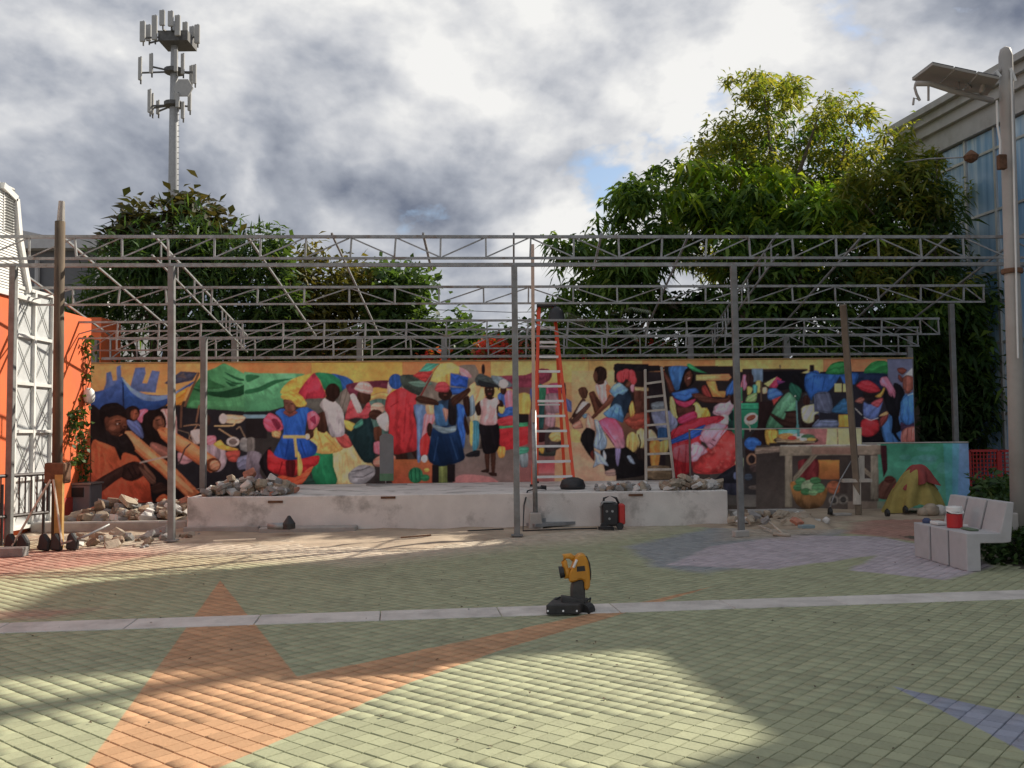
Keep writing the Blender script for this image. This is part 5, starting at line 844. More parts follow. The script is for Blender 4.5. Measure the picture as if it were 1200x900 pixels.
# ================================================================== mobile phone mast
M_mast = mat('mast_steel', (.36, .37, .38), .55, metal=.3, var=.1); M_ant = mat('antenna_panel', (.40, .40, .39), .5, var=.08); M_bracket = mat('antenna_bracket', (.12, .12, .12), .6, metal=.4)
TD = 60.0; tb = P(201, 500, TD); tz = lambda y: P(200, y, TD).z
tw = thing('cell_tower', 'tall grey mobile phone mast with three tiers of antennas', 'mast', (tb.x, TD, 0))
pole = MB().lathe((tb.x, TD, 0), [(.42, 0), (.29, tz(150)), (.2, tz(30)), (.19, tz(26))], 14).build('pole', M_mast, tw, smooth=True)
lad = MB()
for k in range(60): lad.bar((tb.x+.33, TD-.3, 3+k*.35), (tb.x+.46, TD-.3, 3+k*.35), .03)
lad.build('climbing_pegs', M_bracket, pole)
def panel_ant(px, y0, y1, off, w_=.30, d_=.16):
    a, b = P(px, y1, TD+off), P(px, y0, TD+off)
    o = MB().box(a.x-w_/2, a.x+w_/2, TD+off-d_/2, TD+off+d_/2, a.z, b.z).build('antenna', M_ant, tw, bevel=.03)
    MB().bar((a.x, TD+off+.15, a.z-.2), (a.x, TD+off+.15, b.z+.1), .08).build('mounting_pipe', M_bracket, o)
    return (a.x, TD+off+.15, (a.z+b.z)/2)
tiers = [((167, 25, 49, 0), (174, 29, 48, .8), (181, 18, 47, -1.1), (190, 12, 30, -1.3), (200, 13, 31, -1.4), (208, 18, 42, -1.2), (217, 26, 46, -.6), (225, 31, 52, .4), (231, 29, 51, 0)),
         ((164, 67, 94, 0), (177, 63, 86, -1), (206, 58, 84, -1.1), (214, 63, 87, -.4), (224, 77, 98, .2), (228, 76, 98, 0)),
         ((175, 105, 132, 0), (178, 110, 134, .4), (185, 118, 134, 1), (208, 109, 126, -1), (214, 120, 139, -.6), (222, 108, 130, .2))]
for tier, y in zip(tiers, (43, 84, 123)):
    z = tz(y)
    pl = MB().lathe((tb.x, TD, z-.15), [(.5, 0), (.62, .05), (.62, .3), (.5, .35)], 12).build('collar', M_bracket, tw)
    for a in tier:
        q = panel_ant(*a, w_=.34 if y == 43 else .22)
        MB().bar((tb.x, TD, z), (q[0], q[1], z), .09).build('arm', M_bracket, pl)
a_, b_ = P(183, 45, TD-1.2), P(218, 33, TD-1.2); MB().box(a_.x, b_.x, TD-.9, TD+.9, a_.z, b_.z).build('radio_units', M_bracket, tw)
c = P(215, 103, TD-.8); MB().tube([c+Vector((0, -.06, 0)), c+Vector((0, .06, 0))], .62, 6).build('dish', M_ant, tw)
# ================================================================== trees and plants
def inpoly(x, y, q):
    c = False; n = len(q)
    for i in range(n):
        (ax, ay), (bx_, by_) = q[i], q[(i+1) % n]
        if (ay > y) != (by_ > y) and x < (bx_-ax)*(y-ay)/(by_-ay)+ax: c = not c
    return c
def leaves(name, cents, per, Ln, Wd, droop, spread, m, parent, up=0.0, jit=.25):
    n = len(cents)*per; C = np.repeat(np.array(cents), per, 0)
    az = rng.uniform(0, 2*np.pi, n); el = rng.normal(up, spread, n)
    d = np.stack([np.cos(az)*np.cos(el), np.sin(az)*np.cos(el), np.sin(el)], 1)
    ln = Ln*rng.uniform(.65, 1.3, n)[:, None]; wd = Wd*rng.uniform(.7, 1.25, n)[:, None]
    b = C+rng.normal(0, jit, (n, 3)); b += d*ln*.12
    side = np.cross(d, np.array([0, 0, 1.0])); side /= np.linalg.norm(side, axis=1)[:, None]+1e-9
    tw = rng.normal(0, .6, n)[:, None]; upv = np.cross(side, d); side = side*np.cos(tw)+upv*np.sin(tw)
    mid = b+d*ln*.45+np.array([0, 0, 1])*(-droop*ln*.15); tip = b+d*ln+np.array([0, 0, 1])*(-droop*ln)
    keel = np.array([0, 0, -.12])*wd
    V = np.stack([b, mid+side*wd+(-keel), mid+keel, mid-side*wd+(-keel), tip], 1).reshape(-1, 3)
    k = np.arange(n)[:, None]*5
    f = np.concatenate([k+np.array([[0, 1, 2]]), k+np.array([[1, 4, 2]]), k+np.array([[0, 2, 3]]), k+np.array([[2, 4, 3]])])
    return npmesh(name, V, f, m, parent)
def scatter(outline, D, th, n, nscale=.55, thr=-.1, seed=0):
    q = outline; xs = [p[0] for p in q]; ys = [p[1] for p in q]; out = []; tries = 0
    while len(out) < n and tries < n*30:
        tries += 1; x, y = random.uniform(min(xs), max(xs)), random.uniform(min(ys), max(ys))
        if not inpoly(x, y, q): continue
        p = P(x, y, max(D+random.triangular(-1, 1, -.3)*th, 20.35 if D > 20 else 0))
        if mnoise.noise(p*nscale+Vector((seed, seed*2, 0))) < thr: continue
        out.append(tuple(p))
    return out
def clumps(outline, D, th, nc, per, rad, thr=-.2, seed=0):
    cs = scatter(outline, D, th, nc, .6, thr, seed); out = []
    for c in cs:
        r = rad*random.uniform(.6, 1.35)
        for _ in range(per):
            a = random.uniform(0, 2*math.pi); u = random.uniform(-.35, 1); q = math.sqrt(max(0, 1-u*u)); k = r*random.uniform(.75, 1.05)
            p = (c[0]+k*q*math.cos(a), max(c[1]+k*q*math.sin(a), 20.3), c[2]+k*u*.8); out.append(p)
    return out
M_bark = mat('bark', (.12, .095, .07), .9, var=.3, scale=8, bump=.6)
def trunk(tree, base, tips, r, sway=.25):
    base = Vector(base); fork = base+Vector((random.uniform(-sway, sway), 0, max(1.4, .42*(max(t[2] for t in tips)))))
    MB().tube([base+Vector((0, 0, -.1)), base.lerp(fork, .5)+Vector((random.gauss(0, .1), 0, 0)), fork], [r, r*.82, r*.7], 9).build('trunk', M_bark, tree, smooth=True)
    for t in tips:
        t = Vector(t); a = fork.lerp(t, .35)+Vector((random.gauss(0, .3), random.gauss(0, .3), .3)); b = fork.lerp(t, .7)+Vector((random.gauss(0, .3), random.gauss(0, .3), .3))
        MB().tube([fork-Vector((0, 0, .1)), a, b, t], [r*.5, r*.34, r*.2, r*.06], 6).build('limb', M_bark, tree, smooth=True)
def tree(name, label, outline, D, th, n, per, Ln, Wd, droop, spread, m, base_px, r=.2, up=0, nscale=.55, thr=-.1, jit=.2, seed=1, ntips=7, group=None, extra=None, clump=None):
    cs = clumps(outline, D, th, n, clump[0], clump[1], thr, seed) if clump else scatter(outline, D, th, n, nscale, thr, seed)
    random.shuffle(cs); bpnt = P(base_px, 500, D); t = thing(name, label, 'tree', (bpnt.x, D, 0), group)
    tips = [cs[int(i)] for i in np.linspace(0, len(cs)-1, ntips)]
    trunk(t, (bpnt.x, D, 0), tips, r)
    leaves('crown', cs, per, Ln, Wd, droop, spread, m, t, up, jit)
    for (o2, n2, m2, a) in (extra or []):
        leaves('foliage_sprays', scatter(o2, D-.3, th*.7, n2, nscale, thr, seed+3), a[0], a[1], a[2], a[3], spread, m2, t, up, jit)
    return t
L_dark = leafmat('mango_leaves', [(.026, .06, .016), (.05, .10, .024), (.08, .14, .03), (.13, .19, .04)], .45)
L_gold = leafmat('golden_leaves', [(.065, .105, .025), (.12, .15, .03), (.19, .18, .04), (.10, .15, .032)], .5)
L_lime = leafmat('lime_leaves', [(.07, .15, .02), (.13, .21, .025), (.20, .25, .03)], .5)
L_left = leafmat('broad_leaves', [(.016, .036, .014), (.028, .056, .022), (.045, .088, .028), (.07, .12, .035)], .35)
L_breadfruit = leafmat('brown_top_leaves', [(.025, .03, .014), (.04, .04, .018), (.06, .05, .024)], .3)
L_olive = leafmat('olive_leaves', [(.045, .05, .018), (.075, .07, .022), (.105, .09, .026), (.05, .075, .024)], .4)
L_mid = leafmat('mid_green_leaves', [(.026, .05, .018), (.042, .08, .026), (.065, .105, .03)], .4)
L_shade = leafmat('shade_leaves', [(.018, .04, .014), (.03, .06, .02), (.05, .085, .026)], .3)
L_red = leafmat('bougainvillea_flowers', [(.35, .03, .03), (.45, .05, .04), (.10, .12, .03)], .4)
# big trees on the right
tree('golden_tree', 'tallest tree, golden green feathery crown rising above the trusses', [(775, 300), (790, 215), (826, 170), (850, 120), (862, 92), (905, 76), (936, 92), (940, 135), (975, 108), (1012, 120), (1030, 150), (1020, 260), (960, 330), (840, 330)], 23.5, 2.2, 215, 10, .25, .03, .42, .5, L_gold, 905, .26, .15, 1.0, -.35, .08, 4, 24, clump=(8, .30), extra=[([(800, 260), (830, 180), (900, 120), (1000, 150), (1000, 280)], 150, L_dark, (10, .26, .04, .45))])
tree('feathery_tree', 'feathery green and gold tree in front of the blue glass building', [(985, 330), (995, 190), (1020, 140), (1060, 140), (1080, 165), (1108, 190), (1125, 225), (1120, 245), (1095, 265), (1115, 290), (1118, 340), (1060, 360)], 21.5, 1.5, 85, 10, .25, .032, .5, .5, L_gold, 1062, .18, .1, 1.0, -.3, .08, 5, 14, clump=(9, .3), extra=[([(1040, 190), (1095, 205), (1125, 240), (1118, 340), (1030, 330)], 170, L_mid, (13, .34, .034, .5))])
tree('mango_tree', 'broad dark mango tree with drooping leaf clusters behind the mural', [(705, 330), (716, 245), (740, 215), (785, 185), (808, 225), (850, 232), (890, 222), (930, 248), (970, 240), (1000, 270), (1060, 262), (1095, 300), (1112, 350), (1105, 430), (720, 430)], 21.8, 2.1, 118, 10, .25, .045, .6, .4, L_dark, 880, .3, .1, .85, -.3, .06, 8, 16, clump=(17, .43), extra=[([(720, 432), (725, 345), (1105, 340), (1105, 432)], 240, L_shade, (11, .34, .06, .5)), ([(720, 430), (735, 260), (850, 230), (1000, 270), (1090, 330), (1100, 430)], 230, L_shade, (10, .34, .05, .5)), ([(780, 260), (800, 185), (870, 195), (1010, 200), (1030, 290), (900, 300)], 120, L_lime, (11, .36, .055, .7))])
tree('drooping_mango', 'smaller mango with long hanging leaves beside the open sky gap', [(648, 330), (655, 290), (690, 280), (720, 240), (780, 250), (800, 430), (668, 430), (655, 380)], 21.0, 1.0, 30, 9, .28, .042, .7, .35, L_dark, 735, .16, .0, 1.0, -.3, .08, 12, 8, clump=(15, .42))
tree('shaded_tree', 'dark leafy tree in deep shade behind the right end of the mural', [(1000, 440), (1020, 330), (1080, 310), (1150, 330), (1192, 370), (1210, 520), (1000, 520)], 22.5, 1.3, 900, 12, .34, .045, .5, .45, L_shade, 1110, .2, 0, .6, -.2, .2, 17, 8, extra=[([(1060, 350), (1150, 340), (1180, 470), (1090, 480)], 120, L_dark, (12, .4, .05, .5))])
# left cluster
tree('breadfruit_tree', 'dark brown topped tree rising in front of the phone mast', [(125, 275), (160, 238), (200, 228), (255, 240), (262, 268), (280, 285), (285, 330), (150, 330)], 23.0, 1.3, 230, 9, .38, .085, .25, .45, L_breadfruit, 205, .16, .15, 1.0, .04, .16, 21, 9)
tree('strappy_tree', 'leafy green tree with narrow upright leaves behind left trusses', [(72, 390), (85, 355), (120, 320), (140, 270), (170, 250), (215, 250), (262, 285), (295, 270), (318, 300), (330, 430), (110, 430), (90, 400)], 22.0, 1.5, 560, 12, .42, .028, .25, .7, L_left, 190, .2, .35, 1.0, -.02, .16, 25, 9, extra=[([(100, 380), (130, 300), (260, 290), (310, 340), (300, 430), (110, 430)], 150, L_shade, (10, .34, .05, .3))])
tree('tall_shoot_tree', 'thin bright green tree with pointed shoot beside the golden foliage', [(308, 300), (318, 272), (328, 268), (334, 300), (350, 340), (350, 420), (300, 420)], 21.4, .5, 170, 9, .26, .05, .3, .6, L_mid, 325, .08, .3, .8, -.3, .12, 29, 5)
tree('olive_tree', 'olive brown tree behind the trusses left of centre', [(312, 330), (340, 300), (372, 286), (400, 305), (425, 318), (452, 340), (470, 430), (310, 430)], 23.0, 1.4, 500, 12, .26, .05, .3, .6, L_olive, 385, .16, .1, 1.1, -.03, .16, 33, 7)
tree('round_leaf_tree', 'rounded green tree behind the trusses near the centre gap', [(430, 345), (436, 318), (455, 315), (470, 325), (480, 312), (500, 330), (512, 360), (545, 375), (560, 430), (430, 430)], 22.4, 1.0, 420, 10, .22, .075, .25, .6, L_mid, 490, .14, .2, .9, -.08, .14, 37, 7)
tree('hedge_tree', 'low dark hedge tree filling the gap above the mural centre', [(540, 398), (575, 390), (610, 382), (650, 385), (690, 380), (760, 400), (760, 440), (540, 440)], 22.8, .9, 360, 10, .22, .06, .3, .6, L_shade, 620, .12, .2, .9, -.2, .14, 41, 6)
# flowers
fl = thing('bougainvillea', 'red flowering bush showing through trusses above the mural', 'bush', P(600, 500, 21.6))
cs = scatter([(485, 430), (495, 405), (560, 402), (640, 395), (640, 425), (560, 430)], 21.4, .35, 120, 1.2, .02, 44); leaves('blossoms', cs, 8, .12, .06, .2, .7, L_red, fl, .2, .1)
cs = scatter([(690, 430), (700, 408), (790, 405), (790, 430)], 21.0, .3, 70, 1.2, .02, 47); leaves('blossoms', cs, 8, .12, .06, .2, .7, L_red, fl, .2, .1)
cs = scatter([(480, 440), (500, 410), (800, 405), (800, 440)], 21.6, .3, 160, 1.2, -.3, 49); leaves('leaves', cs, 8, .14, .05, .2, .7, L_shade, fl, .2, .1)
# palm frond in front of the dark trees
L_palm = leafmat('palm_leaflets', [(.20, .24, .20), (.30, .34, .30), (.10, .16, .06)], .3)
pm = thing('palm', 'small palm with a pale arching frond under the mango branches', 'palm', (P(700, 500, 20.7).x, 20.7, 0))
pb0 = P(690, 392, 20.7); MB().tube([(pb0.x, 20.7, 0), (pb0.x+.05, 20.7, pb0.z)], [.09, .06], 8).build('trunk', M_bark, pm)
for fr in ([(690, 392), (715, 368), (740, 360), (762, 364)], [(690, 392), (680, 372), (665, 366), (650, 372)], [(690, 392), (700, 380), (730, 382), (748, 396)]):
    pts = [P(x, y, 20.7-.25*i) for i, (x, y) in enumerate(fr)]; rb_ = MB().tube(pts, [.018, .014, .01, .005], 5).build('frond', M_bark, pm)
    vs, fs = [], []
    for s in np.linspace(.15, .98, 26):
        k = min(int(s*3), 2); c = pts[k].lerp(pts[k+1], s*3-k); d = (pts[k+1]-pts[k]).normalized()
        for sg in (-1, 1):
            w_ = d.cross(Vector((0, 0, 1))).normalized()*sg; tip = c+(w_*.25+d*.22+Vector((0, 0, -.12)))*(1.1-.5*s); q = len(vs)
            vs += [c+d*.016, tip, c-d*.016]; fs.append((q, q+1, q+2))
    npmesh('leaflets', np.array([tuple(v) for v in vs]), np.array(fs), L_palm, rb_)
# dark plants on the right by the bench, vine on the orange wall
def bush(name, label, outline, D, th, n, per, Ln, Wd, m, zmin=.03, cat='shrub'):
    cs = [c for c in scatter(outline, D, th, n, 1.2, -.25, 51) if c[2] > zmin]; c0 = np.mean(np.array(cs), 0)
    o = thing(name, label, cat, (c0[0], D, 0)); leaves('leaves', cs, per, Ln, Wd, .3, .6, m, o, .3, .07)
    for k in range(6):
        a = cs[k*len(cs)//6]; MB().tube([(c0[0]+random.gauss(0, .15), D, -.03), (a[0], a[1], a[2])], [.015, .006], 5).build('stem', M_bark, o)
bush('leafy_shrub', 'dark green shrub growing behind the concrete bench', [(1140, 565), (1196, 555), (1215, 600), (1215, 640), (1180, 640), (1160, 600)], 13.2, .7, 170, 9, .14, .035, L_shade)
bush('low_groundcover', 'low dark leafy plant at the foot of the lamp post', [(1148, 645), (1160, 625), (1230, 610), (1260, 670), (1160, 668)], 11.6, .5, 170, 9, .11, .03, L_shade)
bush('hedge_shrub', 'dark shrub in shade in front of the red plastic barriers', [(1138, 600), (1145, 572), (1200, 560), (1230, 610), (1140, 615)], 16.0, .5, 170, 9, .16, .04, L_shade)
vn = thing('climbing_vine', 'thin leafy vine climbing the sunlit orange wall beside the mural', 'vine', (FX+.05, FP(98, 560).y, .2))
M_vine = leafmat('vine_leaves', [(.02, .05, .015), (.035, .07, .02), (.05, .09, .025)], .3)
vpts = []
for path in ([(100, 562), (98, 530), (101, 500), (99, 470), (102, 440), (104, 410)], [(98, 530), (92, 500), (84, 492), (80, 520)], [(99, 545), (90, 535), (78, 545)], [(101, 500), (94, 480), (86, 484), (83, 500)], [(96, 560), (94, 540), (97, 515)], [(104, 420), (100, 400), (108, 395)]):
    q = [FP(x, y, .05) for x, y in path]; MB().tube(q, .007, 4).build('stem', M_bark, vn)
    for a, b in zip(q[:-1], q[1:]):
        for t in np.linspace(0, 1, 6): vpts.append(tuple(a.lerp(b, t)))
leaves('leaves', vpts, 4, .10, .04, .3, .6, M_vine, vn, 0, .05)
# ================================================================== things on site
M_red = mat('orange_red_fibreglass', (.75, .085, .03), .45, var=.1); M_aluL = mat('ladder_aluminium', (.78, .78, .77), .4, metal=.15, var=.1)
M_black = mat('black_plastic', (.022, .022, .024), .5, var=.2); M_wood = mat('weathered_wood', (.22, .18, .135), .85, var=.25, scale=10, bump=.3, stretch=(1, 1, .25), dirt=(.16, .13, .1))
M_greywood = mat('grey_wood', (.50, .46, .40), .85, var=.25, scale=10, stretch=(1, 1, .3), dirt=(.5, .48, .44), dirt_amt=.3)
def lerp(a, b, t): return Vector(a).lerp(Vector(b), t)
# orange stepladder on the stage
FZ = SZ+.003
def onstage(px, D): q = S(px, 560, D); return Vector((q.x, q.y, FZ))
ld = thing('step_ladder', 'tall orange fibreglass stepladder standing on the stage', 'ladder', onstage(645, 18.5))
fl0, fr0 = onstage(624, 17.85), onstage(673, 17.95); tl, tr_p = S(632, 360, 18.45), S(649, 360, 18.45)
bl0, br0 = onstage(629, 18.95), onstage(662, 19.0); 
def rail(a, b, m, par=ld): return MB().bar(a, b, .06, .03).build('rail', m, par, bevel=.004)
for a, b in ((fl0, tl), (fr0, tr_p)): rail(a, b, M_red); MB().frame(a+Vector((0, 0, .02)), (.05, 0, 0), (0, .05, 0), (0, 0, .02)).build('foot', M_black, ld)
for a, b in ((bl0, tl+Vector((-.02, .06, -.05))), (br0, tr_p+Vector((.02, .06, -.05)))): rail(a, b, M_red); MB().frame(a+Vector((0, 0, .02)), (.045, 0, 0), (0, .045, 0), (0, 0, .02)).build('foot', M_black, ld)
for k in range(11):
    t = .05+k*.083; a, b = lerp(fl0, tl, t), lerp(fr0, tr_p, t); MB().bar(a+Vector((.03, 0, 0)), b-Vector((.03, 0, 0)), .1, .045).build('step', M_aluL, ld)
for t in (.12, .45, .78):
    a, b = lerp(bl0, tl, t), lerp(br0, tr_p, t); MB().bar(a, b, .03, .03).build('rear_brace', M_aluL, ld)
c = (tl+tr_p)/2; MB().frame(c+Vector((0, -.03, .03)), ((tr_p-tl).length/2+.05, 0, 0), (0, .11, 0), (0, 0, .035)).build('top_cap', M_black, ld, bevel=.012)
c = S(652, 368, 18.3); tag(MB().lathe(c+Vector((0, 0, -.14)), [(.17, 0), (.16, .02), (.15, .12), (.12, .22), (.05, .28), (.01, .285)], 18).build('hard_hat', M_black, smooth=True), 'dark round hat hanging at the top of the orange ladder', 'hat')
# wooden ladder leaning on the mural
wld = thing('wooden_ladder', 'old bare wooden ladder leaning against the mural', 'ladder', onstage(772, 19.2))
a0, a1, b0, b1 = onstage(757, 19.1), S(756, 433, 19.5), onstage(790, 19.1), S(775, 430, 19.5)
for a, b in ((a0, a1), (b0, b1)): MB().bar(a, b, .05, .07).build('rail', M_greywood, wld, bevel=.006)
for y in (449, 465.4, 481.8, 498.3, 515, 531.8, 549.7):
    t = (563-y)/(563-432); MB().bar(lerp(a0, a1, t)+Vector((.02, 0, 0)), lerp(b0, b1, t)-Vector((.02, 0, 0)), .07, .045).build('rung', M_greywood, wld)
# slim pole with concrete foot in front of the stage
c = S(627.5, 605, 15.8); zt_p = S(627, 287, 15.8).z
pp = thing('scaffold_pole', 'slim metal pole with concrete foot in front of the orange ladder', 'pole', (c.x, c.y, 0))
MB().tube([(c.x, c.y, .2), (c.x-.01, c.y, S(627, 480, 15.8).z)], .042, 10).build('pole', M_steel, pp, smooth=True)
MB().bar((c.x-.012, c.y-.045, S(627, 495, 15.8).z), (c.x, c.y-.045, zt_p), .055, .05).build('pale_timber', mat('pale_timber', (.55, .42, .34), .8, var=.15, scale=6), pp)
MB().prism([(c.x-.12, c.y-.12, .0), (c.x+.12, c.y-.12, .0), (c.x+.09, c.y-.1, .27), (c.x-.09, c.y-.1, .27)], (0, .22, 0)).build('concrete_foot', M_concrete, pp, bevel=.01)
# raking prop from the ground to the front beam
a = G(606, 629, .02); 
# timber prop at right
a, b = S(1006, 592, 17.3), S(988, 357, 16.4); a.z = .03
tp = thing('timber_prop', 'leaning timber prop with short boards nailed at its foot', 'prop', a)
MB().bar(a, b, .11, .09).build('timber', M_wood, tp, bevel=.008)
m1 = lerp(a, b, .05); MB().bar(m1+Vector((-.05, -.09, 0)), m1+Vector((-.03, -.09, .85)), .14, .03).build('board', M_greywood, tp)
c = S(1003, 563, 17.2); MB().frame(c, (.26, 0, 0), (0, .10, 0), (0, 0, .03)).build('board', M_greywood, tp); MB().bar(c+Vector((.1, -.02, -.02)), c+Vector((.12, 0, .45)), .09, .03).build('board', M_greywood, tp)
# tall old post at left with braces and ratchet
q = G(66, 646); D0 = 13.9; q = P(66, 640, D0); zt0 = P(65, 236, D0).z
tpst = thing('tall_rusty_post', 'tall weathered brown post at far left, braced at its foot', 'post', (q.x, D0, 0))
M_pst = mat('weathered_post', (.085, .062, .043), .85, var=.35, scale=10, stretch=(1, 1, .2), dirt=(.28, .2, .12))
MB().tube([(q.x, D0, -.1), (q.x-.01, D0, zt0-.3)], .072, 10).build('pole', M_pst, tpst, smooth=True); MB().tube([(q.x, D0, zt0-.32), (q.x+.01, D0, zt0)], [.06, .045], 8).build('pole_tip', M_concrete, tpst)
MB().box(q.x+.03, q.x+.14, D0-.14, D0-.07, 0, 1.05).build('angle_iron', mat('yellow_wood', (.42, .25, .08), .8, var=.3), tpst); MB().box(q.x-.14, q.x+.16, D0-.12, D0+.1, .92, 1.22).build('clamp', M_rust, tpst, bevel=.02)
M_pale = mat('pale_handle', (.52, .45, .36), .7)
for ex in (-.38, .32): MB().tube([(q.x+.02*(1 if ex > 0 else -1), D0-.16, .98), (q.x+ex, D0-.5, .08)], .016, 6).build('brace', M_pale, tpst)
for ex, dy, lab in ((-.42, -.5, 'leftmost black iron scrap at the foot of the tall brown post'), (-.22, -.55, 'black iron scrap just left of the tall brown post foot'), (.22, -.5, 'black iron scrap just right of the tall brown post foot'), (.42, -.45, 'rightmost black iron scrap by the tall brown post'), (.05, -.5, 'black iron scrap directly before the tall brown post')):
    c = Vector((q.x+ex, D0+dy, .0)); tag(MB().prism([c+Vector((-.09, 0, .02)), c+Vector((.07, 0, .0)), c+Vector((.08, 0, .14)), c+Vector((.0, 0, .26)), c+Vector((-.06, 0, .22))], (0, .1, 0)).build('iron_scrap', M_black, bevel=.02), lab, 'scrap', 'iron scraps by the tall post')
def rod(name, label, cat, pts, r, m, n=6): return tag(MB().tube(pts, r, n).build(name, m, smooth=True), label, cat)
rod('crowbar', 'bent grey iron bar lying beside the tall brown post', 'bar', [(q.x+.3, D0-.5, .1), (q.x+.6, D0-.35, .2), (q.x+.85, D0-.2, .34)], .018, M_steel)
# crowd barrier at far left
cb = thing('steel_barrier', 'dark tubular crowd barrier in front of the orange building', 'barrier', P(25, 600, 14.6))
M_bar = mat('dark_tube', (.05, .045, .045), .55, metal=.4)
e0, e1 = P(-70, 560, 13.2), P(57, 550, 15.0); zc = lambda f: f
for z in (1.02, .42): MB().tube([(e0.x, e0.y, z), (e1.x, e1.y, z)], .028, 8).build('rail', M_bar, cb)
MB().tube([(e1.x, e1.y, .42), (e1.x, e1.y, 1.02)], .028, 8).build('end_post', M_bar, cb); MB().tube([(e0.x, e0.y, .42), (e0.x, e0.y, 1.02)], .028, 8).build('end_post', M_bar, cb)
for k in range(1, 17):
    c = e0.lerp(e1, k/17); MB().tube([(c.x, c.y, .42), (c.x, c.y, 1.02)], .012, 6).build('bar', M_bar, cb)
for t in (.55, .96):
    c = e0.lerp(e1, t); MB().tube([(c.x, c.y-.02, .0), (c.x, c.y-.02, .9)], .022, 6).build('leg', M_bar, cb)
# grey cabinet
c = P(92, 600, 17.6); c0, c1 = P(77, 600, 17.4), P(106, 568, 17.4)
gb = thing('grey_cabinet', 'grey metal cabinet with dark opening beside the mural', 'cabinet', (c.x, 17.5, 0))
MB().box(c0.x, c1.x, 17.4, 17.9, .1, c1.z).build('body', mat('cabinet_grey', (.13, .135, .15), .6, var=.12), gb, bevel=.015)
MB().box(c0.x+.05, c1.x-.12, 17.385, 17.398, c1.z-.22, c1.z-.05).build('opening', M_dark, gb); MB().box(c0.x-.02, c1.x+.02, 17.37, 17.93, c1.z+.002, c1.z+.03).build('lid', M_post, gb)
# low kerb in front of the rubble
tag(MB().prism([site(-8.0, 16.3, .0), site(-5.45, 16.3, .0), site(-5.45, 16.5, .0), site(-8.0, 16.5, .0)], (0, 0, .17)).build('low_kerb', M_concrete, bevel=.02), 'low concrete kerb edge in front of the left rubble row', 'kerb')
# ------------------------------------------------------------------ rubble
M_stone = [mat('rubble_tan', (.36, .30, .23), .95, var=.25, scale=9, bump=.5), mat('rubble_grey', (.27, .26, .25), .95, var=.25, scale=9, bump=.5), mat('rubble_pale', (.58, .56, .53), .9, var=.12, scale=9, bump=.4), mat('rubble_brown', (.24, .17, .12), .95, var=.3, scale=9, bump=.5), mat('rubble_brick', (.42, .18, .12), .9, var=.3, scale=9, bump=.4)]
STM = []
for k in range(10):
    bm = bmesh.new(); bmesh.ops.create_cube(bm, size=1); bmesh.ops.bevel(bm, geom=bm.edges[:], offset=.14, segments=1, affect='EDGES')
    for v in bm.verts: v.co = v.co*(1+.28*mnoise.noise(v.co*2.3+Vector((k*5, 0, 0))))+Vector((random.gauss(0, .03), random.gauss(0, .03), random.gauss(0, .03)))
    for _ in range(2):
        nrm = Vector((random.gauss(0, 1), random.gauss(0, 1), random.gauss(0, 1))).normalized(); bmesh.ops.bisect_plane(bm, geom=bm.verts[:]+bm.edges[:]+bm.faces[:], plane_co=nrm*.42, plane_no=nrm, clear_outer=True)
        bmesh.ops.holes_fill(bm, edges=[e for e in bm.edges if e.is_boundary])
    bmesh.ops.recalc_face_normals(bm, faces=bm.faces); bmesh.ops.triangulate(bm, faces=[f for f in bm.faces if len(f.verts) > 4])
    row = []
    for ms in M_stone:
        me = bpy.data.meshes.new('stone'); bm.to_mesh(me); me.materials.append(ms); row.append(me)
    bm.free(); STM.append(row)
def pile(name, label, x0, x1, D0, D1, z0, h, n, sz, wts, shape=lambda t: math.sin(math.pi*t)**.6, flat=.6):
    c = site((x0+x1)/2, (D0+D1)/2, z0); t = thing(name, label, 'rubble pile', c)
    for k in range(n):
        u = random.random(); v = random.random(); z = z0+random.random()**1.1*h*shape(u)*(1-.55*abs(2*v-1)); s = random.uniform(*sz)
        me = STM[random.randrange(10)][random.choices(range(5), wts)[0]]
        o = bpy.data.objects.new('stone', me); COL.objects.link(o); p = site(x0+(x1-x0)*u, D0+(D1-D0)*v, z+s*.25)
        o.location = p-c; o.parent = t; o.scale = (s*random.uniform(.8, 1.6), s*random.uniform(.7, 1.2), s*random.uniform(.45, .8)*flat/.6); o.rotation_euler = (random.gauss(0, .35), random.gauss(0, .35), random.uniform(0, 6.3))
def sx(px, D): return S(px, 560, D).x
pile('rubble_pile', 'large heap of broken pavers and stones on the left end of the stage', sx(238, 16.3), sx(338, 16.3), 16.12, 16.9, SZ, .34, 130, (.08, .18), (4, 3, 4, 2, 1))
pile('rubble_pile', 'low heap of grey stones on the stage below the dancing women', sx(700, 16.3), sx(765, 16.3), 16.15, 16.7, SZ, .12, 46, (.07, .15), (2, 5, 3, 1, 1))
pile('rubble_pile', 'heap of tan stones on the right end of the stage', sx(775, 16.3), sx(846, 16.3), 16.12, 16.7, SZ, .18, 56, (.08, .17), (6, 1, 3, 2, 0))
pile('rubble_pile', 'long low row of stacked stones on the ground below the horn blowers', sx(95, 17.3), sx(218, 17.3), 16.75, 17.5, .12, .30, 170, (.11, .22), (3, 5, 1, 3, .4), shape=lambda t: min(1, t*4), flat=.55)
pile('rubble_pile', 'scattered stones in the trench beside the front steel post at left', sx(70, 14.7), sx(215, 14.7), 14.0, 15.6, -.03, .08, 46, (.06, .20), (3, 4, 1, 3, .2), shape=lambda t: 1)
pile('rubble_pile', 'loose stones on the sandy heap right of the stage', sx(858, 15.6), sx(968, 15.6), 15.2, 16.6, .05, .12, 46, (.06, .17), (6, 1, 2, 3, .3))
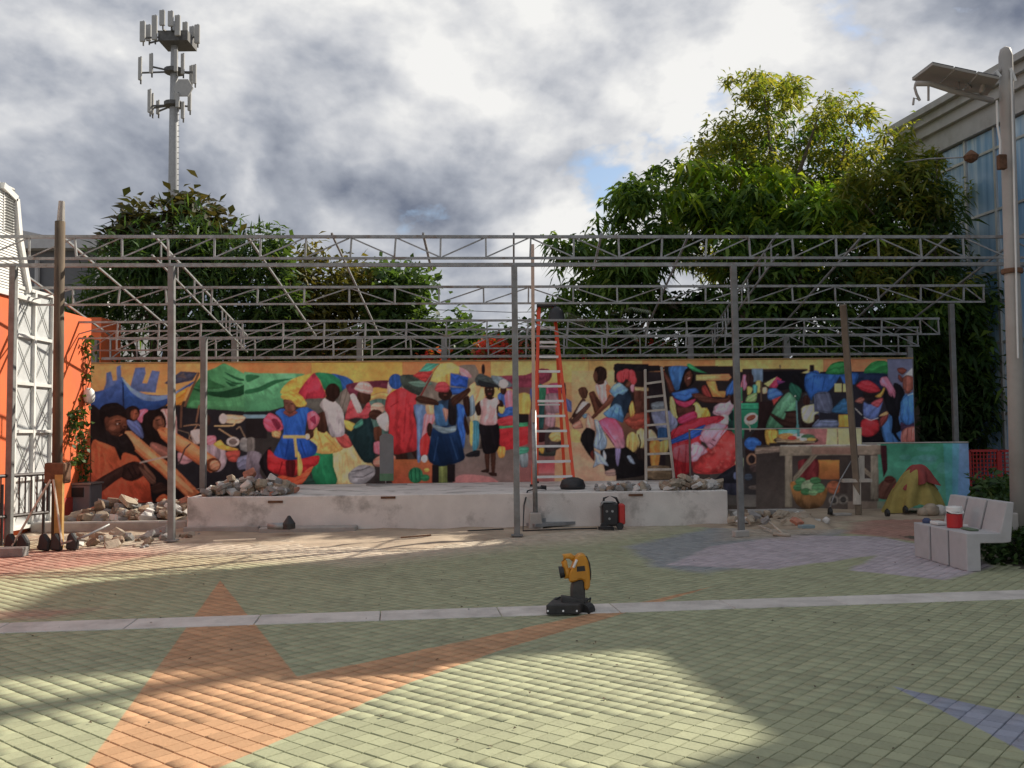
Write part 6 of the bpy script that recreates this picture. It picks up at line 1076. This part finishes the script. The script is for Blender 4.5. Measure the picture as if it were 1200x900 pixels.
# heap under red and yellow cloth by the low wall
hp = P(1080, 600, 17.75); dh = thing('draped_heap', 'heap draped in red and yellow cloth against the green low wall', 'cloth heap', (hp.x, 17.9, 0))
def cloth(name, m, cx, cy, rx, ry, ztop, zend, seed, nfold, sk=0.0):
    vs, fs = [], []; nr, na = 14, 56
    for i in range(nr+1):
        t = i/nr
        for j in range(na):
            a = 2*math.pi*j/na; fo = math.sin(nfold*a+2.5*mnoise.noise((math.cos(a)*1.5, math.sin(a)*1.5, seed)))*.20*t**1.2+.16*mnoise.noise((math.cos(a)*2+t*2, math.sin(a)*2, seed+4))
            rr = (t**.8)*(1+fo); x = cx+rx*rr*math.cos(a)+sk*t*t*rx; y = cy+ry*rr*math.sin(a); z = ztop-(ztop-zend)*(t**1.5)*(1+.14*math.sin(2*a+seed)+.08*math.sin(5*a))+.04*mnoise.noise((x*6, y*6, seed))
            vs.append((x, y, max(z, .015)))
    for i in range(nr):
        for j in range(na): fs.append((i*na+j, i*na+(j+1) % na, (i+1)*na+(j+1) % na, (i+1)*na+j))
    return MB().add(vs, fs).build(name, m, dh, smooth=True)
M_ycl = mat('yellow_cloth', (.33, .265, .075), .85, var=.2, scale=5, bump=.2); M_rcl = mat('red_cloth', (.25, .045, .04), .8, var=.2, scale=5, bump=.2)
zt_h = P(1080, 543, 17.9).z
cloth('yellow_cloth', M_ycl, hp.x, 18.0, .56, .42, zt_h-.05, .03, 2, 9, -.12); cloth('red_cloth', M_rcl, hp.x+.05, 18.0, .36, .30, zt_h, zt_h-.42, 7, 7)
for ex, ey, r_ in ((.05, -.48, .16), (.22, -.45, .14), (-.1, -.5, .11), (.36, -.40, .12)):
    c = Vector((hp.x+ex, 17.95+ey, 0)); MB().lathe(c, [(r_*.7, .0), (r_, r_*.4), (r_*.85, r_), (r_*.4, r_*1.35), (.01, r_*1.4)], 12).build('sack', M_stone[0 if ex < .2 else 2], dh, smooth=True)
# single blocks
def block(px, py, z, s, m, label, D=None, rz=.3, name='concrete_block', cat='block'):
    p = G(px, py, z); o = MB().box(-s[0]/2, s[0]/2, -s[1]/2, s[1]/2, 0, s[2]).build(name, m, bevel=.008); o.location = p; o.rotation_euler.z = rz; return tag(o, label, cat)
block(868, 629, 0, (.23, .12, .09), M_concrete, 'single concrete paver block at the edge of the sand')
block(945, 619, .1, (.22, .14, .05), mat('teal_block', (.26, .34, .35), .8), 'pale teal broken tile on the sandy heap', name='tile_piece', cat='tile')
block(985, 604, .02, (.35, .2, .04), M_concrete, 'flat concrete slab near the painted basket', name='loose_slab', cat='slab')
block(898, 604, .0, (1.3, .5, .10), M_concrete, 'flat concrete step beside the right end of the stage', rz=.05, name='concrete_step', cat='step')
block(12, 652, .0, (.4, .2, .12), M_stone[1], 'grey broken concrete lump at the far left edge', rz=.1, name='concrete_lump', cat='concrete')
rod('thin_stick', 'thin pale stick lying across the sandy heap', 'stick', [G(902, 612, .16), G(918, 626, .04)], .018, M_pale)
rod('wooden_offcut', 'short pale wooden offcut on the sand edge', 'wood', [G(906, 626, .03), G(926, 627, .03)], .03, M_pale)
# tools and clutter near the stage
sn = thing('angle_grinder', 'small grey grinder lying at the foot of the stage, left part', 'tool', G(326, 622, .1))
p = G(326, 621, .1); MB().tube([p+Vector((-.16, 0, .06)), p+Vector((.12, 0, .06))], [.05, .06], 10).build('body', M_steel, sn, smooth=True); MB().lathe(p+Vector((.17, 0, .0)), [(.0, 0), (.1, .02), (.1, .1), (.02, .22)], 12).build('guard', M_black, sn)
gt_ = thing('grey_channel', 'flat grey metal channel lying on the ground by the scaffold pole', 'metal channel', G(655, 616, 0))
p0, p1 = G(622, 619, .02), G(690, 614, .02); MB().bar(p0+Vector((0, 0, .05)), p1+Vector((0, 0, .05)), .28, .05).build('tray', mat('dull_zinc', (.25, .26, .27), .6, metal=.4), gt_); MB().bar(p0+Vector((0, .13, .1)), p1+Vector((0, .13, .1)), .02, .08).build('lip', M_steel, gt_)
bg_ = onstage(671, 16.9); tag(MB().lathe(bg_, [(.21, 0), (.23, .05), (.19, .16), (.10, .2), (.02, .21)], 14).build('black_bag', M_black, smooth=True), 'slumped black tool bag at the foot of the orange ladder', 'bag')
rod('cable', 'dark cable trailing over the stage edge by the scaffold pole', 'cable', [onstage(625, 16.6)+Vector((0, 0, .02)), onstage(618, 16.05)+Vector((0, 0, .03)), S(614, 592, 15.95), G(613, 622, .03), G(660, 620, .03), G(700, 619, .03)], .013, M_black)
rod('cable_coil', 'small coil of dark cable on the stage beside the ladder', 'cable', [onstage(633, 16.6)+Vector((.1*math.cos(a)-.0, .1*math.sin(a), .02+.004*a)) for a in np.linspace(0, 14, 40)], .012, M_black)
gp_ = thing('grey_board', 'narrow grey round-topped board on a thin stand before the mural', 'board', onstage(453, 18.9))
c = S(453, 540, 18.9); zz0, zz1 = S(453, 567, 18.9).z, S(453, 508, 18.9).z; wd = .135
o_ = [(c.x-wd, c.y, zz0+.06), (c.x+wd, c.y, zz0+.06), (c.x+wd, c.y, zz1-.06), (c.x+wd*.6, c.y, zz1-.01), (c.x, c.y, zz1), (c.x-wd*.6, c.y, zz1-.01), (c.x-wd, c.y, zz1-.06)]
MB().prism(o_, (0, .03, 0)).build('board', mat('board_grey', (.17, .18, .185), .6, var=.1), gp_); MB().box(c.x-wd, c.x+wd, c.y-.008, c.y-.002, zz0+.06, zz0+.2).build('green_band', mat('green_band', (.10, .22, .12), .6), gp_)
MB().tube([(c.x-.02, c.y+.015, FZ), (c.x-.02, c.y+.015, zz0+.08)], .012, 6).build('stand', M_steel, gp_); MB().frame((c.x, c.y+.01, FZ+.012), (.4, 0, 0), (0, .05, 0), (0, 0, .01)).build('foot', M_steel, gp_)
# welding machine
wp = G(718, 621, 0); wm = thing('welding_machine', 'black and red portable welding machine standing before the stage', 'welder', wp)
bw = .36; MB().box(wp.x-.17, wp.x+.10, wp.y, wp.y+.30, .06, .43).build('housing', M_black, wm, bevel=.025); MB().box(wp.x+.103, wp.x+.21, wp.y+.02, wp.y+.3, .08, .41).build('side_panel', mat('red_enamel', (.50, .03, .025), .4, var=.1), wm, bevel=.02)
MB().tube([(wp.x-.13, wp.y+.15, .42), (wp.x-.12, wp.y+.15, .50), (wp.x-.02, wp.y+.15, .54), (wp.x+.08, wp.y+.15, .5), (wp.x+.12, wp.y+.15, .41)], .02, 8).build('handle', M_black, wm, smooth=True)
MB().tube([(wp.x-.2, wp.y+.02, .36), (wp.x-.14, wp.y+.02, .45), (wp.x+.02, wp.y+.02, .44)], .016, 8).build('cable_hook', M_steel, wm, smooth=True)
for ex in (-.14, .12): MB().tube([(wp.x+ex, wp.y-.015, .06), (wp.x+ex, wp.y+.05, .06)], .058, 14).build('wheel', M_black, wm)
for kx, kz in ((-.09, .3), (0, .3), (-.05, .18)): MB().tube([(wp.x+kx, wp.y-.012, kz), (wp.x+kx, wp.y+.01, kz)], .02, 10).build('dial', M_steel, wm)
rod('welding_lead', 'coiled black welding lead on the ground beside the welding machine', 'cable', [wp+Vector((-.12+.12*math.cos(a), -.14+.05*math.sin(a), .02+.004*a)) for a in np.linspace(0, 12, 36)], .014, M_black)
# chop saw
sp_ = G(664, 722, 0); SDp = sp_.y; M_saw = mat('saw_yellow', (.62, .27, .02), .45, var=.1, scale=9, dirt=(.3, .14, .03), dirt_amt=.35); M_sawb = mat('saw_base', (.045, .045, .045), .6, metal=.3, var=.3, scale=12, dirt=(.12, .11, .1), dirt_amt=.5)
sw = thing('chop_saw', 'yellow metal-cutting chop saw with black base on the paving', 'chop saw', sp_)
def sp(px, py, dy=0): return P(px, py, SDp+dy)
q0, q1 = sp(640, 722), sp(679, 722)
base = MB().prism([(q0.x, SDp, .012), (q1.x, SDp, .012), (q1.x+.11, SDp+.34, .012), (q0.x+.09, SDp+.38, .012)], (0, 0, .088)).build('base', M_sawb, sw, bevel=.01)
MB().tube([sp(684, 719, .12)+Vector((0, 0, .02)), sp(691, 716, .2)+Vector((0, 0, .02))], .06, 12).build('base_foot', M_sawb, sw)
MB().prism([sp(657, 711, .12), sp(658, 699, .12), sp(664, 700, .12), sp(684, 702, .12), sp(686, 711, .12)], (0, .1, 0)).build('vise', M_sawb, sw, bevel=.006)
MB().prism([sp(669, 708, .16), sp(669, 690, .16), sp(671, 682, .16), sp(684, 677, .16), sp(686, 690, .16), sp(686, 708, .16)], (0, .13, 0)).build('pivot_column', M_sawb, sw, bevel=.015)
gd = MB().prism([sp(x, y, .14) for x, y in ((673, 655), (679, 650), (685, 650), (689, 656), (691, 668), (692, 682), (691, 690), (687, 693), (685, 690), (685, 681), (680, 679), (674, 682), (667, 683), (667, 673), (671, 664))], (0, .16, 0)).build('blade_guard', M_saw, sw, bevel=.014)
MB().prism([sp(x, y, .19) for x, y in ((684, 652), (688, 652), (691.5, 660), (693, 672), (692.5, 680), (690, 680), (689, 668))], (0, .05, 0)).build('blade_edge', M_sawb, sw)
MB().tube([sp(674, 656, .2), sp(668, 651.5, .2), sp(661, 652, .2), sp(661, 658, .2), sp(663, 668, .2), sp(668, 670, .2)], .027, 10).build('handle', M_saw, sw, smooth=True)
MB().tube([sp(664, 666, .2), sp(666, 677, .2)], [.03, .04], 10).build('handle_neck', M_saw, sw, smooth=True)
MB().tube([sp(655.5, 671, .2), sp(661, 670, .2)], [.055, .05], 16).build('motor', M_black, sw)
MB().tube([sp(672, 665, .12), sp(676, 656, .12)], .012, 8).build('lock_rod', M_aluL, sw)
MB().prism([sp(x, y, .136) for x, y in ((676, 664), (685, 663), (686, 669), (676, 670))], (0, .003, 0)).build('maker_plate', M_black, sw)
for bx_, bz_ in ((642, 716), (660, 716), (676, 716)): MB().tube([sp(bx_, bz_, -.004), sp(bx_, bz_, .01)], .009, 8).build('bolt', M_aluL, sw)
rod('saw_cord', 'black power cord looped behind the chop saw', 'cord', [sp(649, 709, .22), sp(650, 703, .24), sp(656, 700, .26), sp(664, 701, .27), sp(686, 704, .28), sp(692, 701, .3), sp(691, 706, .34), sp(684, 709, .36)], .009, M_black)
# ------------------------------------------------------------------ bench, cooler
M_bench = mat('bench_concrete', (.46, .45, .455), .85, var=.07, scale=5, bump=.2, bscale=90, dirt=(.33, .32, .31), dirt_amt=.4); M_gap = mat('bench_joint', (.16, .16, .165), .9)
bA = G(1134, 670); bB = G(1070, 651); bu = (bB-bA).normalized(); bl_ = (bB-bA).length; bv_ = Vector((-bu.y, bu.x, 0))
if bv_.x < 0: bv_ = -bv_
bn2 = thing('concrete_bench', 'pale concrete bench of three joined sections on the plaza', 'bench', bA)
H = .42; TH = .155; DP = .44; BHt = .76; lean = .05; sec = (bl_)/3
def bprism(u0, u1, prof, m, name, bev=.008):
    return MB().prism([bA+bu*u0+bv_*a+Vector((0, 0, z)) for a, z in prof], bu*(u1-u0)).build(name, m, bn2, bevel=bev)
PR = [(0, 0), (TH, 0), (TH, H-.11), (DP-.02, H-.11), (DP+.06, H-.10), (DP+.06+lean, BHt), (DP-.02+lean, BHt), (DP-.06, H), (0, H)]
for k in range(3): bprism(k*sec+.003, (k+1)*sec-.045, PR, M_bench, 'section')
PG = [(.018, 0), (TH-.01, 0), (TH-.01, H-.1), (DP-.03, H-.1), (DP+.04, H-.09), (DP+.04+lean, BHt-.02), (DP+lean, BHt-.02), (DP-.045, H-.015), (.018, H-.015)]
for k in range(3): bprism((k+1)*sec-.044, (k+1)*sec+.002 if k < 2 else (k+1)*sec-.02, PG, M_gap, 'joint', 0)
cc = bA+bu*.62+bv_*.17+Vector((0, 0, H+.002))
ck = thing('water_cooler', 'red drinks cooler with white lid standing on the bench', 'cooler', cc)
M_cr = mat('cooler_red', (.50, .02, .025), .4, var=.06); M_cw = mat('cooler_white', (.75, .75, .73), .4, var=.05)
MB().lathe(cc, [(.082, 0), (.088, .01), (.088, .16), (.084, .165)], 20).build('body', M_cr, ck, smooth=False); MB().lathe(cc, [(.083, .166), (.083, .19), (.09, .192), (.092, .235), (.085, .25), (.03, .255)], 20).build('lid', M_cw, ck)
MB().lathe(cc, [(.0835, .167), (.0845, .168), (.0845, .188), (.0835, .189)], 20).build('collar_band', M_black, ck); hd = cc+Vector((0, 0, .2))
MB().tube([hd+Vector((-.092, 0, 0)), hd+Vector((-.07, -.085, -.02)), hd+Vector((0, -.1, -.025)), hd+Vector((.07, -.085, -.02)), hd+Vector((.092, 0, 0))], .009, 8).build('handle', M_cw, ck); MB().tube([cc+Vector((.07, -.05, .03)), cc+Vector((.12, -.07, .03))], .012, 8).build('tap', M_cw, ck)
c = bA+bu*.33+bv_*.2+Vector((0, 0, H+.004)); tag(MB().frame(c+Vector((0, 0, .01)), bu*.12, bv_*.05, (0, 0, .01)).build('green_cloth', mat('green_cloth', (.12, .17, .11), .9), bevel=.006), 'folded green cloth lying on the bench by the cooler', 'cloth')
c = bA+bu*1.2+bv_*.1+Vector((0, 0, H+.003)); tag(MB().lathe(c, [(.05, 0), (.055, .03), (.03, .06), (.005, .065)], 12).build('blue_rag', mat('blue_rag', (.06, .08, .16), .9)), 'small blue rag on the far end of the bench', 'rag')
c = bA+bu*1.0+bv_*.15+Vector((0, 0, H+.003)); tag(MB().frame(c+Vector((0, 0, .02)), bu*.1, bv_*.06, (0, 0, .02)).build('white_tray', M_cw, bevel=.008), 'small white tray on the far half of the bench', 'tray')
# small wheels / taps on the ground by the low wall
for px, py, lab in ((1040, 606, 'small black castor wheel on the dusty ground near the draped figure'), (973, 604, 'small black clamp on the ground below the painted table'), (1061, 602, 'small dark valve on the ground left of the bench')):
    p = G(px, py, .03); o = MB().tube([p+Vector((-.03, 0, .07)), p+Vector((.03, 0, .07))], .06, 14).frame(p+Vector((0, 0, .1)), (.015, 0, 0), (0, .015, 0), (0, 0, .05)).build('black_fitting', M_black); tag(o, lab, 'fitting')
rod('drop_cable', 'grey cable hanging from the timber prop down to the ground', 'cable', [S(998, 540, 17.1), S(985, 562, 17.2), S(976, 585, 17.2), G(970, 603, .04)], .014, M_steel)
# ------------------------------------------------------------------ lamp post with solar panels
M_lamp = mat('lamp_post_paint', (.40, .375, .35), .6, var=.08, scale=4, bump=.05, dirt=(.3, .27, .24), dirt_amt=.4)
LDp = 11.6; lb = P(1196, 640, LDp); lt = P(1178, 55, LDp)
lp = thing('lamp_post', 'tall grey street lamp post with tilted solar panels at right edge', 'street lamp', (lb.x, LDp, 0))
lx = lambda z: lb.x+(lt.x-lb.x)*(z-lb.z)/(lt.z-lb.z)
MB().tube([(lx(-.05), LDp, -.05), (lx(3), LDp, 3), (lt.x, LDp, lt.z-.12), (lt.x, LDp, lt.z-.03), (lt.x, LDp, lt.z)], [.105, .092, .082, .062, .02], 14).build('pole', M_lamp, lp, smooth=True)
z = P(1190, 612, LDp).z; MB().box(lx(z)-.16, lx(z)-.06, LDp-.1, LDp+.06, z-.1, z+.12).build('access_box', M_lamp, lp, bevel=.015)
M_pan = mat('panel_back', (.33, .31, .28), .6, var=.06); M_cell = mat('panel_cells', (.02, .025, .05), .2)
pA, pB, pC, pD = P(1068, 94, LDp+.35), P(1092, 76, LDp-.55), P(1172, 93, LDp-.5), P(1158, 112, LDp+.35)
for k in range(3):
    t0, t1 = k/3+.01, (k+1)/3-.012; q = [pA.lerp(pD, t0), pA.lerp(pD, t1), pB.lerp(pC, t1), pB.lerp(pC, t0)]
    o = MB().prism(q, (0, 0, .03)).build('solar_panel', M_pan, lp); MB().prism([p+Vector((0, 0, .032)) for p in q], (0, 0, .008)).build('cells', M_cell, o)
arm = [P(1073, 98, LDp-.1), P(1090, 98, LDp-.1), P(1115, 106, LDp-.1), P(1163, 118, LDp)]
MB().tube(arm, .035, 8).build('arm', M_lamp, lp, smooth=True)
for x0, y0, x1, y1 in ((1122, 108, 1123, 92), (1128, 92, 1138, 103), (1150, 110, 1154, 92)): MB().bar(P(x0, y0, LDp-.05), P(x1, y1, LDp+.05), .03).build('strut', M_lamp, lp)
MB().tube([P(1150, 108, LDp-.12), P(1154, 95, LDp-.1), P(1164, 88, LDp-.05), P(1175, 80, LDp)], .03, 8).build('stay', M_lamp, lp, smooth=True)
MB().tube([P(1073, 98, LDp-.1), P(1072, 103, LDp-.1), P(1074, 110, LDp-.1), P(1078, 118, LDp-.1)], .016, 6).build('hook', M_lamp, lp); MB().tube([P(1088, 100, LDp-.1), P(1088, 118, LDp-.1)], .014, 6).build('hook', M_lamp, lp); MB().tube([P(1070, 123, LDp-.1), P(1071, 115, LDp-.1), P(1076, 116, LDp-.1)], .014, 6).build('hook', M_lamp, lp)
MB().tube([P(1167, 83, LDp-.14), P(1172, 90, LDp-.14)], .02, 6).build('clamp', M_cw, lp); MB().tube([P(1184, 80, LDp-.1), P(1190, 95, LDp-.1)], .02, 6).build('clamp', M_cw, lp)
MB().tube([P(1168, 118, LDp-.12), P(1169, 148, LDp-.12), P(1172, 165, LDp-.12), P(1172, 190, LDp-.12)], .013, 6).build('conduit', M_cw, lp); c = P(1174, 190, LDp-.13); MB().frame(c, (.05, 0, 0), (0, .04, 0), (0, 0, .09)).build('junction_box', M_rust, lp, bevel=.01)
MB().tube([P(1185, 85, LDp-.12), P(1188, 200, LDp-.12), P(1193, 420, LDp-.12)], .012, 6).build('conduit', M_cw, lp)
z = P(1183, 318, LDp).z; MB().lathe((lx(z), LDp, z-.03), [(.118, 0), (.122, .01), (.122, .05), (.118, .06)], 16).build('band', M_rust, lp)
# small lamp on a thin arm in front of the glass
c = P(1138, 184, 19.0); sl2 = thing('floodlight', 'small rusty lamp on a thin rod in front of the blue glass', 'lamp', c)
MB().lathe(c+Vector((0, 0, -.12)), [(.03, 0), (.12, .06), (.15, .14), (.07, .22), (.02, .26)], 10).build('lamp_head', M_rust, sl2); MB().tube([c, P(1090, 186, 19.6), P(1060, 190, 20.2)], .016, 6).build('rod', M_steel, sl2)
# red plastic barriers in the shade
M_rp = mat('red_plastic', (.42, .03, .03), .5, var=.1)
for x0, x1, lab in ((1137, 1169, 'red plastic mesh barrier next to the blue wall end'), (1173, 1215, 'red plastic mesh barrier next to the lamp post')):
    D = 20.0; a, b = P(x0, 562, D), P(x1, 528, D); rbx = thing('plastic_barrier', lab, 'barrier', (a.x, D, 0), 'red plastic barriers')
    for p, q in (((a.x, a.z), (a.x, b.z)), ((b.x, a.z), (b.x, b.z)), ((a.x, b.z), (b.x, b.z)), ((a.x, a.z), (b.x, a.z)), ((a.x, .0), (a.x, a.z)), ((b.x, .0), (b.x, a.z))): MB().bar((p[0], D, p[1]), (q[0], D, q[1]), .05).build('frame_tube', M_rp, rbx)
    for k in range(1, 8): x = a.x+(b.x-a.x)*k/8; MB().bar((x, D, a.z), (x, D, b.z), .022).build('mesh_bar', M_rp, rbx)
    for k in range(1, 7): z = a.z+(b.z-a.z)*k/7; MB().bar((a.x, D+.02, z), (b.x, D+.02, z), .022).build('mesh_bar', M_rp, rbx)
# dark wall behind the barriers
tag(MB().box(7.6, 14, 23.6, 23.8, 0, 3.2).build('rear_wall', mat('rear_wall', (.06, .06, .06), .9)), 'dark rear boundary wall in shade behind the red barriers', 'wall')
# overhead wires
for k, y in enumerate((366, 376, 386)):
    rod('overhead_wire', ['highest thin overhead wire across the sky gap', 'middle thin overhead wire across the sky gap', 'lowest thin overhead wire across the sky gap'][k], 'wire', [P(420, y-6, 40), P(600, y, 40), P(800, y-4, 40)], .014, M_black, 4)
# thin debris along the foot of the stage
for k, (x0, y0, x1, y1, lab) in enumerate(((470, 630, 505, 627, 'thin rusty rod lying on the sand before the stage'), (548, 622, 590, 620, 'thin dark strip lying at the stage foot left of the front post'), (250, 634, 300, 632, 'pale broken plank on the sand by the stage corner'), (890, 616, 905, 622, 'short grey strip of wood beside the sandy heap'))):
    a, b = G(x0, y0, .05), G(x1, y1, .05); tag(MB().bar(a, b, .05 if k == 2 else .022, .02).build('debris_strip', (M_rust, M_black, M_pale, M_greywood)[k]), lab, 'debris')
# dry leaves and crumbs on the paving
M_lf = mat('dry_leaf', (.09, .06, .035), .9)
lv_v, lv_f = [], []
for k in range(150):
    x, y = random.uniform(-4.5, 5), random.uniform(3.6, 12)
    s = random.uniform(.012, .035); a = random.uniform(0, 6.3); z = .004
    q = len(lv_v); 
    for t, w_ in ((0, 0), (.5, .35), (1, 0), (.5, -.35)): lv_v.append((x+s*(t*math.cos(a)-w_*math.sin(a)), y+s*(t*math.sin(a)+w_*math.cos(a)), z+.006*(t == .5)+random.random()*.008))
    lv_f.append((q, q+1, q+2, q+3))
lf = npmesh('leaf_litter', np.array(lv_v), np.array(lv_f), M_lf); lf['kind'] = 'stuff'; lf['label'] = 'dry leaves and crumbs scattered on the paving'
